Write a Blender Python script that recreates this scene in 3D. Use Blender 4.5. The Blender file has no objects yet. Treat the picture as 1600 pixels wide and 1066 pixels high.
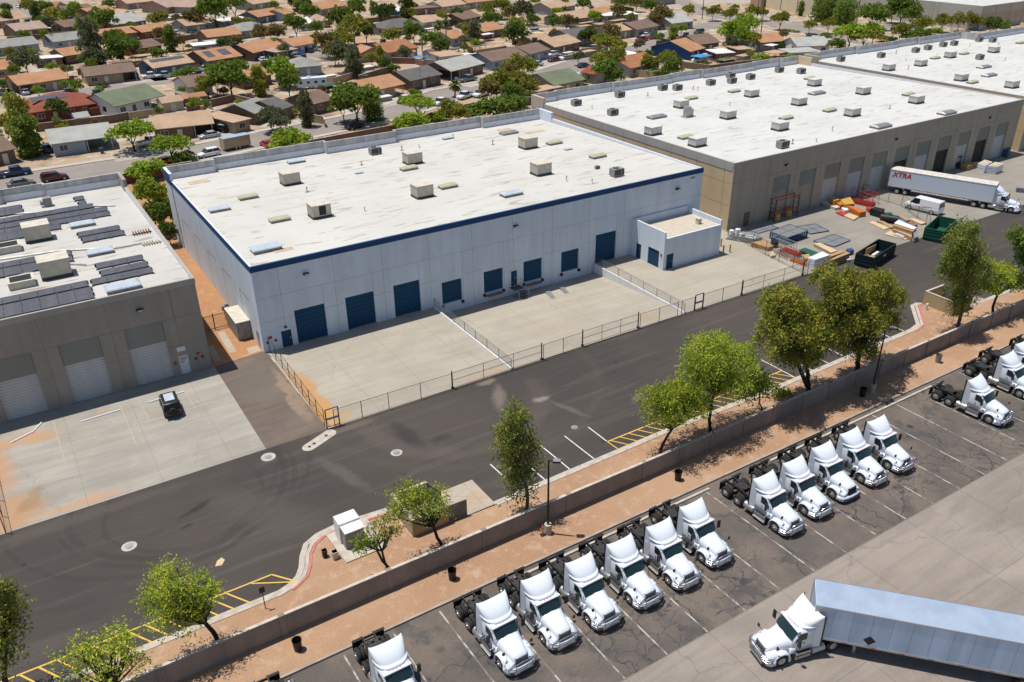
import bpy, bmesh, math, random
import numpy as np
from mathutils import Matrix, Vector
R = math.radians
C = bpy.context.scene.collection
scn = bpy.context.scene
random.seed(7)
# ------------------------------------------------------------------ camera
F_PX, HEAD, TILT, ROLL, CAM_Z = 1308.06, R(31.66464), R(28.11481), R(-0.77603), 46.0
_f = Vector((math.sin(HEAD)*math.cos(TILT), math.cos(HEAD)*math.cos(TILT), -math.sin(TILT)))
_r0 = Vector((math.cos(HEAD), -math.sin(HEAD), 0)); _u0 = _r0.cross(_f)
_r = _r0*math.cos(ROLL)+_u0*math.sin(ROLL); _u = -_r0*math.sin(ROLL)+_u0*math.cos(ROLL)
cam = bpy.data.objects.new('camera', bpy.data.cameras.new('camera')); C.objects.link(cam)
cam.matrix_world = Matrix(((_r.x, _u.x, -_f.x, 0), (_r.y, _u.y, -_f.y, 0), (_r.z, _u.z, -_f.z, CAM_Z), (0, 0, 0, 1)))
cam.data.sensor_width = 36; cam.data.lens = F_PX/1600*36; cam.data.clip_start = 1; cam.data.clip_end = 6000
scn.camera = cam
# ------------------------------------------------------------------ light
SUN = Vector((-0.21, 0.19, 1.0)).normalized()
w = bpy.data.worlds.new('World'); scn.world = w; w.use_nodes = True
nt = w.node_tree; bg = nt.nodes['Background']
sky = nt.nodes.new('ShaderNodeTexSky'); sky.sky_type = 'NISHITA'; sky.sun_disc = False
sky.sun_elevation = math.asin(SUN.z); sky.sun_rotation = math.atan2(SUN.x, SUN.y)
sky.air_density = 1.0; sky.dust_density = 0.6; sky.ozone_density = 1.2
nt.links.new(sky.outputs[0], bg.inputs[0]); bg.inputs[1].default_value = 0.085
sl = bpy.data.lights.new('sun', 'SUN'); sl.energy = 4.5; sl.angle = R(0.53); sl.color = (1, .955, .89)
so = bpy.data.objects.new('sun', sl); C.objects.link(so); so.location = (0, 0, 300)
so.rotation_euler = SUN.to_track_quat('Z', 'Y').to_euler()
scn.view_settings.view_transform = 'Standard'; scn.view_settings.look = 'None'
scn.view_settings.gamma = 1; scn.view_settings.exposure = 0.14
# ------------------------------------------------------------------ survey helpers: photo point -> place on the ground / a level / a facade
def ray(px, py): return _r*(px-800)-_u*(py-533)+_f*F_PX
def at(px, py, z=0.0):
    d = ray(px, py); k = (z-CAM_Z)/d.z
    return Vector((d.x*k, d.y*k, z))
def atY(px, py, Y):
    d = ray(px, py); k = Y/d.y
    return Vector((d.x*k, Y, CAM_Z+d.z*k))
def pix(p):
    d = Vector(p)-Vector((0, 0, CAM_Z)); k = d.dot(_f)
    return (800+F_PX*d.dot(_r)/k, 533-F_PX*d.dot(_u)/k, k)
# ------------------------------------------------------------------ materials
MATS = {}
class NT:
    def __init__(s, name):
        s.m = bpy.data.materials.new(name); s.m.use_nodes = True; s.t = s.m.node_tree
        s.b = s.t.nodes['Principled BSDF']; s.out = s.t.nodes['Material Output']; MATS[name] = s.m
        s._v = None
    def nd(s, ty, ins=None, **kw):
        n = s.t.nodes.new(ty)
        for k, v in kw.items(): setattr(n, k, v)
        for k, v in (ins or {}).items():
            if isinstance(v, bpy.types.NodeSocket): s.t.links.new(v, n.inputs[k])
            else: n.inputs[k].default_value = v
        return n
    def pos(s):
        if s._v is None: s._v = s.nd('ShaderNodeNewGeometry').outputs['Position']
        return s._v
    def obj(s):
        return s.nd('ShaderNodeTexCoord').outputs['Object']
    def mapv(s, v, sc=(1, 1, 1), rot=(0, 0, 0), loc=(0, 0, 0)):
        return s.nd('ShaderNodeMapping', {0: v, 'Location': loc, 'Rotation': rot, 'Scale': sc}).outputs[0]
    def noise(s, v, scale, detail=3, rough=.55, dist=0.0):
        return s.nd('ShaderNodeTexNoise', {'Vector': v, 'Scale': scale, 'Detail': detail, 'Roughness': rough, 'Distortion': dist}).outputs[0]
    def ramp(s, f, a, b, c0=0.0, c1=1.0, smooth=True):
        return s.nd('ShaderNodeMapRange', {0: f, 1: a, 2: b, 3: c0, 4: c1}, interpolation_type='SMOOTHSTEP' if smooth else 'LINEAR').outputs[0]
    def mth(s, op, a, b=0.0):
        return s.nd('ShaderNodeMath', {0: a, 1: b}, operation=op).outputs[0]
    def mix(s, f, a, b):
        n = s.nd('ShaderNodeMix', data_type='RGBA')
        for i, v in ((0, f), (6, a), (7, b)):
            if isinstance(v, bpy.types.NodeSocket): s.t.links.new(v, n.inputs[i])
            elif i == 0: n.inputs[0].default_value = v
            else: n.inputs[i].default_value = (v[0], v[1], v[2], 1)
        return n.outputs[2]
    def mul(s, col, f):   # darken/lighten by scalar socket
        n = s.nd('ShaderNodeMix', data_type='RGBA', blend_type='MULTIPLY'); n.inputs[0].default_value = 1
        for i, v in ((6, col), (7, f)):
            if isinstance(v, bpy.types.NodeSocket): s.t.links.new(v, n.inputs[i])
            else: n.inputs[i].default_value = (v[0], v[1], v[2], 1)
        return n.outputs[2]
    def bump(s, h, strength=.3, dist=.05):
        n = s.nd('ShaderNodeBump', {'Height': h, 'Strength': strength, 'Distance': dist}); s.t.links.new(n.outputs[0], s.b.inputs['Normal'])
    def fin(s, col, rough=.85, metal=0.0, spec=.5):
        if isinstance(col, bpy.types.NodeSocket): s.t.links.new(col, s.b.inputs['Base Color'])
        else: s.b.inputs['Base Color'].default_value = (col[0], col[1], col[2], 1)
        s.b.inputs['Roughness'].default_value = rough; s.b.inputs['Metallic'].default_value = metal
        s.b.inputs['Specular IOR Level'].default_value = spec
        return s.m
    def spot(s, cx, cy, rx, ry, ang=0.0, soft=.5, wob=None):    # 0..1 mask of a soft stain on the ground at (cx, cy)
        v = s.nd('ShaderNodeMapping', {0: s.pos() if wob is None else wob, 'Location': (cx, cy, 0), 'Rotation': (0, 0, ang), 'Scale': (rx, ry, 1e4)}, vector_type='TEXTURE').outputs[0]
        l = s.nd('ShaderNodeVectorMath', {0: v}, operation='LENGTH').outputs['Value']
        return s.ramp(l, 1.0, 1.0-soft)
    def wob(s, sc, amt):
        n = s.nd('ShaderNodeTexNoise', {'Vector': s.pos(), 'Scale': sc, 'Detail': 3.0})
        a = s.nd('ShaderNodeVectorMath', {0: n.outputs['Color'], 1: (.5, .5, .5)}, operation='SUBTRACT').outputs[0]
        b = s.nd('ShaderNodeVectorMath', {0: a, 'Scale': amt}, operation='SCALE').outputs[0]
        return s.nd('ShaderNodeVectorMath', {0: s.pos(), 1: b}, operation='ADD').outputs[0]
def mat(name, c, rough=.8, metal=0., c2=None, scale=1.5, lo=.35, hi=.7, spec=.4, bump=0, bscale=20, coat=0, world=False):
    n = NT(name); v = n.pos() if world else n.obj()
    c2 = c2 or tuple(x*.78 for x in c)
    f = n.ramp(n.noise(v, scale, 4), lo, hi)
    n.fin(n.mix(f, c, c2), rough, metal, spec)
    if bump: n.bump(n.noise(v, bscale, 3), bump, .03)
    if coat: n.b.inputs['Coat Weight'].default_value = coat; n.b.inputs['Coat Roughness'].default_value = .08
    return n.m
def flat(name, c, rough=.6, metal=0., spec=.4, coat=0):
    n = NT(name); n.fin(c, rough, metal, spec)
    if coat: n.b.inputs['Coat Weight'].default_value = coat; n.b.inputs['Coat Roughness'].default_value = .08
    return n.m
M = MATS
# ---- ground surfaces
def m_dirt(name, c1, c2, c3):
    n = NT(name); p = n.pos()
    col = n.mix(n.ramp(n.noise(p, .11, 5), .35, .65), c1, c2)
    col = n.mix(n.ramp(n.noise(p, .9, 5, .65), .5, .72), col, c3)
    col = n.mul(col, n.ramp(n.noise(p, 9, 3, .7), .2, .8, .78, 1.16))
    n.fin(col, .95, 0, .15); n.bump(n.noise(p, 14, 4), .35, .03); return n.m
m_dirt('dirt_strip', (.39, .25, .158), (.34, .205, .125), (.44, .3, .205))
m_dirt('dirt_orange', (.40, .205, .095), (.35, .185, .1), (.44, .28, .17))
def m_ground():
    n = NT('desert_ground'); p = n.pos()
    col = n.mix(n.ramp(n.noise(p, .018, 4), .42, .6), (.36, .29, .215), (.40, .265, .16))
    col = n.mix(n.ramp(n.noise(p, .12, 4, .6), .5, .62), col, (.2, .155, .12))
    col = n.mix(n.ramp(n.noise(p, .21, 3, .6), .54, .6), col, (.43, .39, .335))
    col = n.mul(col, n.ramp(n.noise(p, 3, 4, .7), .2, .8, .8, 1.15))
    n.fin(col, .95, 0, .15); return n.m
m_ground()
def m_asphalt_lane():
    n = NT('asphalt_lane'); p = n.pos(); wv = n.wob(.25, 1.2)
    col = n.mix(n.ramp(n.noise(p, .05, 4), .35, .65), (.050, .044, .039), (.068, .057, .049))
    st = n.mapv(p, (.04, .55, 1), (0, 0, R(6)))
    col = n.mix(n.ramp(n.noise(st, 1.6, 5, .65, .6), .48, .75, 0, .55), col, (.105, .088, .078))
    # curved tyre sweeps left by turning trucks
    for (cx, cy, r, w_, a) in ((6, 66, 9, .5, .4), (6, 66, 9.9, .4, .3), (33, 66, 9.4, 1.5, .26), (35, 69, 15.5, .8, .1), (0, 71, 15.8, .45, .2), (5, 69, 13.2, .4, .25), (6, 64, 6.5, .35, .3)):
        v = n.nd('ShaderNodeMapping', {0: wv, 'Location': (cx, cy, 0), 'Scale': (1, 1, 1e4)}, vector_type='TEXTURE').outputs[0]
        l = n.nd('ShaderNodeVectorMath', {0: v}, operation='LENGTH').outputs['Value']
        d = n.mth('ABSOLUTE', n.mth('SUBTRACT', l, float(r)))
        mk = n.mth('MULTIPLY', n.ramp(d, w_, w_*.3, 0, a), n.ramp(n.noise(p, .16, 2), .32, .5))
        dark = w_ < .46 or (cx, cy) == (6, 66)
        col = n.mix(mk, col, (.03, .028, .028) if dark else (.125, .1, .083))
    for (cx, cy, rx, ry, a, c, k) in ((26.5, 62.5, 1.3, 4, .1, (.032, .029, .028), .7), (29, 60.2, 1.5, .7, 0, (.03, .028, .027), .6), (37.5, 63.5, 1.0, 3.6, -.5, (.2, .165, .14), .6),
            (40.9, 60.8, 1.25, .75, 0, (.24, .205, .175), .8), (42.3, 57.7, .5, 3.2, .35, (.13, .11, .095), .6), (49.5, 55.8, 1.6, .5, .6, (.17, .14, .12), .5), (38, 66.9, 1.6, .8, 0, (.2, .17, .14), .7),
            (6.6, 62.4, 2.6, .45, .4, (.025, .022, .02), .8), (5.3, 60.4, .8, .3, .3, (.03, .025, .022), .7), (22, 66.8, 4, .7, 0, (.14, .105, .08), .7), (23, 51.5, 8, 1.4, .05, (.115, .09, .075), .5),
            (12, 58, 3, 10, .6, (.088, .074, .066), .5), (101, 66, 5, 1.4, .1, (.16, .125, .1), .5), (33, 51.3, 5, 1.2, 0, (.13, .1, .082), .5), (19, 60, 1.0, 5, .3, (.11, .093, .082), .6), (-2, 66.5, 12, 1, 0, (.1, .08, .068), .5)):
        col = n.mix(n.mth('MULTIPLY', n.spot(cx, cy, rx, ry, a, .75, n.wob(.9, .9)), k), col, c)
    sp = n.nd('ShaderNodeTexVoronoi', {'Vector': p, 'Scale': .55}, feature='F1').outputs['Distance']
    col = n.mix(n.mth('MULTIPLY', n.ramp(sp, .17, .05), n.ramp(n.noise(p, .11, 2), .6, .66)), col, (.03, .026, .024))
    col = n.mul(col, n.ramp(n.noise(p, 6, 3, .8), .2, .8, .85, 1.13))
    n.fin(col, .88, 0, .3); n.bump(n.noise(p, 30, 3), .25, .02); return n.m
m_asphalt_lane()
def cracks(n, p, scale, width, amt=1.2):
    nn = n.nd('ShaderNodeTexNoise', {'Vector': p, 'Scale': .7, 'Detail': 4.0})
    b = n.nd('ShaderNodeVectorMath', {0: nn.outputs['Color'], 'Scale': amt}, operation='SCALE').outputs[0]
    v = n.nd('ShaderNodeVectorMath', {0: p, 1: b}, operation='ADD').outputs[0]
    d = n.nd('ShaderNodeTexVoronoi', {'Vector': v, 'Scale': scale}, feature='DISTANCE_TO_EDGE', voronoi_dimensions='2D').outputs['Distance']
    return n.ramp(d, width, width*.3)
def m_truck_lot():
    n = NT('asphalt_cracked'); p = n.pos()
    col = n.mix(n.ramp(n.noise(p, .16, 5, .6), .38, .62), (.105, .09, .08), (.155, .125, .104))
    col = n.mix(n.ramp(n.noise(p, .35, 5, .7), .5, .66, 0, .75), col, (.068, .066, .066))
    col = n.mix(n.ramp(n.noise(p, .9, 4, .6), .62, .72, 0, .5), col, (.21, .15, .11))
    zone = n.ramp(n.nd('ShaderNodeSeparateXYZ', {0: p}).outputs[1], 38.5, 34.5)
    a = n.mth('MULTIPLY', cracks(n, p, .17, .022, 3.2), n.mth('MULTIPLY', zone, n.ramp(n.noise(p, .2, 2), .4, .55, .15, 1)))
    z2 = n.mth('MULTIPLY', n.ramp(n.nd('ShaderNodeSeparateXYZ', {0: p}).outputs[1], 35.5, 31.5), n.ramp(n.noise(p, .12, 2), .42, .5))
    b = n.mth('MULTIPLY', cracks(n, p, .75, .05, 2.6), z2)
    c_ = n.mth('MULTIPLY', cracks(n, p, .075, .006, 2.5), .8)
    col = n.mix(n.mth('MULTIPLY', a, .85), col, (.042, .042, .046)); col = n.mix(n.mth('MULTIPLY', b, .7), col, (.045, .044, .046)); col = n.mix(c_, col, (.05, .046, .044))
    sp = n.nd('ShaderNodeTexVoronoi', {'Vector': p, 'Scale': .45}, feature='F1').outputs['Distance']
    col = n.mix(n.mth('MULTIPLY', n.ramp(sp, .22, .04, 0, .8), n.ramp(n.noise(p, .2, 2), .56, .62)), col, (.022, .02, .02))
    col = n.mul(col, n.ramp(n.noise(p, 7, 3, .8), .2, .8, .82, 1.15))
    n.fin(col, .9, 0, .25); n.bump(n.noise(p, 25, 3), .25, .02); return n.m
m_truck_lot()
def joints(n, p, sx, sy, ox=0.0, oy=0.0, w_=.02):
    s = n.nd('ShaderNodeSeparateXYZ', {0: p}); r = None
    for i, (st, o) in enumerate(((sx, ox), (sy, oy))):
        q = n.mth('ABSOLUTE', n.mth('SUBTRACT', n.mth('MULTIPLY', n.mth('FRACT', n.mth('DIVIDE', n.mth('SUBTRACT', s.outputs[i], float(o)), float(st))), float(st)), st/2))
        m_ = n.ramp(q, st/2-w_*1.6, st/2-w_*.4)
        r = m_ if r is None else n.mth('MAXIMUM', r, m_)
    return r
def m_concrete(name, c1, c2, jx, jy, ox, oy, spots=(), streak=0.0, jc=(.2, .185, .165), rot=0.0, crack=.03):
    n = NT(name); p = n.pos()
    col = n.mix(n.ramp(n.noise(p, .13, 5, .6), .35, .65), c1, c2)
    st = n.mapv(p, (.12, 1.2, 1), (0, 0, R(14)))
    col = n.mul(col, n.ramp(n.noise(st, .8, 5, .7, .8), .3, .7, 1-streak, 1+streak*.5))
    col = n.mix(n.ramp(n.noise(p, .55, 4, .65), .56, .72, 0, .35), col, tuple(x*.8 for x in c1))
    wv = n.wob(.45, 2.4)
    for (cx, cy, rx, ry, a, c, k) in spots:
        m_ = n.mth('MULTIPLY', n.spot(cx, cy, rx, ry, a, .55, wv), n.ramp(n.noise(p, .9, 4, .7), .3, .55, .65, 1))
        col = n.mix(n.mth('MULTIPLY', m_, k), col, c)
    pj = p if not rot else n.mapv(p, (1, 1, 1), (0, 0, rot))
    col = n.mix(n.mth('MULTIPLY', joints(n, pj, jx, jy, ox, oy, .03), .55), col, jc)
    col = n.mix(n.mth('MULTIPLY', cracks(n, p, .07, crack*.2, 2.), .3), col, jc)
    col = n.mul(col, n.ramp(n.noise(p, 5, 3, .8), .2, .8, .93, 1.05))
    n.fin(col, .85, 0, .3); return n.m
OR = (.44, .235, .09)
m_concrete('concrete_left', (.345, .32, .275), (.29, .266, .228), 6.2, 5.6, 5, 68,
    ((-9, 78, 3.6, 7, .1, (.42, .23, .12), .95), (-6.5, 82.4, 5.5, 1.3, 0, (.43, .25, .14), .85), (-3.5, 81.5, 2, .8, .2, OR, .6), (-7.5, 70, 4.2, 3.6, .8, (.38, .23, .13), 1.0), (-2, 68.5, 5, .9, .05, (.42, .25, .15), .75), (-5.2, 71.5, 1, 2.4, -.6, (.26, .17, .1), .7), (2.2, 83.5, .8, .8, 0, (.42, .28, .16), .6),
     (10, 73, 5, 3, .3, (.29, .265, .235), .35)), .14)
m_concrete('concrete_blue', (.385, .345, .28), (.34, .302, .245), 6.1, 5.8, 20, 68,
    ((21.2, 74.5, 1.5, 8.5, 0, OR, .95), (21, 70, 1.8, 3, 0, (.46, .25, .08), .9), (22.4, 69, 2, 1.3, 0, (.43, .29, .16), .8), (38.5, 68.6, 4.5, .9, 0, (.4, .29, .2), .6), (62.5, 70, 1, 2.5, .2, (.4, .27, .18), .5), (52, 74, 8, 5, .3, (.37, .32, .25), .4), (75, 77.5, 1.5, .6, .4, (.42, .3, .2), .5)), .08)
m_concrete('concrete_right', (.285, .258, .22), (.24, .216, .185), 6.02, 6, 92, 68,
    ((103, 82, 9, 1.4, 0, (.27, .235, .2), .5), (112, 77, 7, 2, .2, (.26, .235, .2), .5)), .1)
m_concrete('concrete_yard', (.28, .24, .205), (.235, .2, .172), 7.35, 7.6, 26.34, 28.8,
    ((70, 24, 14, 1.3, -.1, (.2, .165, .145), .6), (44, 15, 12, .8, -.75, (.19, .165, .15), .5), (60, 20, 10, .7, -.3, (.34, .29, .24), .5)), .12, (.12, .105, .095))
m_concrete('asphalt_worn', (.125, .1, .082), (.165, .125, .098), 50, 50, 3, 13, ((17, 80, 3, 4, 0, (.13, .115, .1), .6), (19.6, 76, .9, 8, 0, (.3, .22, .15), .6)), .15, (.05, .045, .04))
m_concrete('concrete_pad', (.42, .36, .29), (.36, .3, .235), 3.1, 30, 14.95, 10, ((27, 50.5, 1.4, 1.2, 0, (.4, .27, .17), .6),), .05)
m_concrete('street_asphalt', (.235, .205, .18), (.27, .235, .205), 500, 500, 3, 13, (), .08, (.17, .15, .13))
m_concrete('sidewalk', (.46, .415, .36), (.41, .365, .31), 3, 3, 0, 0, (), .05)
m_concrete('drive_concrete', (.40, .35, .30), (.35, .3, .255), 3, 3, 0, 0, (), .05)
mat('curb_concrete', (.47, .42, .36), .9, c2=(.36, .31, .26), world=True)
mat('curb_red', (.5, .13, .12), .8, c2=(.42, .2, .17), world=True, scale=2.5)
mat('curb_lot', (.36, .30, .25), .9, c2=(.27, .225, .185), world=True, scale=1.2)
mat('paint_white', (.68, .66, .62), .8, c2=(.4, .37, .34), world=True, scale=2.2, lo=.5, hi=.75)
mat('old_panel', (.25, .25, .24), .8); mat('paint_faded', (.40, .38, .34), .85, c2=(.15, .13, .115), world=True, scale=1.1, lo=.4, hi=.58)
mat('paint_yellow', (.62, .39, .08), .8, c2=(.42, .29, .1), world=True, scale=2, lo=.5, hi=.8)
mat('paint_yellow_faded', (.42, .31, .2), .85, c2=(.38, .33, .27), world=True)
# ---- building surfaces
def m_paint(name, c, streak=.06):
    n = NT(name); p = n.pos()
    v = n.mapv(p, (1, 1, .12))
    col = n.mul(c, n.ramp(n.noise(v, .9, 4, .6), .3, .7, 1+streak*.4, 1-streak))
    col = n.mul(col, n.ramp(n.noise(p, .25, 3), .3, .7, 1.03, .96))
    n.fin(col, .75, 0, .25); return n.m
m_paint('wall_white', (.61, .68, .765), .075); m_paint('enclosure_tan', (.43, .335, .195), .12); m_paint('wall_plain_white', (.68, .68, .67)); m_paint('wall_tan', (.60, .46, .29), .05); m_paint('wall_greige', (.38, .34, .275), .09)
m_paint('wall_greige_dark', (.305, .278, .238), .09); m_paint('wall_grey_panel', (.235, .235, .21), .05); m_paint('wall_taupe', (.40, .34, .27), .05); m_paint('wall_light_band', (.43, .40, .36), .05)
m_paint('trim_navy', (.018, .06, .16), .05); m_paint('door_teal', (.012, .06, .13), .05); m_paint('door_grey', (.50, .50, .50), .08); m_paint('parapet_grey', (.46, .455, .45), .28)
m_paint('coping_grey', (.36, .335, .30), .08); m_paint('wall_cream', (.58, .50, .35), .05)
flat('groove', (.09, .09, .095)); flat('groove_tan', (.16, .125, .085)); flat('interior_shade', (.012, .012, .014)); flat('groove_light', (.2, .22, .27))  # the near-black interior colour stands in for shade inside openings
def m_roof(name, c, stain, k=.5):
    n = NT(name); p = n.pos()
    col = n.mul(c, n.ramp(n.noise(p, .12, 4), .3, .7, 1.02, .93))
    v = n.mapv(p, (.28, 1.6, 1), (0, 0, R(-2)))
    m1 = n.mth('MULTIPLY', n.ramp(n.noise(v, .55, 5, .62, .3), .52, .66), n.ramp(n.noise(p, .09, 3), .38, .56))
    col = n.mix(n.mth('MULTIPLY', m1, k), col, stain)
    v2 = n.mapv(p, (.5, 2.2, 1), (0, 0, 0), (7, 3, 0))
    m2 = n.ramp(n.noise(v2, .5, 3, .5), .61, .66)
    col = n.mix(n.mth('MULTIPLY', m2, k*1.2), col, tuple(x*.75 for x in stain))
    col = n.mix(n.mth('MULTIPLY', joints(n, p, 400, 3.05, 0, 0, .03), .18), col, stain)
    col = n.mix(n.mth('MULTIPLY', joints(n, p, 12.2, 400, 0, 0, .03), .1), col, stain)
    n.fin(col, .7, 0, .3); return n.m
m_roof('roof_white', (.525, .51, .47), (.36, .31, .245), .5); m_roof('roof_white_clean', (.545, .54, .51), (.38, .345, .29), .45); m_roof('roof_white_left', (.485, .47, .435), (.34, .285, .225), .6)
mat('roof_flashing', (.62, .64, .70), .6, c2=(.55, .57, .62)); mat('roof_dusty', (.50, .44, .36), .9, c2=(.44, .385, .31)); mat('roof_patch', (.42, .31, .21), .9, c2=(.5, .42, .33))
mat('hvac_beige', (.56, .52, .43), .7, c2=(.47, .43, .35)); mat('hvac_grey', (.29, .28, .27), .6, c2=(.17, .165, .16), scale=4); mat('hvac_dark', (.05, .05, .05), .6)
mat('skylight_blue', (.42, .48, .54), .18, c2=(.5, .56, .62), spec=.6); mat('skylight_green', (.42, .42, .27), .6, c2=(.34, .34, .23)); mat('solar_cell', (.08, .08, .092), .3, c2=(.105, .105, .115), spec=.6)
mat('metal_galv', (.42, .42, .42), .45, .6, c2=(.3, .3, .3)); mat('metal_dark', (.06, .06, .065), .5, .2); mat('metal_rail', (.16, .18, .2), .5, .4); mat('rust', (.22, .12, .08), .9)
mat('pole_bronze', (.03, .028, .026), .5, .2)
def m_block(name, c, c2, bs=1.0):
    n = NT(name); p = n.obj()
    br = n.nd('ShaderNodeTexBrick', {'Vector': n.mapv(p, (1, 1, 1), (R(90), 0, 0)), 'Color1': (*c, 1), 'Color2': (*[x*.93 for x in c], 1), 'Mortar': (*c2, 1), 'Scale': 1.0, 'Brick Width': .4, 'Row Height': .2, 'Mortar Size': .012})
    n.fin(n.mul(br.outputs[0], n.ramp(n.noise(n.mapv(n.pos(), (1, 1, .3)), .8, 4), .3, .7, 1.06, .86)), .92, 0, .2); return n.m
m_block('block_greige', (.30, .25, .21), (.235, .2, .17)); m_block('block_tan', (.40, .31, .19), (.3, .23, .15)); m_block('block_brown', (.20, .135, .095), (.15, .105, .08)); m_block('block_red', (.235, .125, .095), (.18, .1, .08))
mat('wall_cap', (.52, .46, .40), .9, c2=(.4, .34, .28), world=True)
# ---- vehicles
flat('truck_white', (.68, .72, .78), .28, 0, .5, .5); flat('chrome', (.62, .62, .63), .2, 1.0); flat('alu', (.5, .5, .5), .38, .75); flat('black_plastic', (.015, .015, .016), .5)
mat('tyre', (.018, .018, .018), .85, c2=(.03, .028, .026), scale=6); mat('frame_black', (.022, .022, .023), .6, c2=(.04, .036, .032), scale=4); flat('auto_glass', (.012, .028, .03), .06, 0, .6); flat('lamp_clear', (.6, .62, .65), .1, 0, .6); flat('lamp_red', (.4, .02, .02), .3); flat('amber', (.8, .25, .03), .35)
flat('grille_dark', (.03, .035, .045), .35, .3)
flat('trailer_white', (.6, .66, .75), .4)
def m_trailer(name, c, rough=.35, metal=.0):
    n = NT(name); v = n.obj()
    x = n.nd('ShaderNodeSeparateXYZ', {0: v}).outputs[0]
    q = n.mth('ABSOLUTE', n.mth('SUBTRACT', n.mth('FRACT', n.mth('DIVIDE', x, 1.22)), .5))
    col = n.mix(n.ramp(q, .46, .485, 0, .5), c, tuple(t*.55 for t in c)); col = n.mul(col, n.ramp(n.noise(n.mapv(v, (1, 1, .05)), .9, 3), .35, .65, .9, 1.06))
    col = n.mul(col, n.ramp(n.noise(n.mapv(v, (1, 1, .2)), 1.2, 4), .3, .7, 1.03, .92))
    n.fin(col, rough, metal, .5); return n.m
m_trailer('trailer_side', (.47, .59, .75)); mat('trailer_roof', (.60, .69, .8), .25, .5, c2=(.5, .6, .72), scale=.5, bump=.35, bscale=.6)
mat('trailer_roof_cream', (.62, .58, .52), .6)
# ---- foliage
def m_leaf(name, c, c2, tr=.38, dead=None):
    c = tuple(x*1.25 for x in c); c2 = tuple(x*1.3 for x in c2)
    n = NT(name)
    g = n.nd('ShaderNodeNewGeometry').outputs['Random Per Island']
    oi = n.nd('ShaderNodeObjectInfo').outputs['Random']
    col = n.mix(g, c, c2)
    big = n.noise(n.pos(), .8, 3)
    col = n.mix(n.ramp(big, .42, .62, 0, .75), col, (c2[0]*1.35, c2[1]*1.2, c2[2]))
    col = n.mix(n.ramp(big, .46, .3, 0, .6), col, tuple(x*.7 for x in c))
    if dead: col = n.mix(n.mth('GREATER_THAN', g, .93), col, dead)
    col = n.mul(col, n.ramp(oi, 0, 1, .85, 1.18, False))
    n.fin(col, .6, 0, .25)
    t = n.nd('ShaderNodeBsdfTranslucent', {0: col}); mx = n.nd('ShaderNodeMixShader', {0: tr, 1: n.b.outputs[0], 2: t.outputs[0]})
    n.t.links.new(mx.outputs[0], n.out.inputs[0]); return n.m
m_leaf('leaf_mesquite', (.14, .21, .02), (.28, .34, .04)); m_leaf('leaf_bright', (.12, .20, .015), (.21, .29, .03)); m_leaf('leaf_olive', (.115, .145, .022), (.24, .25, .04), dead=(.28, .19, .04))
m_leaf('leaf_euc', (.07, .105, .022), (.17, .2, .035), dead=(.2, .17, .06)); m_leaf('leaf_dark', (.045, .08, .017), (.09, .135, .03)); m_leaf('leaf_green', (.075, .13, .016), (.14, .2, .035))
m_leaf('leaf_grey', (.08, .095, .05), (.13, .145, .075)); m_leaf('leaf_brown', (.12, .11, .03), (.19, .16, .055), dead=(.26, .16, .07)); m_leaf('leaf_palm', (.05, .09, .02), (.12, .15, .04)); m_leaf('leaf_yellow', (.14, .17, .02), (.22, .23, .04))
m_leaf('palm_dead', (.24, .17, .09), (.3, .22, .12), .1)
mat('bark_dark', (.035, .028, .022), .95, c2=(.06, .045, .035), scale=5); mat('bark_pale', (.2, .165, .13), .95, c2=(.12, .095, .07), scale=4)
mat('cabinet_white', (.68, .69, .68), .5, c2=(.6, .6, .58)); flat('red_paint', (.42, .02, .02), .5); flat('sign_white', (.7, .7, .7), .5); flat('orange_plastic', (.75, .12, .03), .5); flat('yellow_paint', (.48, .29, .06), .5)
mat('green_box', (.005, .02, .02), .5, c2=(.008, .026, .026)); mat('green_bin', (.01, .085, .045), .5, c2=(.02, .1, .06)); mat('wood', (.40, .27, .15), .85, c2=(.3, .19, .1), scale=2); mat('wood_pale', (.55, .42, .26), .85, c2=(.48, .36, .22)); mat('cardboard', (.42, .25, .11), .9)
mat('rack_blue', (.02, .07, .17), .5, c2=(.03, .09, .2)); flat('rack_orange', (.5, .15, .03), .5); flat('rack_red', (.40, .04, .03), .5); flat('wrap_white', (.66, .68, .72), .3)
mat('mesh_deck', (.16, .165, .165), .6, c2=(.2, .2, .195), scale=3)
flat('tarp_blue', (.04, .25, .5), .5); flat('tarp_magenta', (.5, .02, .12), .6)
n = NT('chain_mesh'); n.fin((.3, .3, .3), .5, .5); t = n.nd('ShaderNodeBsdfTransparent'); mx = n.nd('ShaderNodeMixShader', {0: .13, 1: t.outputs[0], 2: n.b.outputs[0]}); n.t.links.new(mx.outputs[0], n.out.inputs[0])
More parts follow.
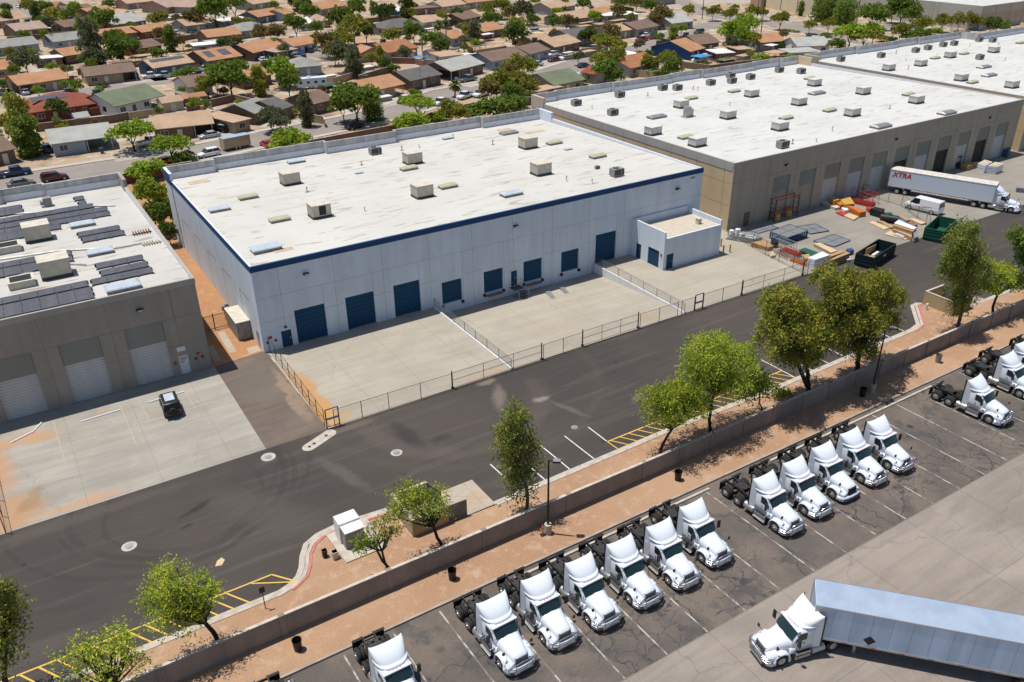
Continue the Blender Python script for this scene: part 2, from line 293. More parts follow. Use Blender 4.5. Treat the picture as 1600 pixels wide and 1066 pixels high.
# ------------------------------------------------------------------ mesh helpers
class MB:
    def __init__(s): s.v = []; s.f = []; s.m = []; s.sm = []
    def add(s, vs, fs, m=0, T=None, smooth=False):
        o = len(s.v)
        s.v += [tuple(T @ Vector(p)) for p in vs] if T is not None else [tuple(p) for p in vs]
        s.f += [tuple(i+o for i in f) for f in fs]; s.m += [m]*len(fs); s.sm += [smooth]*len(fs)
    def box(s, x0, x1, y0, y1, z0, z1, m=0, T=None):
        s.add([(x0, y0, z0), (x1, y0, z0), (x1, y1, z0), (x0, y1, z0), (x0, y0, z1), (x1, y0, z1), (x1, y1, z1), (x0, y1, z1)],
              [(0, 3, 2, 1), (4, 5, 6, 7), (0, 1, 5, 4), (1, 2, 6, 5), (2, 3, 7, 6), (3, 0, 4, 7)], m, T)
    def prism(s, pts, z0, z1, m=0, T=None):
        k = len(pts); a = sum(pts[i][0]*pts[(i+1) % k][1]-pts[(i+1) % k][0]*pts[i][1] for i in range(k))
        if a < 0: pts = pts[::-1]
        s.add([(p[0], p[1], z0) for p in pts]+[(p[0], p[1], z1) for p in pts],
              [tuple(range(k))[::-1], tuple(range(k, 2*k))]+[(i, (i+1) % k, k+(i+1) % k, k+i) for i in range(k)], m, T)
    def tube(s, p0, p1, r0, r1=None, n=8, m=0, T=None, caps=True, smooth=True):
        r1 = r0 if r1 is None else r1
        p0, p1 = Vector(p0), Vector(p1); d = (p1-p0).normalized()
        a = d.orthogonal().normalized(); b = d.cross(a)
        vs = [p0+(a*math.cos(2*math.pi*i/n)+b*math.sin(2*math.pi*i/n))*r0 for i in range(n)]+[p1+(a*math.cos(2*math.pi*i/n)+b*math.sin(2*math.pi*i/n))*r1 for i in range(n)]
        s.add(vs, [(i, (i+1) % n, n+(i+1) % n, n+i) for i in range(n)], m, T, smooth)
        if caps: s.add(vs, [tuple(range(n))[::-1], tuple(range(n, 2*n))], m, T)
    def path(s, pts, r, n=6, m=0, T=None):
        for i in range(len(pts)-1):
            ra = r[i] if isinstance(r, (list, tuple)) else r; rb = r[i+1] if isinstance(r, (list, tuple)) else r
            s.tube(pts[i], pts[i+1], ra, rb, n, m, T, caps=True)
    def loft(s, rings, m=0, T=None, caps=True, smooth=True, closed=True):
        k = len(rings[0]); vs = [p for r_ in rings for p in r_]; fs = []
        for j in range(len(rings)-1):
            for i in range(k if closed else k-1):
                fs.append((j*k+i, j*k+(i+1) % k, (j+1)*k+(i+1) % k, (j+1)*k+i))
        s.add(vs, fs, m, T, smooth)
        if caps: s.add(rings[0], [tuple(range(k))[::-1]], m, T); s.add(rings[-1], [tuple(range(k))], m, T)
    def mesh(s, name, mats, bevel=0, fix=True):
        me = bpy.data.meshes.new(name); me.from_pydata(s.v, [], s.f)
        for x in (mats if isinstance(mats, (list, tuple)) else [mats]): me.materials.append(M[x])
        me.polygons.foreach_set('material_index', s.m); me.polygons.foreach_set('use_smooth', s.sm)
        if bevel or fix:
            bm = bmesh.new(); bm.from_mesh(me)
            if bevel:
                bmesh.ops.remove_doubles(bm, verts=bm.verts, dist=1e-5)
                ed = [e for e in bm.edges if len(e.link_faces) == 2 and e.calc_face_angle(0) > .6]
                bmesh.ops.bevel(bm, geom=ed, offset=bevel, segments=2, affect='EDGES', profile=.6, clamp_overlap=True)
            bmesh.ops.recalc_face_normals(bm, faces=bm.faces); bm.to_mesh(me); bm.free()
        me.update(); return me
    def build(s, name, mats, parent=None, loc=(0, 0, 0), rz=0, bevel=0, label=None, fix=True):
        o = bpy.data.objects.new(name, s.mesh(name, mats, bevel, fix)); C.objects.link(o); o.location = loc; o.rotation_euler = (0, 0, rz)
        if parent: o.parent = parent
        if label: o['label'] = label
        return o
def empty(name, loc=(0, 0, 0), rz=0, label=None, cat=None, group=None):
    o = bpy.data.objects.new(name, None); C.objects.link(o); o.location = loc; o.rotation_euler = (0, 0, rz); o.empty_display_size = .3
    tag(o, label, cat, group); return o
def tag(o, label=None, cat=None, group=None, kind=None):
    for k, v in (('label', label), ('category', cat), ('group', group), ('kind', kind)):
        if v: o[k] = v
    return o
def copy_tree(o, parent=None):
    c = o.copy(); C.objects.link(c); c.parent = parent
    for ch in KIDS.get(o.name, None) or [x for x in o.children]: copy_tree(ch, c)
    return c
KIDS = {}
ORD = ['first', 'second', 'third', 'fourth', 'fifth', 'sixth', 'seventh', 'eighth', 'ninth', 'tenth', 'eleventh', 'twelfth', 'thirteenth', 'fourteenth', 'fifteenth', 'sixteenth', 'seventeenth', 'eighteenth', 'nineteenth', 'twentieth']
def order_labels(objs, text, what='from the left'):
    objs = sorted(objs, key=lambda o: pix(o.location)[0])
    for i, o in enumerate(objs):
        o['label'] = text if len(objs) == 1 else f"{text}, {ORD[i] if i < 20 else str(i+1)+'th'} {what}"
def sheet(name, pts, z, m, kind='structure'):
    b = MB(); k = len(pts); a = sum(pts[i][0]*pts[(i+1) % k][1]-pts[(i+1) % k][0]*pts[i][1] for i in range(k))
    pts = pts if a > 0 else pts[::-1]
    b.add([(p[0], p[1], z) for p in pts], [tuple(range(k))])
    o = b.build(name, m, fix=False); tag(o, kind=kind); return o
def ribbon(name, pts, w_, z0, z1, m, kind='structure', z0b=None):
    # strip of width w_ along polyline pts, as a raised solid when z1 > z0
    b = MB(); ribbon_into(b, pts, w_, z0, z1); o = b.build(name, m)
    if kind: tag(o, kind=kind)
    return o
def ribbon_into(b, pts, w_, z0, z1, m=0):
    P = [Vector((p[0], p[1], 0)) for p in pts]; L, Rr = [], []
    for i, p in enumerate(P):
        d = (P[min(i+1, len(P)-1)]-P[max(i-1, 0)]).normalized(); nrm = Vector((-d.y, d.x, 0))
        L.append(p+nrm*w_/2); Rr.append(p-nrm*w_/2)
    if z1-z0 < .02:
        k = len(P); b.add([(q.x, q.y, z1) for q in Rr]+[(q.x, q.y, z1) for q in L], [(i, i+1, k+i+1, k+i) for i in range(k-1)], m)
    else:
        b.loft([[(l.x, l.y, z0), (l.x, l.y, z1), (q.x, q.y, z1), (q.x, q.y, z0)] for l, q in zip(L, Rr)], m, smooth=False)
# ------------------------------------------------------------------ ground with the sunken truck well left open
WX0, WX1, WY0, WY1 = 41.75, 66.95, 67.7, 86.4
b = MB(); xs = [-900, WX0, WX1, 2600]; ys = [-500, WY0, WY1, 4000]
for i in range(3):
    for j in range(3):
        if (i, j) != (1, 1): b.add([(xs[i], ys[j], 0), (xs[i+1], ys[j], 0), (xs[i+1], ys[j+1], 0), (xs[i], ys[j+1], 0)], [(0, 1, 2, 3)])
tag(b.build('ground', 'desert_ground', fix=False), kind='structure')
LANE = [(-60, 48.5), (9.7, 48.5), (9.7, 53), (30, 53), (30, 48.5), (87, 48.5), (87, 53), (101, 53), (101, 48.5), (330, 48.5), (330, 67.4), (88.3, 67.6), (88.3, 67.7), (-60, 67.7)]
sheet('service_lane', [(-60, 48.2), (330, 48.2), (330, 67.4), (88.3, 67.7), (-60, 67.7)], .006, 'asphalt_lane')
sheet('side_drive', [(14.3, 67.7), (20.4, 67.7), (20.2, 86.9), (14.0, 86.3)], .006, 'asphalt_worn')
sheet('left_apron', [(-60, 67.7), (14.3, 67.7), (14.3, 86.6), (-60, 86.6)], .008, 'concrete_left')
sheet('loading_apron', [(20.4, 67.7), (WX0, 67.7), (WX0, 86.6), (20.4, 86.6)], .008, 'concrete_blue')
sheet('annex_apron', [(WX1, 67.7), (88.3, 67.7), (91.3, 71), (91.3, 86.6), (WX1, 86.6)], .008, 'concrete_blue')
b = MB(); b.add([(WX0, WY0, .008), (WX1, WY0, .008), (WX1, 73, -.25), (WX0, 73, -.25), (WX1, 86.6, -1.27), (WX0, 86.6, -1.27)], [(0, 1, 2, 3), (3, 2, 4, 5)])
tag(b.build('truck_well_ramp', 'concrete_blue', fix=False), kind='structure')
sheet('right_apron', [(88.3, 67.6), (133.5, 67.4), (137, 86.6), (91.3, 86.6), (91.3, 71)], .008, 'concrete_right')
sheet('far_lot', [(133.5, 67.4), (330, 67.4), (330, 86.6), (137, 86.6)], .007, 'concrete_right')
sheet('alley_dirt', [(14.0, 86.3), (20.2, 86.9), (20.2, 129), (90, 129), (90, 163), (-60, 163), (-60, 129), (14.0, 129)], .007, 'dirt_orange')
sheet('alley_slab', [(14.6, 87.2), (15.3, 87.2), (15.5, 91.5), (14.8, 91.5)], .02, 'concrete_pad'); sheet('alley_slab', [(16.6, 88.5), (17.4, 88.5), (17.6, 94.5), (16.8, 94.5)], .02, 'concrete_pad'); sheet('alley_slab', [(18.4, 87.0), (19.8, 87.2), (19.8, 88.6), (18.6, 88.6)], .02, 'concrete_pad')
sheet('gap_concrete', [(86.4, 86.6), (91.6, 86.6), (91.6, 140), (86.4, 140)], .007, 'concrete_right')
sheet('truck_lot', [(-60, 28.85), (330, 28.85), (330, 41.5), (-60, 41.5)], .006, 'asphalt_cracked')
sheet('truck_yard', [(-60, -60), (330, -60), (330, 28.85), (-60, 28.85)], .008, 'concrete_yard')
# planted strip between the lane and the truck lot
LC = [(-50, 48.62), (9.4, 48.6), (10.5, 48.85), (11.5, 49.5), (12.1, 50.4), (12.56, 51.6), (13.3, 52.6), (14.3, 53.15), (15.93, 53.4), (20.4, 52.95)]
LC2 = [(28.4, 48.75), (48, 49.15), (62, 48.95), (86.3, 49.4), (88.2, 49.8), (92.2, 53.4), (93.3, 53.45)]
LC3 = [(101, 49.4), (330, 49.9)]
b = MB(); b.prism(LC+[(20.4, 48.9), (28.4, 48.75)]+LC2[1:]+[(93.3, 49.4)]+LC3+[(330, 41.4), (-50, 41.2)], 0, .10)
tag(b.build('planting_strip', 'dirt_strip'), kind='structure')
b = MB(); o_ = .17
for P in (LC, LC2, LC3): ribbon_into(b, P, .3, 0, .15)
tag(b.build('kerb', 'curb_concrete'), kind='structure')
b = MB()
for P in ([(p[0], p[1]+.38) for p in LC[:2]]+[(10.3, 49.25), (11.15, 49.8), (11.7, 50.6), (12.2, 51.8), (12.9, 52.95), (14.1, 53.55), (15.9, 53.8), (20.2, 53.4)], [(p[0]-.2, p[1]+.38) for p in LC2[:-1]]+[(93.3, 53.85)], [(p[0], p[1]+.38) for p in LC3]): ribbon_into(b, P, .45, 0, .012)
tag(b.build('gutter', 'curb_concrete'), kind='structure')
b = MB(); ribbon_into(b, [(10.3, 48.55), (10.75, 48.72), (11.75, 49.35), (12.35, 50.3), (12.8, 51.45), (13.5, 52.35), (14.4, 52.9), (15.93, 53.14), (20.3, 52.7)], .2, .09, .157)
ribbon_into(b, [(85.9, 49.1), (88.3, 49.5), (92.35, 53.1), (93.25, 53.18)], .2, .09, .157)
tag(b.build('red_kerb_paint', 'curb_red'), kind='structure')
b = MB(); ribbon_into(b, [(-50, 41.15), (330, 41.6)], .2, 0, .15)
tag(b.build('lot_kerb', 'curb_lot'), kind='structure')
for (x0, x1, lab) in ((24.7, 45.0, 'long low concrete wheel kerb behind the row of six white tractors'), (52.5, 76.5, 'long low concrete wheel kerb running behind the lone white tractor')):
    b = MB(); ribbon_into(b, [(x0, 40.55), (x1, 40.6)], .22, .004, .13); tag(b.build('wheel_kerb', 'curb_concrete'), lab, 'kerb')
# markings
b = MB()
def line(b, p, q, w_=.11, z=.012): ribbon_into(b, [p, q], w_, z, z)
for x in (31.0, 33.75, 36.5, 39.3): line(b, (x, 49.5), (x-.15, 54.1))
line(b, (42.0, 51.2), (41.95, 54.1))
for k in range(8): line(b, (66.0+2.72*k+.1, 49.7), (66.0+2.72*k, 54.3 if k < 5 else 53))
for x in (103.6, 106.3, 109): line(b, (x, 49.9), (x, 54.4))
tag(b.build('lane_parking_lines', 'paint_white', fix=False), kind='structure')
b = MB()
line(b, (42.0, 51.1), (64, 51.3), .14, .013); line(b, (42.0, 51.1), (42.15, 49.1), .12, .013)
for k in range(19): line(b, (42.4+1.1*k, 51.05), (43.7+1.1*k, 49.15), .12, .0125)
line(b, (58.7, 51.3), (66.1, 51.4), .14, .014); line(b, (-50, 51.0), (9.5, 51.1), .14, .013)
line(b, (9.5, 51.1), (10.9, 49.3), .14, .013); line(b, (7.9, 51.0), (10.8, 49.35), .12, .0125)
for k in range(48): line(b, (6.9-1.15*k-.9, 51.02), (8.2-1.15*k-.9, 49.0), .13, .0125)
for k in range(6): line(b, (59.5+1.1*k, 51.3), (60.8+1.1*k, 49.4), .12, .0125)
tag(b.build('yellow_hatching', 'paint_yellow', fix=False), kind='structure')
b = MB()
for k in range(-6, 32): line(b, (11.25+3.7*k, 40.8), (11.25+3.7*k+.2, 28.9), .12)
tag(b.build('stall_lines', 'paint_faded', fix=False), kind='structure')
b = MB()
for x in (5.85, 10.3, 3.95, -2.2): line(b, (x, 84), (x+.1, 78.7 if x > 4 else 75), .1, .014)
tag(b.build('faded_stall_lines', 'paint_yellow_faded', fix=False), kind='structure')
# manhole covers and patches
def manhole(x, y, r, lab):
    b = MB(); n_ = 20; b.prism([(r*math.cos(i*.3142), r*math.sin(i*.3142)) for i in range(n_)], .004, .022, 0)
    o = b.build('manhole_collar', 'curb_concrete', loc=(x, y, 0)); tag(o, lab, 'manhole')
    b = MB(); b.prism([(.34*math.cos(i*.3142), .34*math.sin(i*.3142)) for i in range(n_)], .02, .035, 0); b.build('cover', 'metal_galv', o)
    return o
manhole(.8, 60.45, .6, 'round white concrete manhole collar in the lane, leftmost one'); manhole(14.06, 66.3, .68, 'white manhole collar just below the corner of the left concrete apron')
manhole(40.8, 54.75, .35, 'small dark manhole by the top of the parking lines')
manhole(24.4, 60.4, .55, 'worn brownish manhole collar near the dark wet streak in the lane')
b = MB(); b.prism([(1.9+.62*math.cos(t), .62*math.sin(t)) for t in [i*.35-1.57 for i in range(10)]]+[(-.9+.62*math.cos(t), .62*math.sin(t)) for t in [i*.35+1.57 for i in range(10)]], .004, .024)
o = b.build('utility_pad', 'curb_concrete', loc=(18.6, 66.1, 0), rz=.42); tag(o, 'long oval concrete pad with covers in front of the gate corner', 'utility pad')
for x in (-.8, -.2, 1.4): b = MB(); b.prism([(x+.17*math.cos(i*.6283), .17*math.sin(i*.6283)) for i in range(10)], .02, .034); b.build('cover', 'metal_dark', o)
b = MB(); b.prism([(-.4, -.25), (.1, -.4), (.45, .1), (.3, .5), (-.1, .3)], .004, .05)
tag(b.build('sand_lump', 'wood_pale', loc=(*at(343, 880)[:2], 0)), 'small pale lump of spilled sand on the lane asphalt', 'sand')
# ------------------------------------------------------------------ block wall
root = empty('boundary_wall', (0, 0, 0), 0, 'long grey block wall between the dirt strip and the truck lot', 'wall')
b = MB(); cap = MB(); gr = MB(); WP = [(-45, 44.62), (40, 44.75), (95, 45.1), (330, 46.2)]
ribbon_into(b, WP, .2, .05, 1.92); ribbon_into(cap, WP, .26, 1.923, 1.98)
b.build('wall', 'block_greige', root); cap.build('cap', 'wall_cap', root)
for k in range(-6, 58):
    x = 8.4+4.08*k; y = 44.62+(x+45)*.0018 if x < 40 else 44.75+(x-40)*.0057
    if x > 210: break
    if k % 2 == 0:
        b = MB(); b.box(-.22, .22, -.17, .17, .05, 1.99); b.build('pilaster', 'block_greige', root, loc=(x, y, 0))
    else: gr.box(x-.02, x+.02, y-.115, y+.115, .06, 1.915)
gr.build('joint', 'groove_tan', root)
# ------------------------------------------------------------------ warehouses
def facade(b, X0, X1, Y, z0, z1, ops, depth=.28, m=0):
    xs = sorted({X0, X1, *[o[0] for o in ops], *[o[1] for o in ops]}); zs = sorted({z0, z1, *[o[2] for o in ops], *[o[3] for o in ops]})
    for i in range(len(xs)-1):
        for j in range(len(zs)-1):
            cx, cz = (xs[i]+xs[i+1])/2, (zs[j]+zs[j+1])/2
            if any(o[0] < cx < o[1] and o[2] < cz < o[3] for o in ops): continue
            b.add([(xs[i], Y, zs[j]), (xs[i+1], Y, zs[j]), (xs[i+1], Y, zs[j+1]), (xs[i], Y, zs[j+1])], [(0, 1, 2, 3)], m)
    for (x0, x1, a, c_) in ops:
        b.add([(x0, Y, a), (x1, Y, a), (x1, Y, c_), (x0, Y, c_), (x0, Y+depth, a), (x1, Y+depth, a), (x1, Y+depth, c_), (x0, Y+depth, c_)],
              [(0, 4, 7, 3), (1, 2, 6, 5), (3, 7, 6, 2), (0, 1, 5, 4)], m)
def rollup(parent, x0, x1, z0, z1, Y, m, rib=.25, lab=None, name='roll_up_door'):
    b = MB(); n_ = max(2, int((z1-z0)/rib)); h = (z1-z0)/n_
    for i in range(n_):
        b.add([(x0, Y, z0+i*h), (x1, Y, z0+i*h), (x1, Y-.045, z0+i*h+.05), (x0, Y-.045, z0+i*h+.05), (x1, Y-.045, z0+(i+1)*h-.03), (x0, Y-.045, z0+(i+1)*h-.03), (x1, Y, z0+(i+1)*h), (x0, Y, z0+(i+1)*h)],
              [(0, 1, 2, 3), (3, 2, 4, 5), (5, 4, 6, 7)])
    return b.build(name, m, parent, label=lab, fix=False)
def mandoor(parent, x0, x1, z0, z1, Y, m, name='door'):
    b = MB(); b.box(x0+.05, x1-.05, Y-.04, Y, z0, z1-.05); o = b.build(name, m, parent, bevel=.008)
    b = MB(); b.box(x1-.22, x1-.12, Y-.1, Y-.045, z0+.95, z0+1.1); b.build('handle', 'alu', o)
    b = MB(); b.box(x0-.04, x0+.045, Y-.06, Y+.02, z0, z1); b.box(x1-.045, x1+.04, Y-.06, Y+.02, z0, z1); b.box(x0-.04, x1+.04, Y-.06, Y+.02, z1-.045, z1+.04); b.build('frame', m, o)
def walllamp(parent, x, z, Y):
    b = MB(); b.prism([(-.35, 0), (.35, 0), (.3, -.42), (-.3, -.42)], -.08, .14); o = b.build('wall_lamp', 'pole_bronze', parent, loc=(x, Y-.003, z), bevel=.03)
    b = MB(); b.box(-.25, .25, -.44, -.425, -.03, .1); b.build('lens', 'lamp_clear', o)
def shellwall(root, X0, X1, Yf, Yb, H, Hb, ops, segs, mats, side_low, zbase=-.02, side_mat=None, step=4.0, zin=9.4):
    """front facade, two sides, stepped back wall"""
    b = MB(); facade(b, X0, X1, Yf, zbase, H, ops); b.add([(X0, Yf, H), (X1, Yf, H), (X1, Yf+.25, H), (X0, Yf+.25, H)], [(0, 1, 2, 3)])
    b.add([(X0+.25, Yf+.25, H-.3), (X1-.25, Yf+.25, H-.3), (X1-.25, Yf+.25, H), (X0+.25, Yf+.25, H)], [(0, 3, 2, 1)])
    fr = b.build('front_wall', mats[0], root, fix=False)
    for nm, xa, xb in (('side_wall', X0, X0+.25), ('side_wall', X1-.25, X1)):
        b = MB(); y1 = Yb-step
        b.add([(xa, Yf+.002, zbase), (xb, Yf+.002, zbase), (xb, y1, zbase), (xa, y1, zbase), (xa, Yf+.002, H), (xb, Yf+.002, H), (xb, y1, side_low), (xa, y1, side_low)],
              [(4, 5, 6, 7), (0, 1, 5, 4), (1, 2, 6, 5), (2, 3, 7, 6), (3, 0, 4, 7)])
        b.box(xa-.1, xb+.1, y1+.01, Yb, zbase, Hb)
        b.build(nm, side_mat or mats[0], root)
    p = MB(); fl = MB()
    for i, (xa, xb, yo) in enumerate(segs):
        p.box(xa+.01, xb-.01, Yb+yo, Yb+yo+.25, zbase, Hb)
        fl.box(xa+.13, xb-.13, Yb+yo-.09, Yb+yo-.003, zin-1, zin+.95)
        if i: p.box(xa-.12, xa+.12, Yb+min(yo, segs[i-1][2])-.08, Yb+max(yo, segs[i-1][2])+.25, zbase, Hb+.012)
    p.build('rear_parapet', 'parapet_grey', root); fl.build('flashing', 'roof_flashing', root)
def roofsheet(root, X0, X1, Yf, Yb, zf, zb, m):
    b = MB(); b.add([(X0, Yf, zf), (X1, Yf, zf), (X1, Yb, zb), (X0, Yb, zb)], [(0, 1, 2, 3)])
    o = b.build('roof', m, root, fix=False)
    for xa, xb in ((X0, X0+.05), (X1-.05, X1)):
        b = MB(); b.add([(xa, Yf+1, zf-.02), (xb, Yf+1, zf-.02), (xb, Yb, zb-.02), (xa, Yb, zb-.02), (xa, Yf+1, zf+.02), (xb, Yf+1, zf+.02), (xb, Yb, zb+.75), (xa, Yb, zb+.75)],
              [(0, 4, 7, 3), (1, 2, 6, 5), (4, 5, 6, 7)]); b.build('side_flashing', 'roof_flashing', root)
    return o
def grooves(root, Y, vs, hs, m='groove', t=.018):
    b = MB()
    for (x, z0, z1) in vs: b.box(x-t, x+t, Y-.004, Y+.01, z0, z1)
    for (x0, x1, z) in hs: b.box(x0, x1, Y-.0035, Y+.01, z-t, z+t)
    b.build('panel_joints', m, root)
# --- blue and white warehouse
BW = empty('warehouse', (20, 86.35, 0), 0, 'white warehouse with navy roof band and dark blue dock doors, centre of the view', 'warehouse')
BW_T = Vector((20, 86.35, 0))
HOLD = empty('hold'); # temporary: geometry is written in site coordinates, re-based below
def rebase(root, tmp):
    bpy.context.view_layer.update()
    for ch in list(tmp.children):
        ch.parent = root; ch.location = Vector(ch.location)-Vector(root.location)
Y = 86.35; X0, X1 = 20.0, 86.3
dr = [(24.05, 27.7), (30.25, 33.9), (36.45, 40.0)]; dk = [(43.0, 45.85), (49.1, 52.0), (55.2, 58.15), (61.3, 64.25)]
ops = [(22.2, 23.4, -.02, 2.12)]+[(a, c_, -.02, 4.28) for a, c_ in dr]+[(a, c_, .02, 3.05) for a, c_ in dk]+[(53.25, 54.2, 0, 2.15), (67.1, 70.7, -.02, 4.28)]
shellwall(HOLD, X0, X1, Y, 128.9, 10.55, 11.32, ops, [(20, 27.2, 0), (27.2, 45, .95), (45, 57.3, 0), (57.3, 74.2, .95), (74.2, 86.3, 0)], ['wall_white'], 10.3, -1.4, zin=9.4)
roofsheet(HOLD, X0+.25, X1-.25, Y+.25, 129.6, 10.42, 9.4, 'roof_white')
for a, c_ in dr+[(67.1, 70.7)]: rollup(HOLD, a, c_, -.02, 4.28, Y+.27, 'door_teal', .5)
for a, c_ in dk:
    rollup(HOLD, a, c_, .02, 3.05, Y+.27, 'door_teal', .5)
    for xx in (a, c_): b = MB(); b.box(xx-.15, xx+.15, Y-.3, Y-.003, -.35, 0); b.build('dock_bumper', 'black_plastic', HOLD, bevel=.02)
for a, c_ in (dk[1], dk[2]):
    b = MB(); b.box(a+.35, c_-.35, Y-.5, Y-.01, -.42, -.3); b.box(a+.35, c_-.35, Y-.5, Y-.44, -.3, -.12); b.build('dock_leveller', 'rust', HOLD)
mandoor(HOLD, 22.2, 23.4, 0, 2.12, Y+.2, 'door_teal'); mandoor(HOLD, 53.25, 54.2, 0, 2.15, Y+.2, 'door_teal')
b = MB(); b.box(X0-.05, X1+.05, Y-.05, Y-.003, 9.92, 10.6); b.box(X0-.05, X1+.05, Y-.003, Y+.24, 10.553, 10.6); b.build('navy_band', 'trim_navy', HOLD)
b = MB()
b.add([(X0-.05, Y, 9.92), (X0-.05, 124.8, 9.68), (X0-.05, 124.8, 10.38), (X0-.05, Y, 10.6), (X0-.003, Y, 9.92), (X0-.003, 124.8, 9.68), (X0-.003, 124.8, 10.38), (X0-.003, Y, 10.6)], [(0, 3, 2, 1), (3, 7, 6, 2), (0, 1, 5, 4)])
b.box(X0-.15, X0-.103, 124.8, 129.2, 9.68, 11.34); b.build('navy_band', 'trim_navy', HOLD)
vs = [(x, 6.68, 9.9) for x in (22.85, 29.3, 35.35, 41.45, 47.55, 53.6, 59.75, 65.9, 71.95, 77.95)]+[(x, 0 if x < 41 or x > 67 else -1.3, 6.6) for x in (29.2, 35.3, 41.5, 47.6, 53.7, 59.8, 65.9, 71.95)]
for a, c_ in dr+[(67.1, 70.7)]: vs += [(c_, 4.3, 6.6)]
for a, c_ in dk: vs += [(c_+.2, .2, 6.6)]
hs = [(20, 86.3, 6.64)]+[(20.02, 24.0, 3.7), (27.75, 30.2, 3.68), (33.95, 36.4, 3.64), (40.05, 42.6, 3.6), (46.4, 48.8, 3.55), (52.6, 55, 3.5), (58.6, 61, 3.45), (64.6, 67, 3.45), (70.8, 73.3, 3.4)]
vs += [(22.85, 2.3, 6.6)]
grooves(HOLD, Y, vs, hs, 'groove_light', .014)
b = MB()  # knock-out outlines and joints on the long left wall
for (yl, yr, z) in ((130, 125.8, 4.6), (122.1, 118.3, 4.8), (115.2, 111, 5.0), (107.9, 103.8, 5.4), (100.7, 96.8, 5.8), (93.4, 89.5, 6.3)):
    z = 5.4; yl = min(yl, 124.5)
    b.box(X0-.004, X0+.01, yl-.05, yl+.05, .1, z-.05); b.box(X0-.004, X0+.01, yr, yl+.05, z-.045, z+.045)
for yj in (95.2, 102.5, 109.5, 116.8, 122.6): b.box(X0-.004, X0+.01, yj-.012, yj+.012, .1, 9.8)
b.build('panel_joints', 'groove', HOLD)
for x, z in ((26.0, 8.43), (54.0, 8.35), (81.5, 8.3)): walllamp(HOLD, x, z, Y)
b = MB(); b.box(20.75, 21.1, Y-.03, Y-.002, 1.55, 1.9); b.build('fire_sign', 'red_paint', HOLD)
b = MB(); b.box(20.4, 20.62, Y-.12, Y-.002, 1.1, 1.3); b.box(21.35, 21.6, Y-.12, Y-.002, 1.15, 1.35); b.box(22.65, 22.95, Y-.2, Y-.002, 2.5, 2.68); b.build('hydrant_outlets', 'black_plastic', HOLD)
b = MB()
for i, dx in enumerate((0, .22, .44, .66)): b.box(84.0+dx, 84.14+dx, Y-.02, Y-.002, 9.35, 9.6)
b.build('unit_number', 'groove', HOLD)
b = MB()
for (xx, yy, sx, sy) in ((23.8, 124.8, 3.0, 1.6), (76.5, 125.2, 2.6, 2.0), (79.8, 120.8, 3.8, 1.4), (24.9, 89.9, 2.2, .9)):
    z = 10.42-(yy-Y)*.0236; b.box(xx-sx/2, xx+sx/2, yy-sy/2, yy+sy/2, z-.1, z+.05)
b.build('roof_patch', 'roof_patch', HOLD)
mandoorside = MB(); mandoorside.box(X0-.03, X0+.02, 87.6, 88.6, 0, 2.1); mandoorside.build('door', 'metal_galv', HOLD)
rebase(BW, HOLD)
# --- tan warehouses on the right
def tan_house(root, X0, X1, Y, Yb, H, Hb, bays, roofm, low, segs, dark=(), white=(), x_of=None, sidestrip=True):
    ops = []
    for i, xa in enumerate(bays): ops.append((xa, xa+3.75, -.02, 6.8))
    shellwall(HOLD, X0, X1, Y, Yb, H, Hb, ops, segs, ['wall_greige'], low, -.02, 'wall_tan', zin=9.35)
    roofsheet(HOLD, X0+.25, X1-.25, Y+.25, Yb+.6, H-.12, 9.35, roofm)
    for i, xa in enumerate(bays):
        b = MB(); b.box(xa+.01, xa+3.74, Y+.12, Y+.26, 4.3, 6.79); b.build('infill_panel', 'wall_grey_panel', HOLD)
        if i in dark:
            b = MB(); b.add([(xa, Y+.28, 0), (xa+3.75, Y+.28, 0), (xa+3.75, Y+.28, 4.3), (xa, Y+.28, 4.3)], [(0, 1, 2, 3)]); b.build('doorway_shade_sheet', 'interior_shade', HOLD, fix=False)  # flat near-black sheet across the open bay paints the unlit interior
        else: rollup(HOLD, xa, xa+3.75, -.02, 4.3, Y+.27, 'door_grey' if i in white else 'wall_greige', .3)
    vs = [(xa+1.87+k, 6.85, H-.75) for xa in bays for k in (-3.0,)]+[(xa-1.13, 0, 6.75) for xa in bays]
    hs = [(X0, X1, 7.5)]+[(xa+3.8, xa+5.95, 3.9) for xa in bays[:-1]]
    grooves(HOLD, Y, vs, hs, 'groove_tan', .018)
    b = MB(); b.box(X0-.06, X1+.06, Y-.06, Y+.22, H-.5, H+.05); b.build('coping', 'coping_grey', HOLD)
    b = MB()
    b.add([(X0-.05, Y+.23, H-1.25), (X0-.05, Yb-4, low-1.2), (X0-.05, Yb-4, low+.04), (X0-.05, Y+.23, H+.045), (X0+.26, Y+.23, H-1.25), (X0+.26, Yb-4, low-1.2), (X0+.26, Yb-4, low+.04), (X0+.26, Y+.23, H+.045)], [(0, 3, 2, 1), (3, 7, 6, 2), (0, 1, 5, 4), (4, 5, 6, 7)])
    b.box(X0-.16, X0-.103, Yb-4, Yb+.3, low-1.2, Hb+.01); b.build('pale_band', 'wall_light_band', HOLD)
    b = MB(); yj = Y+1.8
    while yj < Yb-5:
        b.box(X0-.004-.003, X0+.01, yj-.02, yj+.02, .1, H-1.3); b.box(X0-.057, X0, yj-.02, yj+.02, low-1.1, low-.02); yj += 6.0
    for z in (3.9, 7.3): b.box(X0-.006, X0+.01, Y+.3, Yb-4, z-.02, z+.02)
    b.build('side_joints', 'groove_tan', HOLD)
RW = empty('warehouse', (91.8, 85.6, 0), 0, 'tan and grey warehouse with a trailer backed into its dock, right of the blue-trimmed one', 'warehouse')
bays = [100.75+5.98*i for i in range(11)]
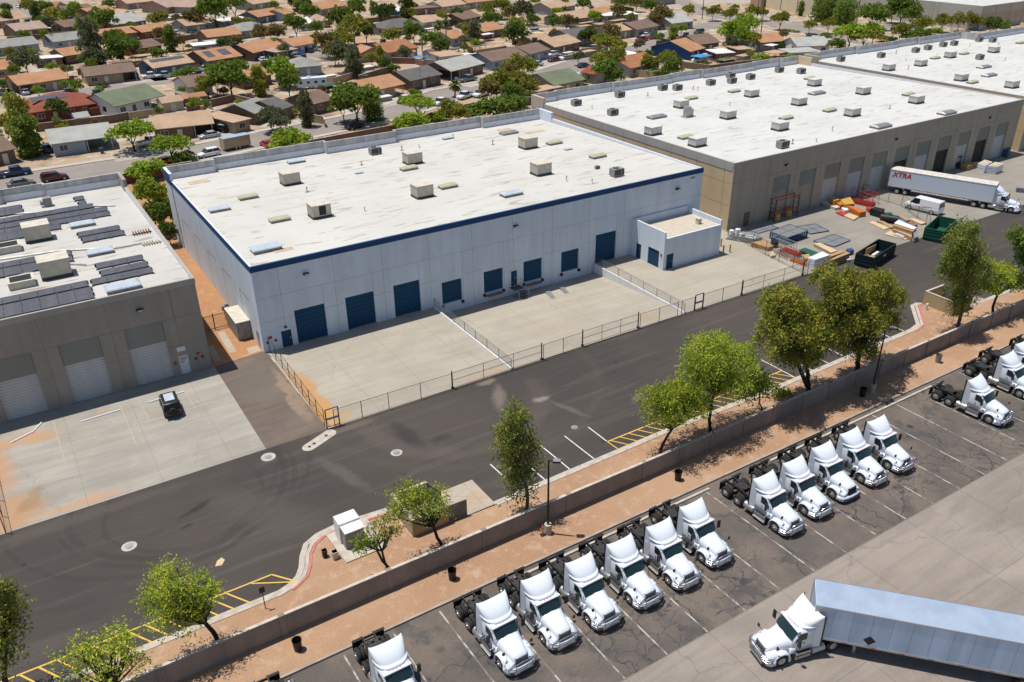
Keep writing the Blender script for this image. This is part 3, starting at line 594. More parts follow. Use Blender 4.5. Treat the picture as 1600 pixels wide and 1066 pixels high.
tan_house(RW, 91.8, 167.6, 85.6, 139.9, 10.5, 11.25, bays, 'roof_white_clean', 10.1, [(91.8, 97.5, 0), (97.5, 112, .7), (112, 128, 0), (128, 137, .7), (137, 153, 0), (153, 162, .7), (162, 167.6, 0)], dark=(5, 7, 9), white=(2, 3, 4, 6, 8, 10))
mandoor(HOLD, 95.2, 96.3, 0, 2.15, 85.6, 'rust')
for x in (103.1, 130.0, 157.2): walllamp(HOLD, x, 8.45, 85.6)
rebase(RW, HOLD)
RW2 = empty('warehouse', (171, 85.6, 0), 0, 'farther tan warehouse with a white roof full of coolers, at the top right', 'warehouse')
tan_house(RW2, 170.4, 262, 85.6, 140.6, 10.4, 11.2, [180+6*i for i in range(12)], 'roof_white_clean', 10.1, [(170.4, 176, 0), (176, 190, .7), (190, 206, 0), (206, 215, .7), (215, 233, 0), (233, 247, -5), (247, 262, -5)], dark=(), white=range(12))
b = MB(); b.box(170.36, 170.42, 87.2, 88.4, 0, 2.2); b.build('door', 'rust', HOLD)
rebase(RW2, HOLD)
# --- far right corner building
b = MB(); b.box(315, 450, 184, 250, 0, 8.2); o = b.build('walls', 'wall_light_band', HOLD)
b = MB(); b.box(314.95, 450, 183.95, 183.997, 2.6, 5.4); b.build('tan_stripe', 'wall_taupe', HOLD)
b = MB(); b.box(315.4, 449.6, 184.4, 249.6, 8.15, 8.22); b.build('roof', 'roof_white_clean', HOLD)
b = MB(); [b.box(315+9*i-.04, 315+9*i+.04, 183.93, 184.02, 0, 8.2) for i in range(1, 15)]; b.build('panel_joints', 'groove_tan', HOLD)
r_ = empty('warehouse', (315, 184, 0), 0, 'pale building with a tan stripe in the top right corner', 'warehouse'); rebase(r_, HOLD)
# --- left warehouse
LW = empty('warehouse', (14.1, 86.4, 0), 0, 'grey-brown warehouse with rooftop solar panels and white ribbed doors, on the left', 'warehouse')
X1 = 14.1; X0 = -48; Y = 86.4; bays = [6.3-6.2*i for i in range(8)]
ops = [(xa, xa+3.8, -.02, 6.78) for xa in bays]+[(10.85, 11.9, -.02, 2.3)]
shellwall(HOLD, X0, X1, Y, 128.9, 10.75, 11.55, ops, [(-48, -30, 0), (-30, -14, .7), (-14, -1.2, 0), (-1.2, 4.2, .7), (4.2, 14.1, 0)], ['wall_greige_dark'], 10.5, -.02, 'wall_greige_dark', zin=9.75)
roofsheet(HOLD, X0+.25, X1-.25, Y+.25, 129.6, 10.6, 9.75, 'roof_white_left')
for xa in bays:
    b = MB(); b.box(xa+.01, xa+3.79, Y+.12, Y+.26, 4.4, 6.77); b.build('infill_panel', 'wall_grey_panel', HOLD)
    rollup(HOLD, xa, xa+3.8, -.02, 4.4, Y+.27, 'door_grey', .3)
mandoor(HOLD, 10.85, 11.9, 0, 2.3, Y+.2, 'sign_white')
b = MB()
for z in (2.0, 1.87, 1.74, 1.55, 1.42): b.box(11.05, 11.7 if z > 1.6 else 11.45, Y+.135, Y+.15, z-.02, z+.02)
b.build('door_notice', 'groove', HOLD)
b = MB(); b.box(10.9, 11.75, Y-.03, Y-.002, 2.85, 3.35); b.build('wall_sign', 'sign_white', HOLD)
b = MB(); b.box(12.75, 13.1, Y-.03, Y-.002, 1.95, 2.25); b.build('fire_sign', 'red_paint', HOLD)
b = MB(); b.box(12.5, 12.72, Y-.12, Y-.002, 1.45, 1.65); b.box(13.2, 13.42, Y-.12, Y-.002, 1.5, 1.7); b.build('hydrant_outlets', 'black_plastic', HOLD)
b = MB(); b.box(10.3, 10.6, Y-.03, Y-.002, 1.4, 1.8); b.build('fire_alarm', 'rust', HOLD)
vs = [(xa+5.0, 6.85, 10.1) for xa in bays]+[(xa-1.2, 0, 6.8) for xa in bays]+[(11.4, 3.5, 6.8), (11.4, 6.85, 10.1)]
hs = [(X0, X1, 6.82)]+[(xa-2.35, xa-.05, 3.6) for xa in bays]+[(10.2, 14.1, 3.6)]
grooves(HOLD, Y, vs, hs, 'groove_tan', .018)
b = MB(); b.box(X0-.05, X1+.06, Y-.06, Y+.22, 10.15, 10.8); b.build('coping', 'coping_grey', HOLD)
b = MB(); b.add([(X1-.27, Y+.23, 10.7), (X1-.27, 124.9, 10.45), (X1+.06, 124.9, 10.45), (X1+.06, Y+.23, 10.7), (X1-.27, Y+.23, 10.8), (X1-.27, 124.9, 10.55), (X1+.06, 124.9, 10.55), (X1+.06, Y+.23, 10.8)], [(0, 1, 2, 3)[::-1], (4, 5, 6, 7)[::-1], (0, 1, 5, 4), (3, 7, 6, 2)]); b.build('coping', 'coping_grey', HOLD)
walllamp(HOLD, 8.25, 8.64, Y)
rebase(LW, HOLD)
# --- low annex in front of the blue warehouse
AX = empty('annex', (73.5, 79.35, 0), 0, 'low white annex with a small blue roll-up door, built against the warehouse front', 'annex')
X0, X1, Yf, Yb = 73.45, 84.0, 79.35, 86.33
b = MB(); facade(b, X0, X1, Yf, -.02, 4.55, [(74.0, 75.25, -.02, 2.2)], .15); b.add([(X0, Yf, 4.55), (X1, Yf, 4.55), (X1, Yf+.22, 4.55), (X0, Yf+.22, 4.55)], [(0, 1, 2, 3)]); b.build('front_wall', 'wall_white', HOLD, fix=False)
b = MB()   # left wall facing -X with two doors and a higher parapet
for (ya, yb, za, zb) in ((Yf, 80.3, -.02, 5.5), (80.3, 82.6, 2.5, 5.5), (82.6, 84.1, -.02, 5.5), (84.1, 85.2, 2.2, 5.5), (85.2, Yb, -.02, 5.5)): b.box(X0-.002, X0+.24, ya+.002, yb-.0, za, zb)
b.build('left_wall', 'wall_white', HOLD)
b = MB(); b.box(X1-.24, X1+.002, Yf+.003, Yb, -.02, 5.2); b.build('right_wall', 'wall_white', HOLD)
b = MB(); b.box(X0+.25, X1-.25, Yb-.25, Yb-.002, 4, 5.45); b.build('rear_wall', 'wall_white', HOLD)
b = MB(); b.add([(X0+.24, Yf+.22, 4.5), (X1-.24, Yf+.22, 4.5), (X1-.24, Yb-.25, 4.42), (X0+.24, Yb-.25, 4.42)], [(0, 1, 2, 3)]); b.build('roof', 'roof_dusty', HOLD, fix=False)
b = MB()
for i in range(9): b.box(X0+.1, X0+.14, 80.3, 82.6, .02+i*.275, .02+i*.275+.25)
b.build('roll_up_door', 'door_teal', HOLD)
b = MB(); b.box(X0+.1, X0+.15, 84.1, 85.2, 0, 2.2); b.build('door', 'door_teal', HOLD)
mandoor(HOLD, 74.0, 75.25, 0, 2.2, Yf+.12, 'door_teal')
b = MB(); b.box(X0-.1, X0-.004, 79.75, 79.95, 1.9, 2.3); b.build('alarm_box', 'red_paint', HOLD)
rebase(AX, HOLD)
b = MB(); b.box(-.3, .3, -.3, .3, 0, .75); b.box(-.36, .36, -.36, .36, .75, .8)
o = b.build('roof_vent', 'hvac_beige', loc=(81.6, 81.6, 4.49)); tag(o, 'small grey vent box on the flat roof of the low annex', 'vent')
# --- retaining walls with pipe rails beside the truck well
def retain(x, lab, xe):
    r_ = empty('retaining_wall', (x, 77, 0), 0, lab, 'retaining wall')
    b = MB(); b.box(x-.13, x+.13, 67.7, 86.2, -1.5, .17); b.build('wall', 'wall_plain_white', HOLD)
    b = MB()
    for z in (.45, .75, 1.05, 1.3): b.tube((x, 67.8, z), (x, 86.2, z), .028, n=6)
    b.build('rail', 'metal_rail', HOLD)
    for i in range(8):
        b = MB(); b.tube((x, 67.85+i*2.61, .15), (x, 67.85+i*2.61, 1.33), .035, n=6); b.build('post', 'metal_rail', HOLD)
    rebase(r_, HOLD)
retain(41.7, 'low white wall with pipe railing on the left side of the truck well', 0); retain(66.95, 'low white wall with pipe railing on the right side of the truck well', 0)
# steps to the dock door
st = empty('steel_steps', (53.9, 85.3, -1.2), 0, 'dark steel steps with a handrail below the door between the dock doors', 'steps')
b = MB(); b.box(-.9, .6, -.1, 1.0, 1.08, 1.16); b.build('platform', 'metal_dark', st)
for i in range(4):
    b = MB(); b.box(-.45, .55, -.5-.32*i, -.2-.32*i, .86-.26*i, .92-.26*i); b.build('tread', 'metal_dark', st)
b = MB()
for x in (-.9, .65): b.path([(x, 1, 2.1), (x, -.1, 2.1), (x, -1.4, 1.1), (x, -1.4, 0)], .03); b.path([(x, -.1, 0), (x, -.1, 2.1)], .03); b.path([(x, 1, 1.6), (x, -.1, 1.6), (x, -1.4, .6)], .025)
b.build('handrail', 'metal_rail', st)
for i, (x, y, lab) in enumerate(((57.2, 82.9, 'loose steel ramp plate lying on the ground, left one below the dock doors'), (59.6, 83.3, 'loose steel ramp plate lying on the ground, right one below the dock doors'))):
    b = MB(); b.box(-.3, .3, -1.2, 1.2, .02, .09); b.box(-.3, -.25, -1.2, 1.2, .09, .17); b.box(.25, .3, -1.2, 1.2, .09, .17)
    tag(b.build('ramp_plate', 'alu', loc=(x, y, -.98 if i == 0 else -1.0), rz=-.25), lab, 'ramp plate')
# ------------------------------------------------------------------ road tractor
def ringyz(x, pts): return [(x, y, z) for y, z in pts]
def sect(x, hw, z0, z1, r=.12, hw0=None):
    """closed rounded section across the vehicle at station x"""
    a = hw if hw0 is None else hw0
    return [(x, -a, z0), (x, -hw, z0+(z1-z0)*.3), (x, -hw, z1-r*1.6), (x, -hw+r*.45, z1-r*.5), (x, -hw+r*1.6, z1), (x, 0, z1+.015), (x, hw-r*1.6, z1), (x, hw-r*.45, z1-r*.5), (x, hw, z1-r*1.6), (x, hw, z0+(z1-z0)*.3), (x, a, z0), (x, 0, z0)]
def wheel_into(root, x, y, r, w_, rimm='alu', n=20, hub=True, face=1):
    b = MB(); b.tube((0, -w_/2+.015, 0), (0, w_/2-.015, 0), r*.58, n=14)
    if hub:
        b.tube((0, face*w_*.5, 0), (0, face*(w_*.5+.03), 0), r*.5, r*.4, n=12)
        b.tube((0, face*w_*.5, 0), (0, face*(w_*.5+.08), 0), r*.2, r*.15, n=8)
    o = b.build('wheel', rimm, root, loc=(x, y, r))
    b = MB(); k = [(-w_/2+.03, .6), (-w_/2, .72), (-w_/2, .9), (-w_/2+.05, 1.0), (w_/2-.05, 1.0), (w_/2, .9), (w_/2, .72), (w_/2-.03, .6)]
    b.loft([[(math.cos(2*math.pi*i/n)*r*q, yy, math.sin(2*math.pi*i/n)*r*q) for i in range(n)] for yy, q in k], caps=False)
    b.build('tyre', 'tyre', o, fix=True); return o
def make_tractor(guard=True, label=None, fairing=True):
    T = empty('road_tractor', (0, 0, 0), 0, label, 'truck')
    # frame
    b = MB()
    for y in (-.42, .42): b.box(-3.75, 2.9, y-.045, y+.045, .82, 1.06)
    for x in (-3.6, -2.25, -.9, -3.0): b.box(x-.05, x+.05, -.4, .4, .84, 1.02)
    b.build('frame', 'frame_black', T)
    b = MB()
    for x in (-1.5, -2.85):
        b.tube((x, -.95, .52), (x, .95, .52), .09, n=8); b.tube((x, -.05, .52), (x+.01, .28, .52), .2, n=10)
        for y in (-.6, .6): b.box(x-.55, x+.45, y-.06, y+.06, .52, .62); b.tube((x-.4, y, .6), (x-.4, y, .85), .13, n=8)
    b.tube((2.55, -.9, .5), (2.55, .9, .5), .07, n=8); b.path([(-1.4, 0, .55), (1.2, 0, .75)], .06)
    b.build('axles', 'frame_black', T)
    b = MB(); b.prism([(.5*math.cos(t), .46*math.sin(t)) for t in [i*.349 for i in range(18)] if True], 1.12, 1.2, T=Matrix.Translation((-2.15, 0, 0)))
    b.box(-3.0, -2.3, -.35, -.12, 1.05, 1.17); b.box(-3.0, -2.3, .12, .35, 1.05, 1.17); b.box(-2.6, -1.7, -.5, .5, 1.06, 1.13)
    b.build('fifth_wheel', 'frame_black', T)
    b = MB(); b.box(-.35, .1, -.38, .38, 1.06, 1.1); b.path([(.1, -.2, 1.4), (-.3, -.15, 1.15), (-.8, -.1, 1.12), (-1.4, -.1, 1.15)], .035); b.path([(.1, .15, 1.5), (-.4, .2, 1.16), (-1.2, .15, 1.13)], .03)
    b.box(-.9, -.5, -.3, .3, 1.06, 1.12); b.build('deck_plate', 'frame_black', T)
    for y, f_ in ((-.95, -1), (.95, 1)):
        for x in (-1.5, -2.85):
            wheel_into(T, x, y+f_*.16, .51, .27, 'alu', face=f_); wheel_into(T, x, y-f_*.16, .51, .27, 'alu', hub=False, face=f_)
        wheel_into(T, 2.55, y+f_*.08, .51, .29, 'alu', face=f_)
    for y in (-.82, .82):
        b = MB(); b.box(-3.62, -3.58, y-.36, y+.36, .3, 1.12); b.box(-3.62, -3.4, y-.36, y+.36, 1.12, 1.15); b.build('mud_flap', 'black_plastic', T)
        b = MB(); b.box(-3.7, -3.66, y-.2, y+.05, .88, .98); b.build('tail_lamp', 'lamp_red', T)
        s_ = 1 if y > 0 else -1
        b = MB(); b.tube((-.75, s_*.98, .66), (.25, s_*.98, .66), .33, n=18)
        for x in (-.62, -.1, .14): b.tube((x, s_*.98, .66), (x+.05, s_*.98, .66), .338, n=18)
        b.build('fuel_tank', 'alu', T)
        b = MB(); b.box(.32, 1.5, s_*1.0-.2, s_*1.0+.2, .36, .86); b.box(.3, 1.52, s_*1.12-.2, s_*1.12+.1, .3, .36)
        o = b.build('step_box', 'alu', T, bevel=.02)
        b = MB(); b.box(.38, 1.44, s_*1.1-.1, s_*1.1+.11, .862, .875); b.box(.38, 1.44, s_*1.2-.03, s_*1.2+.03, .56, .6); b.build('tread', 'black_plastic', o)
    # cab
    b = MB()
    b.loft([sect(.12, 1.05, .95, 2.62, .14), sect(.2, 1.07, .9, 2.68, .14), sect(1.2, 1.06, .88, 2.70, .2), sect(1.3, 1.04, .88, 2.6, .2), sect(1.62, 1.0, .88, 2.12, .16), sect(1.82, .95, .9, 1.86, .16)])
    b.box(.72, .735, -1.075, 1.075, 1.0, 2.5)
    cab = b.build('cab', 'truck_white', T)
    b = MB(); zt, zb = 2.58, 1.93
    b.add([(1.33, -.86, zt), (1.33, .86, zt), (1.82, .9, zb), (1.82, -.9, zb), (1.42, 0, zt+.03), (1.93, 0, zb-.02), (1.41, -.45, zt+.02), (1.41, .45, zt+.02), (1.91, -.45, zb-.01), (1.91, .45, zb-.01)],
          [(0, 6, 8, 3), (6, 4, 5, 8), (4, 7, 9, 5), (7, 1, 2, 9)], smooth=True)
    b.build('windshield', 'auto_glass', T, fix=True)
    b = MB(); b.box(1.28, 1.52, -.98, .98, 2.55, 2.66); b.build('sun_visor', 'truck_white', T, bevel=.04)
    for s_ in (-1, 1):
        b = MB(); b.add([(.78, s_*1.082, 1.9), (1.62, s_*1.05, 1.78), (1.58, s_*1.03, 1.98), (1.28, s_*1.06, 2.5), (.78, s_*1.078, 2.5)], [(0, 1, 2, 3, 4)]); b.build('side_window', 'auto_glass', T, fix=False)
        b = MB(); b.box(.86, 1.0, s_*1.085-.012, s_*1.085+.012, 1.55, 1.6); b.build('door_handle', 'black_plastic', T)
        b = MB(); b.box(1.55, 1.68, s_*1.4-.12, s_*1.4+.12, 1.75, 2.4); b.path([(1.6, s_*1.02, 2.45), (1.62, s_*1.35, 2.42)], .02); b.path([(1.6, s_*1.02, 1.8), (1.62, s_*1.35, 1.8)], .02); b.build('mirror', 'black_plastic', T, bevel=.03)
        b = MB(); b.box(3.0, 3.08, s_*1.1-.09, s_*1.1+.09, 1.72, 1.95); b.path([(2.85, s_*.78, 1.45), (3.03, s_*1.08, 1.78)], .018); b.build('hood_mirror', 'black_plastic', T)
    b = MB()
    for y in (-.8, -.25, 0, .25, .8): b.box(1.36, 1.42, y-.035, y+.035, 2.655, 2.68)
    b.build('marker_lamps', 'amber', T)
    # hood with fenders
    b = MB()
    def hs(x, hw, z0, z1, k=.55):
        return [(x, -hw, z0), (x, -hw, z0+(z1-z0)*.55), (x, -hw*.86, z1-(z1-z0)*.12), (x, -hw*k, z1), (x, 0, z1+.05), (x, hw*k, z1), (x, hw*.86, z1-(z1-z0)*.12), (x, hw, z0+(z1-z0)*.55), (x, hw, z0), (x, 0, z0)]
    b.loft([hs(1.78, .93, 1.0, 1.93), hs(2.2, .84, 1.0, 1.84), hs(2.8, .74, 1.0, 1.69), hs(3.3, .66, .95, 1.52), hs(3.48, .60, .8, 1.42), hs(3.54, .54, .8, 1.3)])
    for s_ in (-1, 1):
        rings = []
        for j in range(9):
            t = -.35+j*(math.pi+.5)/8; x = 2.55+.73*math.cos(t)*-1; z = .5+.72*math.sin(t) if t > 0 else .5+.72*math.sin(t)*.8
            xo = 2.55-.60*math.cos(t); zo = .5+.60*math.sin(t)
            rings.append([(x, s_*.62, z+.02), (x, s_*1.0, z+.01), (x*.99+.0255, s_*1.18, z-.06), (xo, s_*1.19, zo-.02), (xo, s_*.62, zo)])
        b.loft(rings)
        b.loft([[(2.9, s_*.55, .9), (2.9, s_*1.1, .9), (2.9, s_*1.12, 1.1), (2.9, s_*.9, 1.25), (2.9, s_*.55, 1.4)], [(3.35, s_*.5, .8), (3.35, s_*1.12, .75), (3.35, s_*1.1, .98), (3.35, s_*.85, 1.12), (3.35, s_*.5, 1.3)], [(3.55, s_*.5, .78), (3.55, s_*1.0, .7), (3.55, s_*.96, .92), (3.55, s_*.8, 1.0), (3.55, s_*.5, 1.15)]])
        b.loft([[(1.55, s_*.7, .9), (1.55, s_*1.1, .88), (1.55, s_*1.06, 1.3), (1.55, s_*.8, 1.5)], [(1.95, s_*.7, .95), (1.95, s_*1.17, .98), (1.95, s_*1.1, 1.16), (1.95, s_*.75, 1.4)]])
    hood = b.build('hood', 'truck_white', T)
    for s_ in (-1, 1):
        b = MB(); b.loft([[(3.38, s_*.72, .98), (3.38, s_*1.09, .93), (3.38, s_*1.1, .8), (3.38, s_*.74, .82)], [(3.57, s_*.72, .97), (3.57, s_*.97, .9), (3.57, s_*.98, .79), (3.57, s_*.74, .8)]], smooth=False); b.build('headlight', 'lamp_clear', T)
        b = MB(); b.box(3.5, 3.575, s_*.88-.06, s_*.88+.06, .85, .93); b.build('headlight_unit', 'chrome' if guard else 'black_plastic', T)
    b = MB(); b.loft([[(3.50, -.52, .8), (3.50, .52, .8), (3.44, .5, 1.40), (3.44, -.5, 1.40)], [(3.60, -.50, .8), (3.60, .50, .8), (3.53, .46, 1.36), (3.53, -.46, 1.36)]], smooth=False)
    g_ = b.build('grille', 'grille_dark', T)
    b = MB()
    for i in range(6):
        z = .88+i*.09; x = 3.605-(z-.8)*.12; b.box(x, x+.015, -.46, .46, z-.012, z+.012)
    for s_ in (-1, 1): b.add([(3.61, s_*.5, .8), (3.61, s_*.54, .8), (3.54, s_*.5, 1.39), (3.54, s_*.46, 1.39)], [(0, 1, 2, 3)])
    b.box(3.52, 3.56, -.48, .48, 1.36, 1.41); b.build('grille_bars', 'chrome' if guard else 'black_plastic', g_)
    b = MB(); pr = [(3.1, 1.2), (3.35, 1.19), (3.62, 1.0), (3.72, .6), (3.75, 0)]
    pts = pr+[(x, -y) for x, y in pr[::-1][1:]]
    b.loft([[(x, y, .32), (x+.02, y*1.01, .5), (x, y, .74), (x-.18, y*.96, .74), (x-.18, y*.96, .32)] for x, y in pts]); b.build('bumper', 'truck_white', T)
    b = MB(); b.loft([[(x+.012, y*1.01, .40), (x+.03, y*1.015, .5), (x+.012, y*1.01, .56)] for x, y in pts[2:-2]], closed=False, caps=False); b.build('bumper_intake', 'black_plastic', T)
    if guard:
        b = MB()
        q = [(3.25, 1.24), (3.62, 1.12), (3.82, .7), (3.88, 0), (3.82, -.7), (3.62, -1.12), (3.25, -1.24)]
        for z in (.62, .82): b.path([(x, y, z) for x, y in q], .032, 8)
        b.path([(3.82, -.62, 1.18), (3.86, -.4, 1.3), (3.88, 0, 1.34), (3.86, .4, 1.3), (3.82, .62, 1.18)], .035, 8); b.path([(3.83, -.6, 1.02), (3.87, 0, 1.04), (3.83, .6, 1.02)], .022, 8)
        for y in (-.62, .62): b.path([(3.84, y, .45), (3.86, y, .9), (3.82, y, 1.2)], .038, 8)
        for y in (-1.1, 1.1): b.path([(3.62, y, .6), (3.64, y, 1.02), (3.4, y*1.03, 1.05)], .026, 8); b.path([(3.64, y, 1.02), (3.83, y*.56, 1.05)], .024, 8)
        b.box(3.80, 3.86, -.75, .75, .36, .52)
        b.build('grille_guard', 'chrome', T)
    # roof fairing
    if fairing:
        b = MB(); N = 18; rings = []
        prof = [(0, 2.62, 1.26, 1.03), (.05, 2.70, 1.33, 1.08), (.1, 2.80, 1.30, 1.13), (.14, 2.86, 1.18, 1.13), (.17, 2.86, 1.08, 1.09), (.24, 2.94, 1.02, 1.10), (.36, 3.03, .95, 1.12), (.55, 3.19, .80, 1.14), (.72, 3.38, .56, 1.16), (.86, 3.55, .30, 1.17), (.94, 3.66, .08, 1.17), (1, 3.74, -.16, 1.15)]
        for (t, z, xf, hw) in prof:
            z = 2.62+(z-2.62)*.9
            r_ = []
            for i in range(N+1):
                th = -math.pi/2+math.pi*i/N; sx = max(0, math.cos(th))**.58
                x = -.28+(xf+.28)*sx; y = hw*math.copysign(abs(math.sin(th))**.68, math.sin(th))
                dip = -.07*(1-abs(y/hw)**2)*max(0, t-.7)/.3
                r_.append((x, y, z+dip))
            rings.append(r_)
        b.loft(rings, closed=False, caps=False)
        rb = [(p[0]-.03, p[1]*.96, p[2]-.01) for p in rings[-1]]
        k = len(rb); b.add(rings[-1]+rb, [(i, i+1, k+i+1, k+i) for i in range(k-1)])
        lo = [(p[0]-.03, p[1]*.93, 2.7) for p in rings[-1]]; b.add(rb+lo, [(i, i+1, k+i+1, k+i) for i in range(k-1)], smooth=True)
        b.build('roof_fairing', 'truck_white', T, fix=False)
        for s_ in (-1, 1):
            b = MB(); b.loft([[(-.3, s_*1.2, .95), (-.3, s_*1.17, .95), (.22, s_*1.05, .95), (.22, s_*1.085, .95)], [(-.3, s_*1.2, 2.7), (-.3, s_*1.17, 2.7), (.22, s_*1.05, 2.7), (.22, s_*1.085, 2.7)], [(-.28, s_*1.18, 3.6), (-.28, s_*1.15, 3.6), (-.1, s_*1.1, 3.5), (-.1, s_*1.13, 3.5)]], smooth=False); b.build('side_extender', 'truck_white', T)
            b = MB(); b.box(-.42, -.3, s_*1.17-.04, s_*1.17+.04, .98, 3.6); b.build('edge_seal', 'black_plastic', T)
    return T
trk = make_tractor(True); trk2 = make_tractor(False)
bpy.context.view_layer.update()
def place(src, used, loc, rz, label, group):
    o = src if not used else copy_tree(src)
    o.location = loc; o.rotation_euler = (0, 0, rz); o['label'] = label; o['group'] = group; return o
TG = 'white road tractors parked in the stalls'
spots = [(5.65, 37.3, -.5, 'white tractor of which only the black rear frame shows, bottom left of the truck lot'), (13.05, 37.0, 0, 'white tractor parked alone at the bottom edge, left of the row of six'),
 (20.75, 36.6, 1, 'leftmost white tractor in the row of six'), (24.45, 36.75, -.6, 'second white tractor from the left in the row of six'), (28.05, 36.5, .4, 'third white tractor from the left in the row of six'), (31.75, 36.45, .3, 'third white tractor from the right in the row of six'), (35.45, 36.35, -.4, 'second white tractor from the right in the row of six'), (39.15, 36.75, .5, 'rightmost white tractor in the row of six'),
 (46.6, 36.2, .5, 'leftmost white tractor in the row of five, beside an empty stall'), (50.25, 36.35, 0, 'second white tractor from the left in the row of five'), (54.0, 36.5, -.8, 'white tractor without a chrome guard, middle of the row of five'), (57.75, 36.6, .4, 'second white tractor from the right in the row of five'), (61.4, 36.55, -.3, 'rightmost white tractor in the row of five, next to the empty stalls'),
 (75.7, 36.0, 3.5, 'lone white tractor between empty stalls, right of the row of five'), (82.9, 37.0, .5, 'white tractor at the right edge, nearest of the three there'), (86.7, 37.6, -.5, 'white tractor at the right edge, middle one of the three there'), (92.3, 37.4, 0, 'white tractor at the right edge, farthest of the three there')]
used = False
for i, (x, y, da, lab) in enumerate(spots):
    if i == 10: place(trk2, False, (x, y, .006), R(-90+da), lab, TG)
    else: place(trk, used, (x, y, .006), R(-90+da), lab, TG); used = True
place(trk, True, (38.4, 24.55, .008), R(167), 'white tractor pulling the silver trailer out of the yard', TG)
# ------------------------------------------------------------------ trailers
def make_trailer(roofm, sidem, label, L=16.15, text=None):
    T = empty('box_trailer', (0, 0, 0), 0, label, 'trailer')   # x forward, nose at x = 0, tail at x = -L
    b = MB(); b.box(-L, 0, -1.29, 1.29, 1.22, 4.05); b.build('body', sidem, T, bevel=.03)
    b = MB(); b.box(-L+.04, -.04, -1.25, 1.25, 4.052, 4.075)
    for i in range(1, 27): b.box(-i*.6-.02, -i*.6+.02, -1.22, 1.22, 4.075, 4.085)
    b.build('roof', roofm, T)
    b = MB()
    for y in (-1.3, 1.3): b.box(-L-.005, .01, y-.012, y+.012, 3.97, 4.085); b.box(-L-.005, .01, y-.015, y+.015, 1.16, 1.32)
    for x in (-L, 0): b.box(x-.03, x+.03, -1.31, -1.2, 1.18, 4.08); b.box(x-.03, x+.03, 1.2, 1.31, 1.18, 4.08)
    b.build('rails', 'alu', T)
    b = MB()
    for y in (-1.318, 1.318):
        for i in range(9): b.box(-.6-i*1.8, -.25-i*1.8, y-.004, y+.004, 1.2, 1.26)
    b.build('reflectors', 'lamp_red', T)
    b = MB(); b.box(-L+.2, -3.4, -.5, -.4, .95, 1.16); b.box(-L+.2, -3.4, .4, .5, .95, 1.16)
    for i in range(20): b.box(-3-i*.62, -2.95-i*.62, -1.25, 1.25, 1.02, 1.16)
    b.build('underframe', 'frame_black', T)
    for s_ in (-1, 1):
        b = MB(); b.box(-3.1, -2.9, s_*.85-.06, s_*.85+.06, .15, 1.16); b.box(-3.15, -2.85, s_*.85-.14, s_*.85+.14, .1, .16); b.path([(-3, s_*.85, .6), (-3.8, s_*.7, 1.1)], .03); b.build('landing_leg', 'metal_galv', T)
        for x in (-L+1.6, -L+2.9):
            wheel_into(T, x, s_*1.1, .51, .27, 'alu', face=s_); wheel_into(T, x, s_*.78, .51, .27, 'alu', hub=False, face=s_)
    b = MB(); b.box(-L-.02, -L+.08, -1.0, 1.0, .5, .6); b.box(-L, -L+.08, -.75, -.65, .5, 1.2); b.box(-L, -L+.08, .65, .75, .5, 1.2); b.build('underride_bar', 'metal_galv', T)
    return T
t1 = make_trailer('trailer_roof', 'trailer_side', 'long silver-roofed box trailer behind the moving white tractor, bottom right')
nose = Vector((39.28, 24.97, 0)); t1.location = (nose.x, nose.y, .008); t1.rotation_euler = (0, 0, math.atan2(9.62, -8.74))
b = MB(); b.box(-.28, .28, -.006, .006, -.28, .28, T=Matrix.Rotation(R(45), 4, 'Y')); b.build('hazard_plate', 'black_plastic', t1, loc=(-3.7, 1.31, 1.85))
b = MB(); b.box(-1.35, -.02, 1.2, 1.296, 1.35, 3.95) if False else b.box(-.5, -.05, 1.293, 1.3, 1.35, 3.95); b.build('nose_panel', 'hvac_beige', t1)
t2 = make_trailer('trailer_roof_cream', 'trailer_white', 'white box trailer with red lettering backed into the dock of the tan warehouse')
d2 = Vector((172.29-164.61, 87.23-103.46)); a2 = math.atan2(at(1557, 291, 4.1).y-at(1410, 268, 4.1).y, at(1557, 291, 4.1).x-at(1410, 268, 4.1).x)
n0 = at(1557.5, 290.5, 4.08); dirv = Vector((math.cos(a2), math.sin(a2), 0)); side = Vector((-dirv.y, dirv.x, 0))
t2.location = (n0.x+side.x*1.29, n0.y+side.y*1.29, .008); t2.rotation_euler = (0, 0, a2)
cu = bpy.data.curves.new('lettering', 'FONT'); cu.body = 'XTRA'; cu.size = 1.15; cu.extrude = .006; cu.shear = .25; cu.space_character = 1.0; cu.offset = .03; cu.resolution_u = 2
to = bpy.data.objects.new('lettering_tmp', cu); C.objects.link(to); bpy.context.view_layer.update()
me = bpy.data.meshes.new_from_object(to.evaluated_get(bpy.context.evaluated_depsgraph_get())); me.materials.clear(); me.materials.append(M['red_paint'])
bpy.data.objects.remove(to); tx = bpy.data.objects.new('lettering', me); C.objects.link(tx); tx.parent = t2
tx.rotation_euler = (R(90), 0, 0); tx.location = (-15.7, -1.305, 2.95)
yaw3 = a2
p3 = Vector((t2.location.x, t2.location.y, 0))+dirv*1.75
o = place(trk2, True, (p3.x-dirv.x*1.5, p3.y-dirv.y*1.5, .006), a2, 'white tractor coupled under the lettered trailer, beside the tan warehouse', TG)
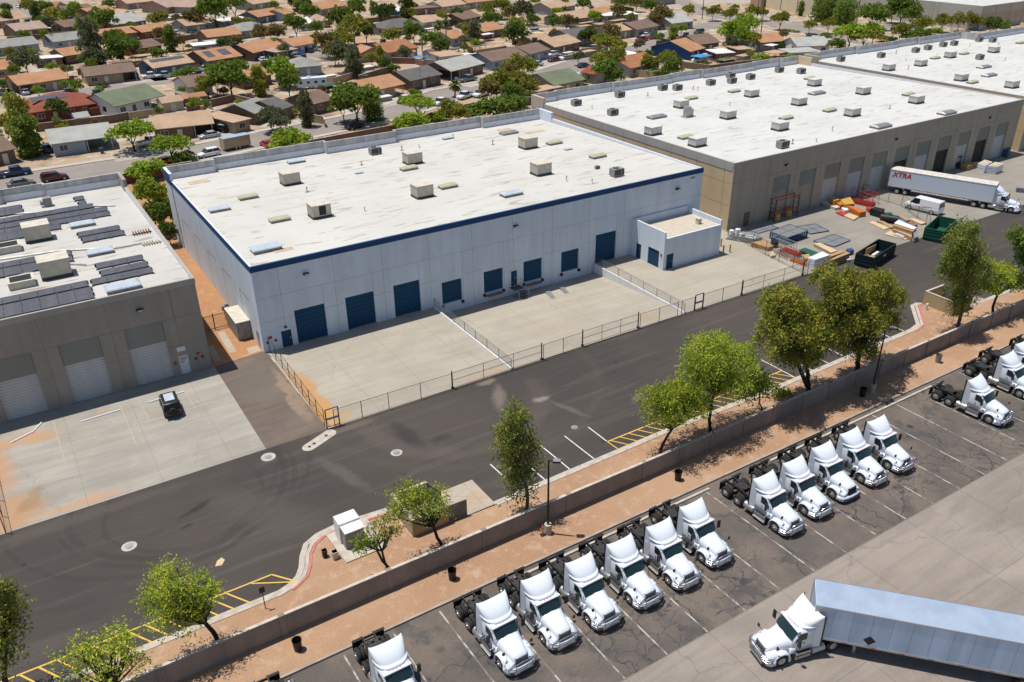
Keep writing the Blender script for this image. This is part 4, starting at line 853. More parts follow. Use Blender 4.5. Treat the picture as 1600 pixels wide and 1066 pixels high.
# ------------------------------------------------------------------ cars
def msect(x, hw, z0, z1, tuck=.06, r=.1):
    return [(x, -hw+tuck, z0), (x, -hw, z0+.15), (x, -hw, z1-.22), (x, -hw+.05, z1-.05), (x, -hw+.05+r, z1), (x, 0, z1+.02), (x, hw-.05-r, z1), (x, hw-.05, z1-.05), (x, hw, z1-.22), (x, hw, z0+.15), (x, hw-tuck, z0), (x, 0, z0)]
CARS = {}
def make_car(kind, paint, detail=True):
    key = (kind, paint)
    if key in CARS: return copy_tree(CARS[key])
    pm = 'paint_'+paint
    T = empty({'pickup': 'pickup_truck', 'van': 'cargo_van', 'suv': 'parked_suv', 'sedan': 'parked_car', 'jeep': 'parked_suv'}[kind])
    L = {'sedan': 4.7, 'suv': 4.7, 'pickup': 5.8, 'van': 5.7, 'jeep': 4.5}[kind]; h = L/2; W = {'sedan': .9, 'suv': .94, 'pickup': 1.0, 'van': 1.0, 'jeep': .93}[kind]
    belt = {'sedan': .92, 'suv': 1.05, 'pickup': 1.12, 'van': 1.2, 'jeep': 1.15}[kind]; top = {'sedan': 1.42, 'suv': 1.68, 'pickup': 1.85, 'van': 2.15, 'jeep': 1.85}[kind]
    z0 = {'pickup': .42, 'jeep': .42, 'suv': .32}.get(kind, .25)
    b = MB(); hood = belt-.08
    if kind == 'van': st = [(-h, W-.06, belt+.0), (-h+.1, W, belt), (h-1.0, W, belt), (h-.25, W-.08, belt-.15), (h-.05, W-.2, belt-.3), (h, W-.3, .75)]
    elif kind == 'pickup': st = [(-h, W-.04, 1.05), (-h+.05, W, 1.1), (-.4, W, 1.12), (h-1.6, W, 1.14), (h-.3, W-.06, 1.04), (h-.05, W-.1, .98), (h, W-.2, .8)]
    else: st = [(-h, W-.2, belt-.25), (-h+.12, W-.08, belt-.03), (-h+.7, W, belt), (0, W, belt), (h-1.4, W-.02, belt), (h-.4, W-.1, hood-.12), (h-.08, W-.22, hood-.25), (h, W-.35, .55)]
    b.loft([msect(x, w_, z0 if abs(x) < h-.2 else z0+.08, z1) for x, w_, z1 in st])
    cab = {'sedan': (-1.75, -1.1, .35, 1.15), 'suv': (-2.2, -1.85, .35, 1.1), 'jeep': (-2.15, -2.0, .6, .95), 'pickup': (-.7, -.5, .95, 1.55), 'van': (-2.78, -2.7, 1.3, 2.0)}[kind]
    xa, xb, xc, xd = cab
    # roof panel and pillars
    def cring(z, x0, x1, w_): return [(x0, -w_, z), (x1, -w_, z), (x1+.05, 0, z), (x1, w_, z), (x0, w_, z), (x0-.03, 0, z)]
    w1, w2 = W-.07, W-.2 if kind not in ('van', 'jeep') else W-.12
    b.loft([cring(top-.05, xb, xc, w2), cring(top, xb+.08, xc-.1, w2-.1)])
    for s_ in (-1, 1):
        for (x0, x1) in ((xa, xb), (xd, xc), ((xa+xd)/2, (xb+xc)/2)):
            b.add([(x0-.05, s_*w1, belt-.03), (x0+.05, s_*w1, belt-.03), (x1+.05, s_*w2, top-.04), (x1-.05, s_*w2, top-.04)], [(0, 1, 2, 3)])
    if kind == 'van':
        b.loft([[(-2.8, -.98, 1.15), (-2.8, .98, 1.15), (-2.74, .9, 2.12), (-2.74, -.9, 2.12)], [(.35, -.985, 1.15), (.35, .985, 1.15), (.35, .9, 2.12), (.35, -.9, 2.12)]], smooth=False)
    body = b.build('body', pm, T)
    b = MB(); g = .012; b.loft([cring(belt-.03, xa, xd, w1-g), cring(top-.045, xb, xc, w2-g)], smooth=False, caps=False); b.build('windows', 'auto_glass', T)
    if kind == 'van':
        b = MB(); [b.box(-2.812, -2.8, s_*.45-.34, s_*.45+.34, 1.3, 1.9) for s_ in (-1, 1)]; b.build('rear_window', 'auto_glass', T)
    if kind == 'pickup':
        b = MB(); b.box(-h+.1, -.85, -W+.14, W-.14, 1.125, 1.135); b.build('bed', 'black_plastic', T)
    for s_ in (-1, 1):
        for x in (-h*.62, h*.64):
            r_ = .33 if kind in ('sedan', 'suv') else .39
            wheel_into(T, x, s_*(W-.1), r_, .24, 'alu', n=14, hub=False)
        if detail:
            b = MB(); b.box(h-.2, h-.03, s_*(W-.3)-.14, s_*(W-.3)+.14, .62 if kind != 'pickup' else .82, .76 if kind != 'pickup' else .98); b.build('headlight', 'lamp_clear', T)
            b = MB(); b.box(-h-.01, -h+.12, s_*(W-.2)-.1, s_*(W-.2)+.08, .7 if kind != 'van' else 1.0, .92 if kind != 'van' else 1.5); b.build('tail_lamp', 'lamp_red', T)
    CARS[key] = T; return T
for nm, c in dict(white=(.72, .73, .74), black=(.012, .012, .014), navy=(.01, .03, .1), grey=(.14, .15, .16), silver=(.42, .43, .45), maroon=(.09, .008, .015), red=(.4, .015, .015), blue=(.015, .06, .3), teal=(.01, .07, .07), tan=(.33, .25, .16)).items(): flat('paint_'+nm, c, .3 if nm != 'black' else .45, 0, .5, 0 if nm == 'black' else .6)
def car(px, py, kind, paint, deg, label, z=.01, world=None):
    p = world or at(px, py, .6); T = make_car(kind, paint); T.location = (p[0], p[1], z); T.rotation_euler = (0, 0, R(deg)); tag(T, label, {'pickup': 'pickup', 'van': 'van', 'suv': 'suv', 'sedan': 'car', 'jeep': 'suv'}[kind]); return T
jp = car(0, 0, 'jeep', 'black', 87, 'black off-road vehicle parked alone on the left concrete apron', .01, (8.3, 79.9))
jp.scale = (.92, .92, .92); b = MB(); b.box(-1.35, .3, -.5, .5, 1.856, 1.872); b.build('roof_panel', 'skylight_blue', jp, bevel=.01)  # panel's pale blue colour stands in for sky reflected in the roof glass
b = MB(); b.tube((-2.28, 0, 1.05), (-2.5, 0, 1.05), .36, n=14); b.build('spare_wheel', 'tyre', jp)
b = MB(); b.box(-2.42, -2.24, -.85, .85, .5, .68); b.box(2.2, 2.42, -.85, .85, .5, .68); b.build('bumper', 'black_plastic', jp)
vn = car(1443, 324, 'van', 'white', 0, 'white cargo van parked beside the lettered trailer'); v0, v1 = at(1415, 326, .8), at(1470, 328, .8)
vd = at(1418, 318, .8)-at(1466, 330, .8); vn.rotation_euler = (0, 0, math.atan2(vd.y, vd.x))
b = MB(); b.add([(-.2, 1.008, .95), (-1.9, 1.008, 1.1), (-1.9, 1.008, 1.16), (-.2, 1.008, 1.02)], [(0, 1, 2, 3)]); b.add([(.9, 1.008, .8), (-.9, 1.008, .86), (-.9, 1.008, .9), (.9, 1.008, .84)], [(0, 1, 2, 3)]); b.build('side_stripe', 'red_paint', vn, fix=False)
# ------------------------------------------------------------------ chain-link fences
def fence(pts, h, name, label, step=2.9, gates=(), base=0.0, midrail=False):
    r_ = empty(name, (pts[0][0], pts[0][1], base), 0, label, 'fence')
    rail = MB(); pan = MB()
    for i in range(len(pts)-1):
        p, q = Vector(pts[i][:2]).to_3d()-Vector(pts[0][:2]).to_3d(), Vector(pts[i+1][:2]).to_3d()-Vector(pts[0][:2]).to_3d(); L = (q-p).length; k = max(1, round(L/step))
        rail.tube(p+Vector((0, 0, h)), q+Vector((0, 0, h)), .024, n=6); rail.tube(p+Vector((0, 0, .08)), q+Vector((0, 0, .08)), .016, n=5)
        if midrail: rail.tube(p+Vector((0, 0, h*.55)), q+Vector((0, 0, h*.55)), .02, n=5)
        pan.add([p+Vector((0, 0, .06)), q+Vector((0, 0, .06)), q+Vector((0, 0, h)), p+Vector((0, 0, h))], [(0, 1, 2, 3)])
        for j in range(k+(i == len(pts)-2)):
            a = p.lerp(q, j/k); b = MB(); b.tube((0, 0, 0), (0, 0, h+.05), .038, n=7); b.build('post', 'metal_dark', r_, loc=a)
    rail.build('rail', 'metal_dark', r_); pan.build('mesh_panel', 'chain_mesh', r_, fix=False); return r_
fence([(21.2, 67.75), (27, 67.7), (34.2, 67.6)], 1.9, 'chain_link_fence', 'chain-link fence bay at the front left corner of the white warehouse apron')
def gate(x0, x1, y, h, label):
    r_ = empty('sliding_gate', (x0, y, 0), 0, label, 'gate'); L = x1-x0
    b = MB()
    for z in (.15, h*.55, h): b.tube((0, 0, z), (L, 0, z), .026, n=6)
    for j in range(4): b.tube((L*j/3, 0, .1), (L*j/3, 0, h+.03), .03, n=6)
    b.build('gate_frame', 'metal_dark', r_); b = MB(); b.add([(0, 0, .15), (L, 0, .15), (L, 0, h), (0, 0, h)], [(0, 1, 2, 3)]); b.build('mesh_panel', 'chain_mesh', r_, fix=False)
    for x in (0, L): b = MB(); b.tube((x, .1, 0), (x, .1, h+.2), .06, n=8); b.box(x-.12, x+.12, -.05, .2, .04, .22); b.build('post', 'metal_dark', r_)
gate(34.3, 45.6, 67.6, 1.95, 'wide chain-link sliding gate in front of the left truck dock area')
fence([(45.8, 67.6), (51.2, 67.65)], 1.9, 'chain_link_fence', 'short chain-link fence bay between the two sliding gates')
gate(51.3, 59.5, 67.7, 1.95, 'chain-link sliding gate in front of the sunken truck well')
fence([(59.7, 67.65), (65.6, 67.6)], 1.9, 'chain_link_fence', 'chain-link fence bay ending at the rail wall beside the truck well')
fence([(66.2, 67.6), (68.3, 67.6)], 1.9, 'chain_link_fence', 'short chain-link fence panel left of the small walk gate')
fence([(69.8, 67.6), (76.4, 67.6)], 1.9, 'chain_link_fence', 'chain-link fence bay just right of the small walk gate')
gate(76.6, 88.0, 67.6, 1.95, 'chain-link sliding gate in front of the annex yard')
fence([(88.5, 67.3), (89.3, 75.5), (91.0, 84.5), (91.6, 85.4)], 2.1, 'chain_link_fence', 'chain-link fence between the annex yard and the storage yard')
fence([(20.6, 86.2), (20.5, 77), (20.4, 68.4)], 1.9, 'chain_link_fence', 'chain-link fence running from the white warehouse corner to the lane', 2.3)
fence([(123.4, 85.5), (123.5, 78), (119, 70.5), (117.5, 69)], 1.9, 'chain_link_fence', 'chain-link fence between the piled goods and the white van')
fence([(-7.5, 67.6), (-7.9, 78)], 2.0, 'chain_link_fence', 'chain-link fence at the far left edge of the left apron')
for (x, y, rz, lab) in ((20.4, 67.75, 0, 'small metal walk gate at the corner of the white warehouse fence'), (68.35, 67.55, 0, 'small metal walk gate near the right rail wall')):
    r_ = empty('walk_gate', (x, y, 0), rz, lab, 'gate')
    b = MB()
    for xx in (0, 1.3): b.box(xx-.05, xx+.05, -.05, .05, 0, 2.15)
    b.box(0, 1.3, -.04, .04, 2.1, 2.18); b.box(0, 1.3, -.03, .03, .15, .2); b.build('gate_frame', 'metal_dark', r_)
    b = MB(); b.box(.05, 1.25, -.05, .03, .95, 1.2); b.build('lock_plate', 'metal_galv', r_)
# iron picket fence across the alley, electrical cabinet beside it
r_ = empty('picket_fence', (14.2, 95.4, 0), 0, 'dark iron picket fence across the orange dirt alley', 'fence')
b = MB()
for z in (.2, 1.9): b.box(0, 4.5, -.02, .02, z, z+.05)
for i in range(38): b.box(.12*i, .12*i+.025, -.012, .012, .05, 2.0)
b.build('pickets', 'pole_bronze', r_)
for x in (1.0, 2.6, 4.4): b = MB(); b.box(x-.05, x+.05, -.05, .05, 0, 2.15); b.build('post', 'pole_bronze', r_)
r_ = empty('electrical_cabinet', (19.1, 93.2, 0), 0, 'large grey electrical cabinet against the left wall of the white warehouse', 'cabinet')
b = MB(); b.box(-.75, .85, -2.4, 2.4, .1, 2.3); b.build('body', 'hvac_grey', r_, bevel=.02); b = MB(); b.box(-.8, .88, -2.46, 2.46, 2.3, 2.38); b.build('top', 'hvac_beige', r_)
b = MB(); [b.box(-.765, -.752, -2.4+1.2*i, -2.36+1.2*i, .2, 2.25) for i in range(1, 4)]; b.build('door_seams', 'groove', r_)
for i, (x, y) in enumerate(((18.6, 97.4), (18.7, 96.4), (18.9, 96.9))):
    b = MB(); b.tube((0, 0, 0), (0, 0, 1.6+.2*i), .05, n=8); b.box(-.22, .22, -.12, .12, 1.3+.2*i, 1.9+.2*i); tag(b.build('meter_post', 'metal_galv', loc=(x, y, 0)), ('pale meter box on a post, leftmost behind the electrical cabinet', 'pale meter box on a post, nearest behind the electrical cabinet', 'pale meter box on a post, middle one behind the electrical cabinet')[i], 'meter')
# ------------------------------------------------------------------ lamp poles, bollards, bins, cones, signs
def lamp(x, y, h, lab, base=True, rz=0):
    r_ = empty('street_lamp', (x, y, .1), rz, lab, 'lamp')
    b = MB(); b.tube((0, 0, .0), (0, 0, h-.1), .1, .07, n=10); b.build('pole', 'pole_bronze', r_)
    if base: b = MB(); b.tube((0, 0, -.05), (0, 0, .95), .3, n=18); b.build('concrete_base', 'curb_concrete', r_)
    b = MB(); b.box(.0, .35, -.04, .04, h-.2, h-.12); b.build('arm', 'pole_bronze', r_)
    b = MB(); b.box(.3, .95, -.22, .22, h-.26, h-.1); o = b.build('lamp_head', 'pole_bronze', r_, bevel=.03); b = MB(); b.box(.34, .92, -.19, .19, h-.095, h-.085); b.build('head_top', 'metal_galv', o)
lamp(29.95, 43.4, 7.4, 'tall dark lamp post beside the orange cones, left of the two by the wall', rz=-.6)
lamp(70.3, 43.2, 7.6, 'tall dark lamp post under the big trees, right of the two by the wall', rz=-.6)
for (px, py, lab) in ((848, 836, 'orange traffic post left of the lamp post base'), (856, 826, 'orange traffic post behind the lamp post base')):
    p = at(px, py, .1); b = MB(); b.tube((0, 0, .04), (0, 0, 1.0), .07, .05, n=10, m=0); b.box(-.2, .2, -.2, .2, 0, .05, m=1); b.tube((0, 0, .7), (0, 0, .85), .062, n=10, m=2)
    tag(b.build('traffic_post', ['orange_plastic', 'black_plastic', 'sign_white'], loc=p), lab, 'traffic post')
def bin_(px, py, lab, m='black_plastic'):
    p = at(px, py, .1); b = MB(); b.tube((0, 0, 0), (0, 0, .95), .27, .33, n=18, caps=False); b.tube((0, 0, .03), (0, 0, .04), .27, n=18); b.tube((0, 0, .88), (0, 0, .95), .355, n=18, caps=False); b.tube((0, 0, .93), (0, 0, .3), .3, .26, n=18, caps=False)
    tag(b.build('trash_can', m, loc=p), lab, 'trash can')
bin_(466, 1015, 'black trash can on the dirt strip above the tractor parked alone'); bin_(707, 905, 'black trash can on the dirt behind the row of six tractors'); bin_(1059, 750, 'black trash can in the tree shade behind the row of five tractors'); bin_(1347, 619, 'black trash can beside the right lamp post'); bin_(1465, 566, 'grey trash can on the dirt behind the lone tractor', 'hvac_grey')
for (x, y, lab) in ((86.4, 81.4, 'farthest of the three yellow posts right of the annex'), (84.7, 79.2, 'left yellow post right of the annex corner'), (85.85, 79.05, 'right yellow post right of the annex corner')):
    b = MB(); b.tube((0, 0, 0), (0, 0, 1.2), .11, n=12); b.tube((0, 0, 1.2), (0, 0, 1.27), .11, .03, n=12); tag(b.build('bollard', 'yellow_paint', loc=(x, y, 0)), lab, 'bollard')
p = at(415, 951, .1); b = MB(); b.tube((0, 0, 0), (0, 0, 2.1), .035, n=6, m=0); b.box(-.2, .2, -.04, -.02, 1.6, 2.1, m=0); tag(b.build('parking_sign', ['pole_bronze'], loc=p), 'small dark sign post on the dirt beside the yellow hatching', 'sign')
for (x0, y0, x1, y1, lab) in ((-6.15, 82.0, -4.0, 83.0, 'long white parking stop on the left apron, end one lying nearest the rust stain'), (-4.0, 83.1, -3.2, 84.3, 'short white beam lying at an angle on the left apron'), (.14, 82.3, 3.85, 82.5, 'white parking stop in the middle of the left apron'), (6.55, 82.38, 10.2, 82.56, 'white parking stop in front of the black off-road vehicle')):
    b = MB(); L = math.hypot(x1-x0, y1-y0); b.loft([[(0, -.09, 0), (0, .09, 0), (0, .06, .13), (0, -.06, .13)], [(L, -.09, 0), (L, .09, 0), (L, .06, .13), (L, -.06, .13)]], smooth=False)
    tag(b.build('parking_stop', 'paint_white', loc=(x0, y0, .009), rz=math.atan2(y1-y0, x1-x0)), lab, 'parking stop')
# transformer and enclosures
sheet('transformer_pad', [(14.8, 49), (18.3, 49.1), (18.2, 53.0), (14.6, 52.9)], .2, 'curb_concrete')
b = MB(); b.box(14.8, 18.25, 49.0, 52.9, .1, .199); o = b.build('pad_edge', 'curb_concrete'); tag(o, kind='structure')
r_ = empty('transformer', (16.2, 51.3, .2), 0, 'white-topped electrical transformer cabinet on its pad beside the red kerb', 'transformer')
b = MB(); b.box(-.85, .75, -1.0, .85, 0, 1.7); b.build('body', 'hvac_grey', r_, bevel=.03); b = MB(); b.box(-.95, .82, -.1, 1.15, 1.705, 1.95); b.box(-.9, .8, -1.2, -.1, 1.705, 1.78); b.build('lid', 'cabinet_white', r_, bevel=.02)
b = MB(); b.box(-.95, -.86, -.1, 1.15, .05, 1.7); b.build('side_panel', 'cabinet_white', r_)
for (px, py, w_, h, m, lab) in ((508, 870, .35, .7, 'black_plastic', 'small dark valve box on the dirt left of the transformer'), (524, 872, .45, .7, 'hvac_beige', 'small beige utility box on the dirt beside the transformer')):
    b = MB(); b.box(-w_/2, w_/2, -w_/2, w_/2, 0, h); b.box(-w_*.55, w_*.55, -w_*.55, w_*.55, h-.08, h); tag(b.build('utility_box', m, loc=at(px, py, .1), bevel=.02), lab, 'utility box')
def enclosure(x0, x1, y0, y1, lab, gate_open):
    r_ = empty('trash_enclosure', (x0, y0, 0), 0, lab, 'enclosure'); L, W = x1-x0, y1-y0
    for (a, b_, c_, d) in ((0, L, 0, .2), (0, .2, .21, W-.21), (0, L, W-.2, W)):
        b = MB(); b.box(a, b_, c_, d, .02, 1.8); b.build('wall', 'enclosure_tan', r_); b = MB(); b.box(a-.02, b_+.02, c_-.02, d+.02, 1.803, 1.86); b.build('cap', 'wall_cap', r_)
    if gate_open:
        b = MB(); ang = gate_open; T = Matrix.Translation((L, .12, 0)) @ Matrix.Rotation(ang, 4, 'Z'); b.box(0, 1.75, -.02, .02, .15, 1.75, T=T); [b.box(.1+i*.17, .16+i*.17, -.045, .045, .15, 1.75, T=T) for i in range(10)]; b.build('gate', 'metal_rail' if ang > 0 else 'metal_rail', r_)
        b = MB(); T = Matrix.Translation((L, W-.12, 0)) @ Matrix.Rotation(R(-75) if ang > -1 else R(200), 4, 'Z'); b.box(0, 1.75, -.02, .02, .15, 1.75, T=T); [b.box(.1+i*.17, .16+i*.17, -.045, .045, .15, 1.75, T=T) for i in range(10)]; b.build('gate', 'metal_rail', r_)
sheet('enclosure_pad', [(20.4, 48.95), (28.3, 48.95), (28.2, 52.9), (20.4, 52.9)], .112, 'concrete_pad')
b = MB(); b.box(20.45, 28.25, 48.9, 52.88, .0, .105); tag(b.build('pad_edge', 'concrete_pad'), kind='structure')
enclosure(20.5, 23.8, 48.9, 52.85, 'open block trash enclosure half hidden by a tree, near the transformer', R(-2))
sheet('enclosure_pad', [(93.4, 49.35), (101, 49.35), (101, 53.3), (93.4, 53.3)], .112, 'concrete_pad')
enclosure(93.3, 97.0, 49.3, 53.3, 'open tan block trash enclosure at the right end of the lane', R(75))
p = at(1447, 484, .1); b = MB(); b.tube((0, 0, 0), (0, 0, .6), .09, n=8); b.box(-.15, .15, -.1, .1, .55, .8); tag(b.build('hydrant', 'sign_white', loc=p), 'white hydrant beside the trash enclosure at the right', 'hydrant')
# ------------------------------------------------------------------ storage yard goods
def roll_off(x0, y0, x1, y1, wdt, h, m, lab, junk):
    L = math.hypot(x1-x0, y1-y0); r_ = empty('dumpster', (x0, y0, .01), math.atan2(y1-y0, x1-x0), lab, 'dumpster')
    b = MB(); t = .06; w_ = wdt
    for (a, c_, d, e) in ((0, L, 0, t), (0, L, w_-t, w_), (0, t, t, w_-t), (L-t, L, t, w_-t)): b.box(a, c_, d, e, .15, h)
    b.box(t, L-t, t, w_-t, .15, .22); b.build('body', m, r_)
    b = MB(); k = int(L/.6)
    for i in range(k+1): x = i*L/k; b.box(x-.04, x+.04, -.06, -.002, .15, h-.1); b.box(x-.04, x+.04, w_+.002, w_+.06, .15, h-.1)
    b.box(-.05, L+.05, -.07, -.01+.08, h-.02, h+.06); b.box(-.05, L+.05, w_-.07, w_+.07, h-.02, h+.06); b.box(-.07, .07, .08, w_-.08, h-.02, h+.06); b.box(L-.07, L+.07, .08, w_-.08, h-.02, h+.06)
    for z in (.5, 1.0, 1.45): b.box(-.06, -.002, 0, w_, z, z+.09)
    b.build('ribs', m, r_); 
    b = MB(); b.box(L*.45, L*.55, -.075, -.065, 1.0, 1.3); b.build('label_plate', 'sign_white', r_)
    if junk:
        for (x, y, z, sx, sy, sz, ry, m2, nm) in junk:
            b = MB(); b.box(-sx/2, sx/2, -sy/2, sy/2, -sz/2, sz/2, T=Matrix.Rotation(ry, 4, 'Y')); c_, s_ = math.cos(r_.rotation_euler.z), math.sin(r_.rotation_euler.z)
            o = b.build('scrap_board', m2, loc=(x0+x*c_-y*s_, y0+x*s_+y*c_, z), rz=r_.rotation_euler.z); tag(o, nm, 'board')
    return r_
roll_off(97.2, 63.7, 104.2, 65.35, 2.5, 1.75, 'green_box', 'dark teal roll-off dumpster full of scrap boards at the lane edge', [(2.2, 1.3, 1.0, 2.6, 1.6, .06, .25, 'wood', 'big plywood sheet sticking out of the teal dumpster'), (3.4, 1.9, 1.5, 3.2, .08, .9, .08, 'wood', 'brown board standing against the far side inside the teal dumpster'), (3.0, .9, .8, 2.2, 1.0, .3, .1, 'wood_pale', 'pale scrap heap inside the teal dumpster'), (3.2, 1.1, 1.15, 1.8, .35, .2, 0, 'sign_white', 'white bent pipe on top of the scrap in the teal dumpster')])
roll_off(113.8, 64.4, 120.0, 66.4, 2.6, 1.85, 'green_bin', 'bright green empty roll-off dumpster behind the tall tree', None)
def stackbox(quad, z0, z1, m, name, label, cat, layers=1, gap=.04, group=None, tilt=0):
    P = [at(1130+x/8, 330+y/8, (z0+z1)/2) for x, y in quad] if isinstance(quad[0], tuple) and quad[0][0] > 0 and label is not None and not name.startswith('@') else quad
    return P
def qbox(z, quad, z0, z1, m, name, label, cat, layers=1, gap=.05):
    P = [z(*q) for q in quad]; P = [at(q[0], q[1], z1) for q in P]; c_ = sum(P, Vector())/4
    b = MB(); h = (z1-z0)/layers
    for i in range(layers): b.prism([(q.x-c_.x+random.uniform(-.02, .02), q.y-c_.y+random.uniform(-.02, .02)) for q in P], z0+i*h, z0+(i+1)*h-(gap if layers > 1 else 0))
    o = b.build(name, m, loc=(c_.x, c_.y, .012)); tag(o, label, cat); return o
zA = lambda x, y: (1130+x/8, 330+y/8); zB = lambda x, y: (1270+x/7.617, 280+y/7.617)
def grid_panel(z, quad, z1, label, layers=1, z0=.02):
    P = [at(*z(*q), z1) for q in quad]; c_ = sum(P, Vector())/4; P = [q-c_ for q in P]; P = [Vector((q.x, q.y, 0)) for q in P]
    r_ = empty('mesh_decking', (c_.x, c_.y, .012), 0, label, 'panel')
    b = MB(); b.prism([(q.x*.97, q.y*.97) for q in P], z1-.03, z1-.01); b.build('mesh_deck', 'mesh_deck', r_)
    b = MB(); n_ = layers
    for k in range(n_):
        zz = z0+(z1-z0)*(k+1)/n_
        for i in range(4): b.tube(P[i]+Vector((0, 0, zz)), P[(i+1) % 4]+Vector((0, 0, zz)), .06, n=6)
        if k < n_-1: continue
        b.tube((P[0]+P[3])/2+Vector((0, 0, zz)), (P[1]+P[2])/2+Vector((0, 0, zz)), .03, n=5); b.tube((P[0]+P[1])/2+Vector((0, 0, zz)), (P[3]+P[2])/2+Vector((0, 0, zz)), .03, n=5)
    if n_ > 1:
        for q in P: b.tube(q, q+Vector((0, 0, z1)), .05, n=6)
    b.build('frame', 'rack_blue', r_)
grid_panel(zA, [(590, 255), (830, 165), (1060, 245), (800, 335)], 1.1, 'stack of blue-framed rack decks with a mesh top, in the storage yard', 5)
grid_panel(zA, [(920, 190), (1150, 160), (1325, 245), (1090, 285)], .12, 'blue-edged mesh rack panel lying flat beside the stacked ones'); grid_panel(zA, [(1125, 375), (1385, 290), (1590, 365), (1390, 445)], .12, 'blue-edged mesh rack panel lying flat nearest the teal dumpster')
grid_panel(zA, [(330, 245), (590, 170), (690, 205), (440, 280)], .06, 'thin mesh panel lying flat in front of the brown door')
qbox(zA, [(1130, 400), (1210, 390), (1430, 490), (1350, 515)], 0, .55, 'wood_pale', 'plywood_stack', 'stack of pale plywood sheets right of the green frame', 'plywood', 5)
qbox(zA, [(945, 470), (1020, 440), (1215, 510), (1130, 545)], 0, .6, 'green_bin', 'metal_crate', 'dark green metal frame lying in the storage yard', 'frame', 2, .2)
qbox(zA, [(1060, 580), (1240, 500), (1335, 545), (1150, 605)], 0, 1.3, 'wrap_white', 'wrapped_pallet', 'tall pallet under a white sheet beside the fence corner', 'pallet', 3)
qbox(zA, [(350, 385), (500, 360), (630, 430), (560, 450)], 0, .7, 'cardboard', 'crate', 'low brown crate behind the chain-link fence', 'crate', 2)
qbox(zA, [(1335, 600), (1540, 500), (1590, 520), (1340, 620)], 0, 1.2, 'wood', 'timber_stack', 'tall stack of brown timber left of the teal dumpster', 'timber', 5)
qbox(zA, [(1330, 540), (1480, 480), (1530, 500), (1350, 565)], 0, 1.1, 'cardboard', 'timber_stack', 'orange-brown timber stack just behind the tall brown one', 'timber', 4)
qbox(zA, [(1000, 545), (1070, 535), (1100, 575), (1020, 600)], 0, .8, 'cardboard', 'box', 'orange cardboard box beside the white-sheeted pallet', 'box')
def beams(z, p, q, n_, m, name, label, w_=1.2, h=.5):
    a, b_ = at(*z(*p), .2), at(*z(*q), .2); L = (b_-a).length; r_ = MB()
    for i in range(n_): yy = (i % 4)*w_/4; zz = (i//4)*.15; r_.box(0, L, yy, yy+.1, zz, zz+.13)
    o = r_.build(name, m, loc=(a.x, a.y, .02), rz=math.atan2(b_.y-a.y, b_.x-a.x)); tag(o, label, 'beams')
beams(zA, (720, 490), (930, 560), 12, 'rack_red', 'rack_beams', 'upper bundle of red rack beams near the fence')
beams(zA, (830, 610), (1040, 680), 12, 'rack_orange', 'rack_beams', 'lower bundle of orange-red rack beams near the fence')
beams(zA, (900, 580), (990, 560), 4, 'rack_blue', 'rack_beams', 'small bundle of blue rack beams between the red ones', .6)
def scaffold(z, p, q, n_, lab, m='metal_galv', h=1.3, w_=1.0):
    a, b_ = at(*z(*p), .2), at(*z(*q), .2); L = (b_-a).length; b = MB()
    for i in range(n_+1):
        x = L*i/n_; b.tube((x, 0, 0), (x, 0, h), .035, n=5); b.tube((x, w_, 0), (x, w_, h), .035, n=5); b.tube((x, 0, h), (x, w_, h), .03, n=5); b.tube((x, 0, .3), (x, w_, h*.7), .02, n=5)
    for zz in (.3, h*.6, h): b.tube((0, 0, zz), (L, 0, zz), .03, n=5); b.tube((0, w_, zz), (L, w_, zz), .03, n=5)
    tag(b.build('storage_rack', m, loc=(a.x, a.y, .01), rz=math.atan2(b_.y-a.y, b_.x-a.x)), lab, 'rack')
scaffold(zA, (620, 400), (840, 490), 6, 'pale steel frame rack between the blue decks and the red beams', 'metal_galv', 1.1, 1.2)
scaffold(zA, (640, 520), (800, 600), 5, 'low bent steel frame lying against the chain-link fence', 'rust', .6, .8)
scaffold(zB, (450, 215), (700, 300), 4, 'tall red and grey frame rack beside the yellow boxes', 'rack_red', 1.7, 1.6)
r_ = empty('machine_pile', (*at(*zA(235, 340), .3)[:2], 0), R(-62), 'pile of white machine parts on low steel frames behind the chain-link fence', 'machine parts')
b = MB()
for k in range(5): b.box(-2.2+.15*k, 2.3-.2*k, -.8+.05*k, -.7+.05*k, .1+.14*k, .18+.14*k); b.box(-2.2+.1*k, 2.2, .6-.03*k, .7-.03*k, .1+.14*k, .18+.14*k)
for x in (-2.1, -.9, .3, 1.4, 2.1): b.box(x-.05, x+.05, -.8, .7, .05, .12); b.box(x-.05, x+.05, -.8, .7, .6, .66)
b.build('steel_frame', 'metal_galv', r_)
for (x, y, rr, h) in ((-1.6, -.2, .35, .7), (-.8, .2, .4, .9), (-.1, -.3, .28, .5)): b = MB(); b.tube((x, y, .66), (x, y, .66+h), rr, n=12); b.build('drum', 'sign_white', r_)
b = MB(); b.box(.5, 2.0, -.6, .4, .67, .8); b.box(.7, 1.6, -.3, .1, .8, .98); b.build('cover_plate', 'skylight_blue', r_)
b = MB(); b.box(-2.3, -1.2, .75, 1.3, 0, .5); b.build('motor', 'hvac_grey', r_, bevel=.05)
for i, (x, y, lab) in enumerate(((101.6, 84.7, 'yellow tub on the floor of the tall red rack, left one'), (104.6, 85.0, 'yellow tub on the floor of the tall red rack, right one'))):
    b = MB(); b.tube((0, 0, 0), (0, 0, 1.1), .55, .5, n=12); tag(b.build('yellow_tub', 'yellow_paint', loc=(x, y, .01)), lab, 'tub')
r_ = empty('pallet_rack', (100.6, 84.3, .01), 0, 'tall black and red pallet rack standing against the tan warehouse', 'rack')
b = MB()
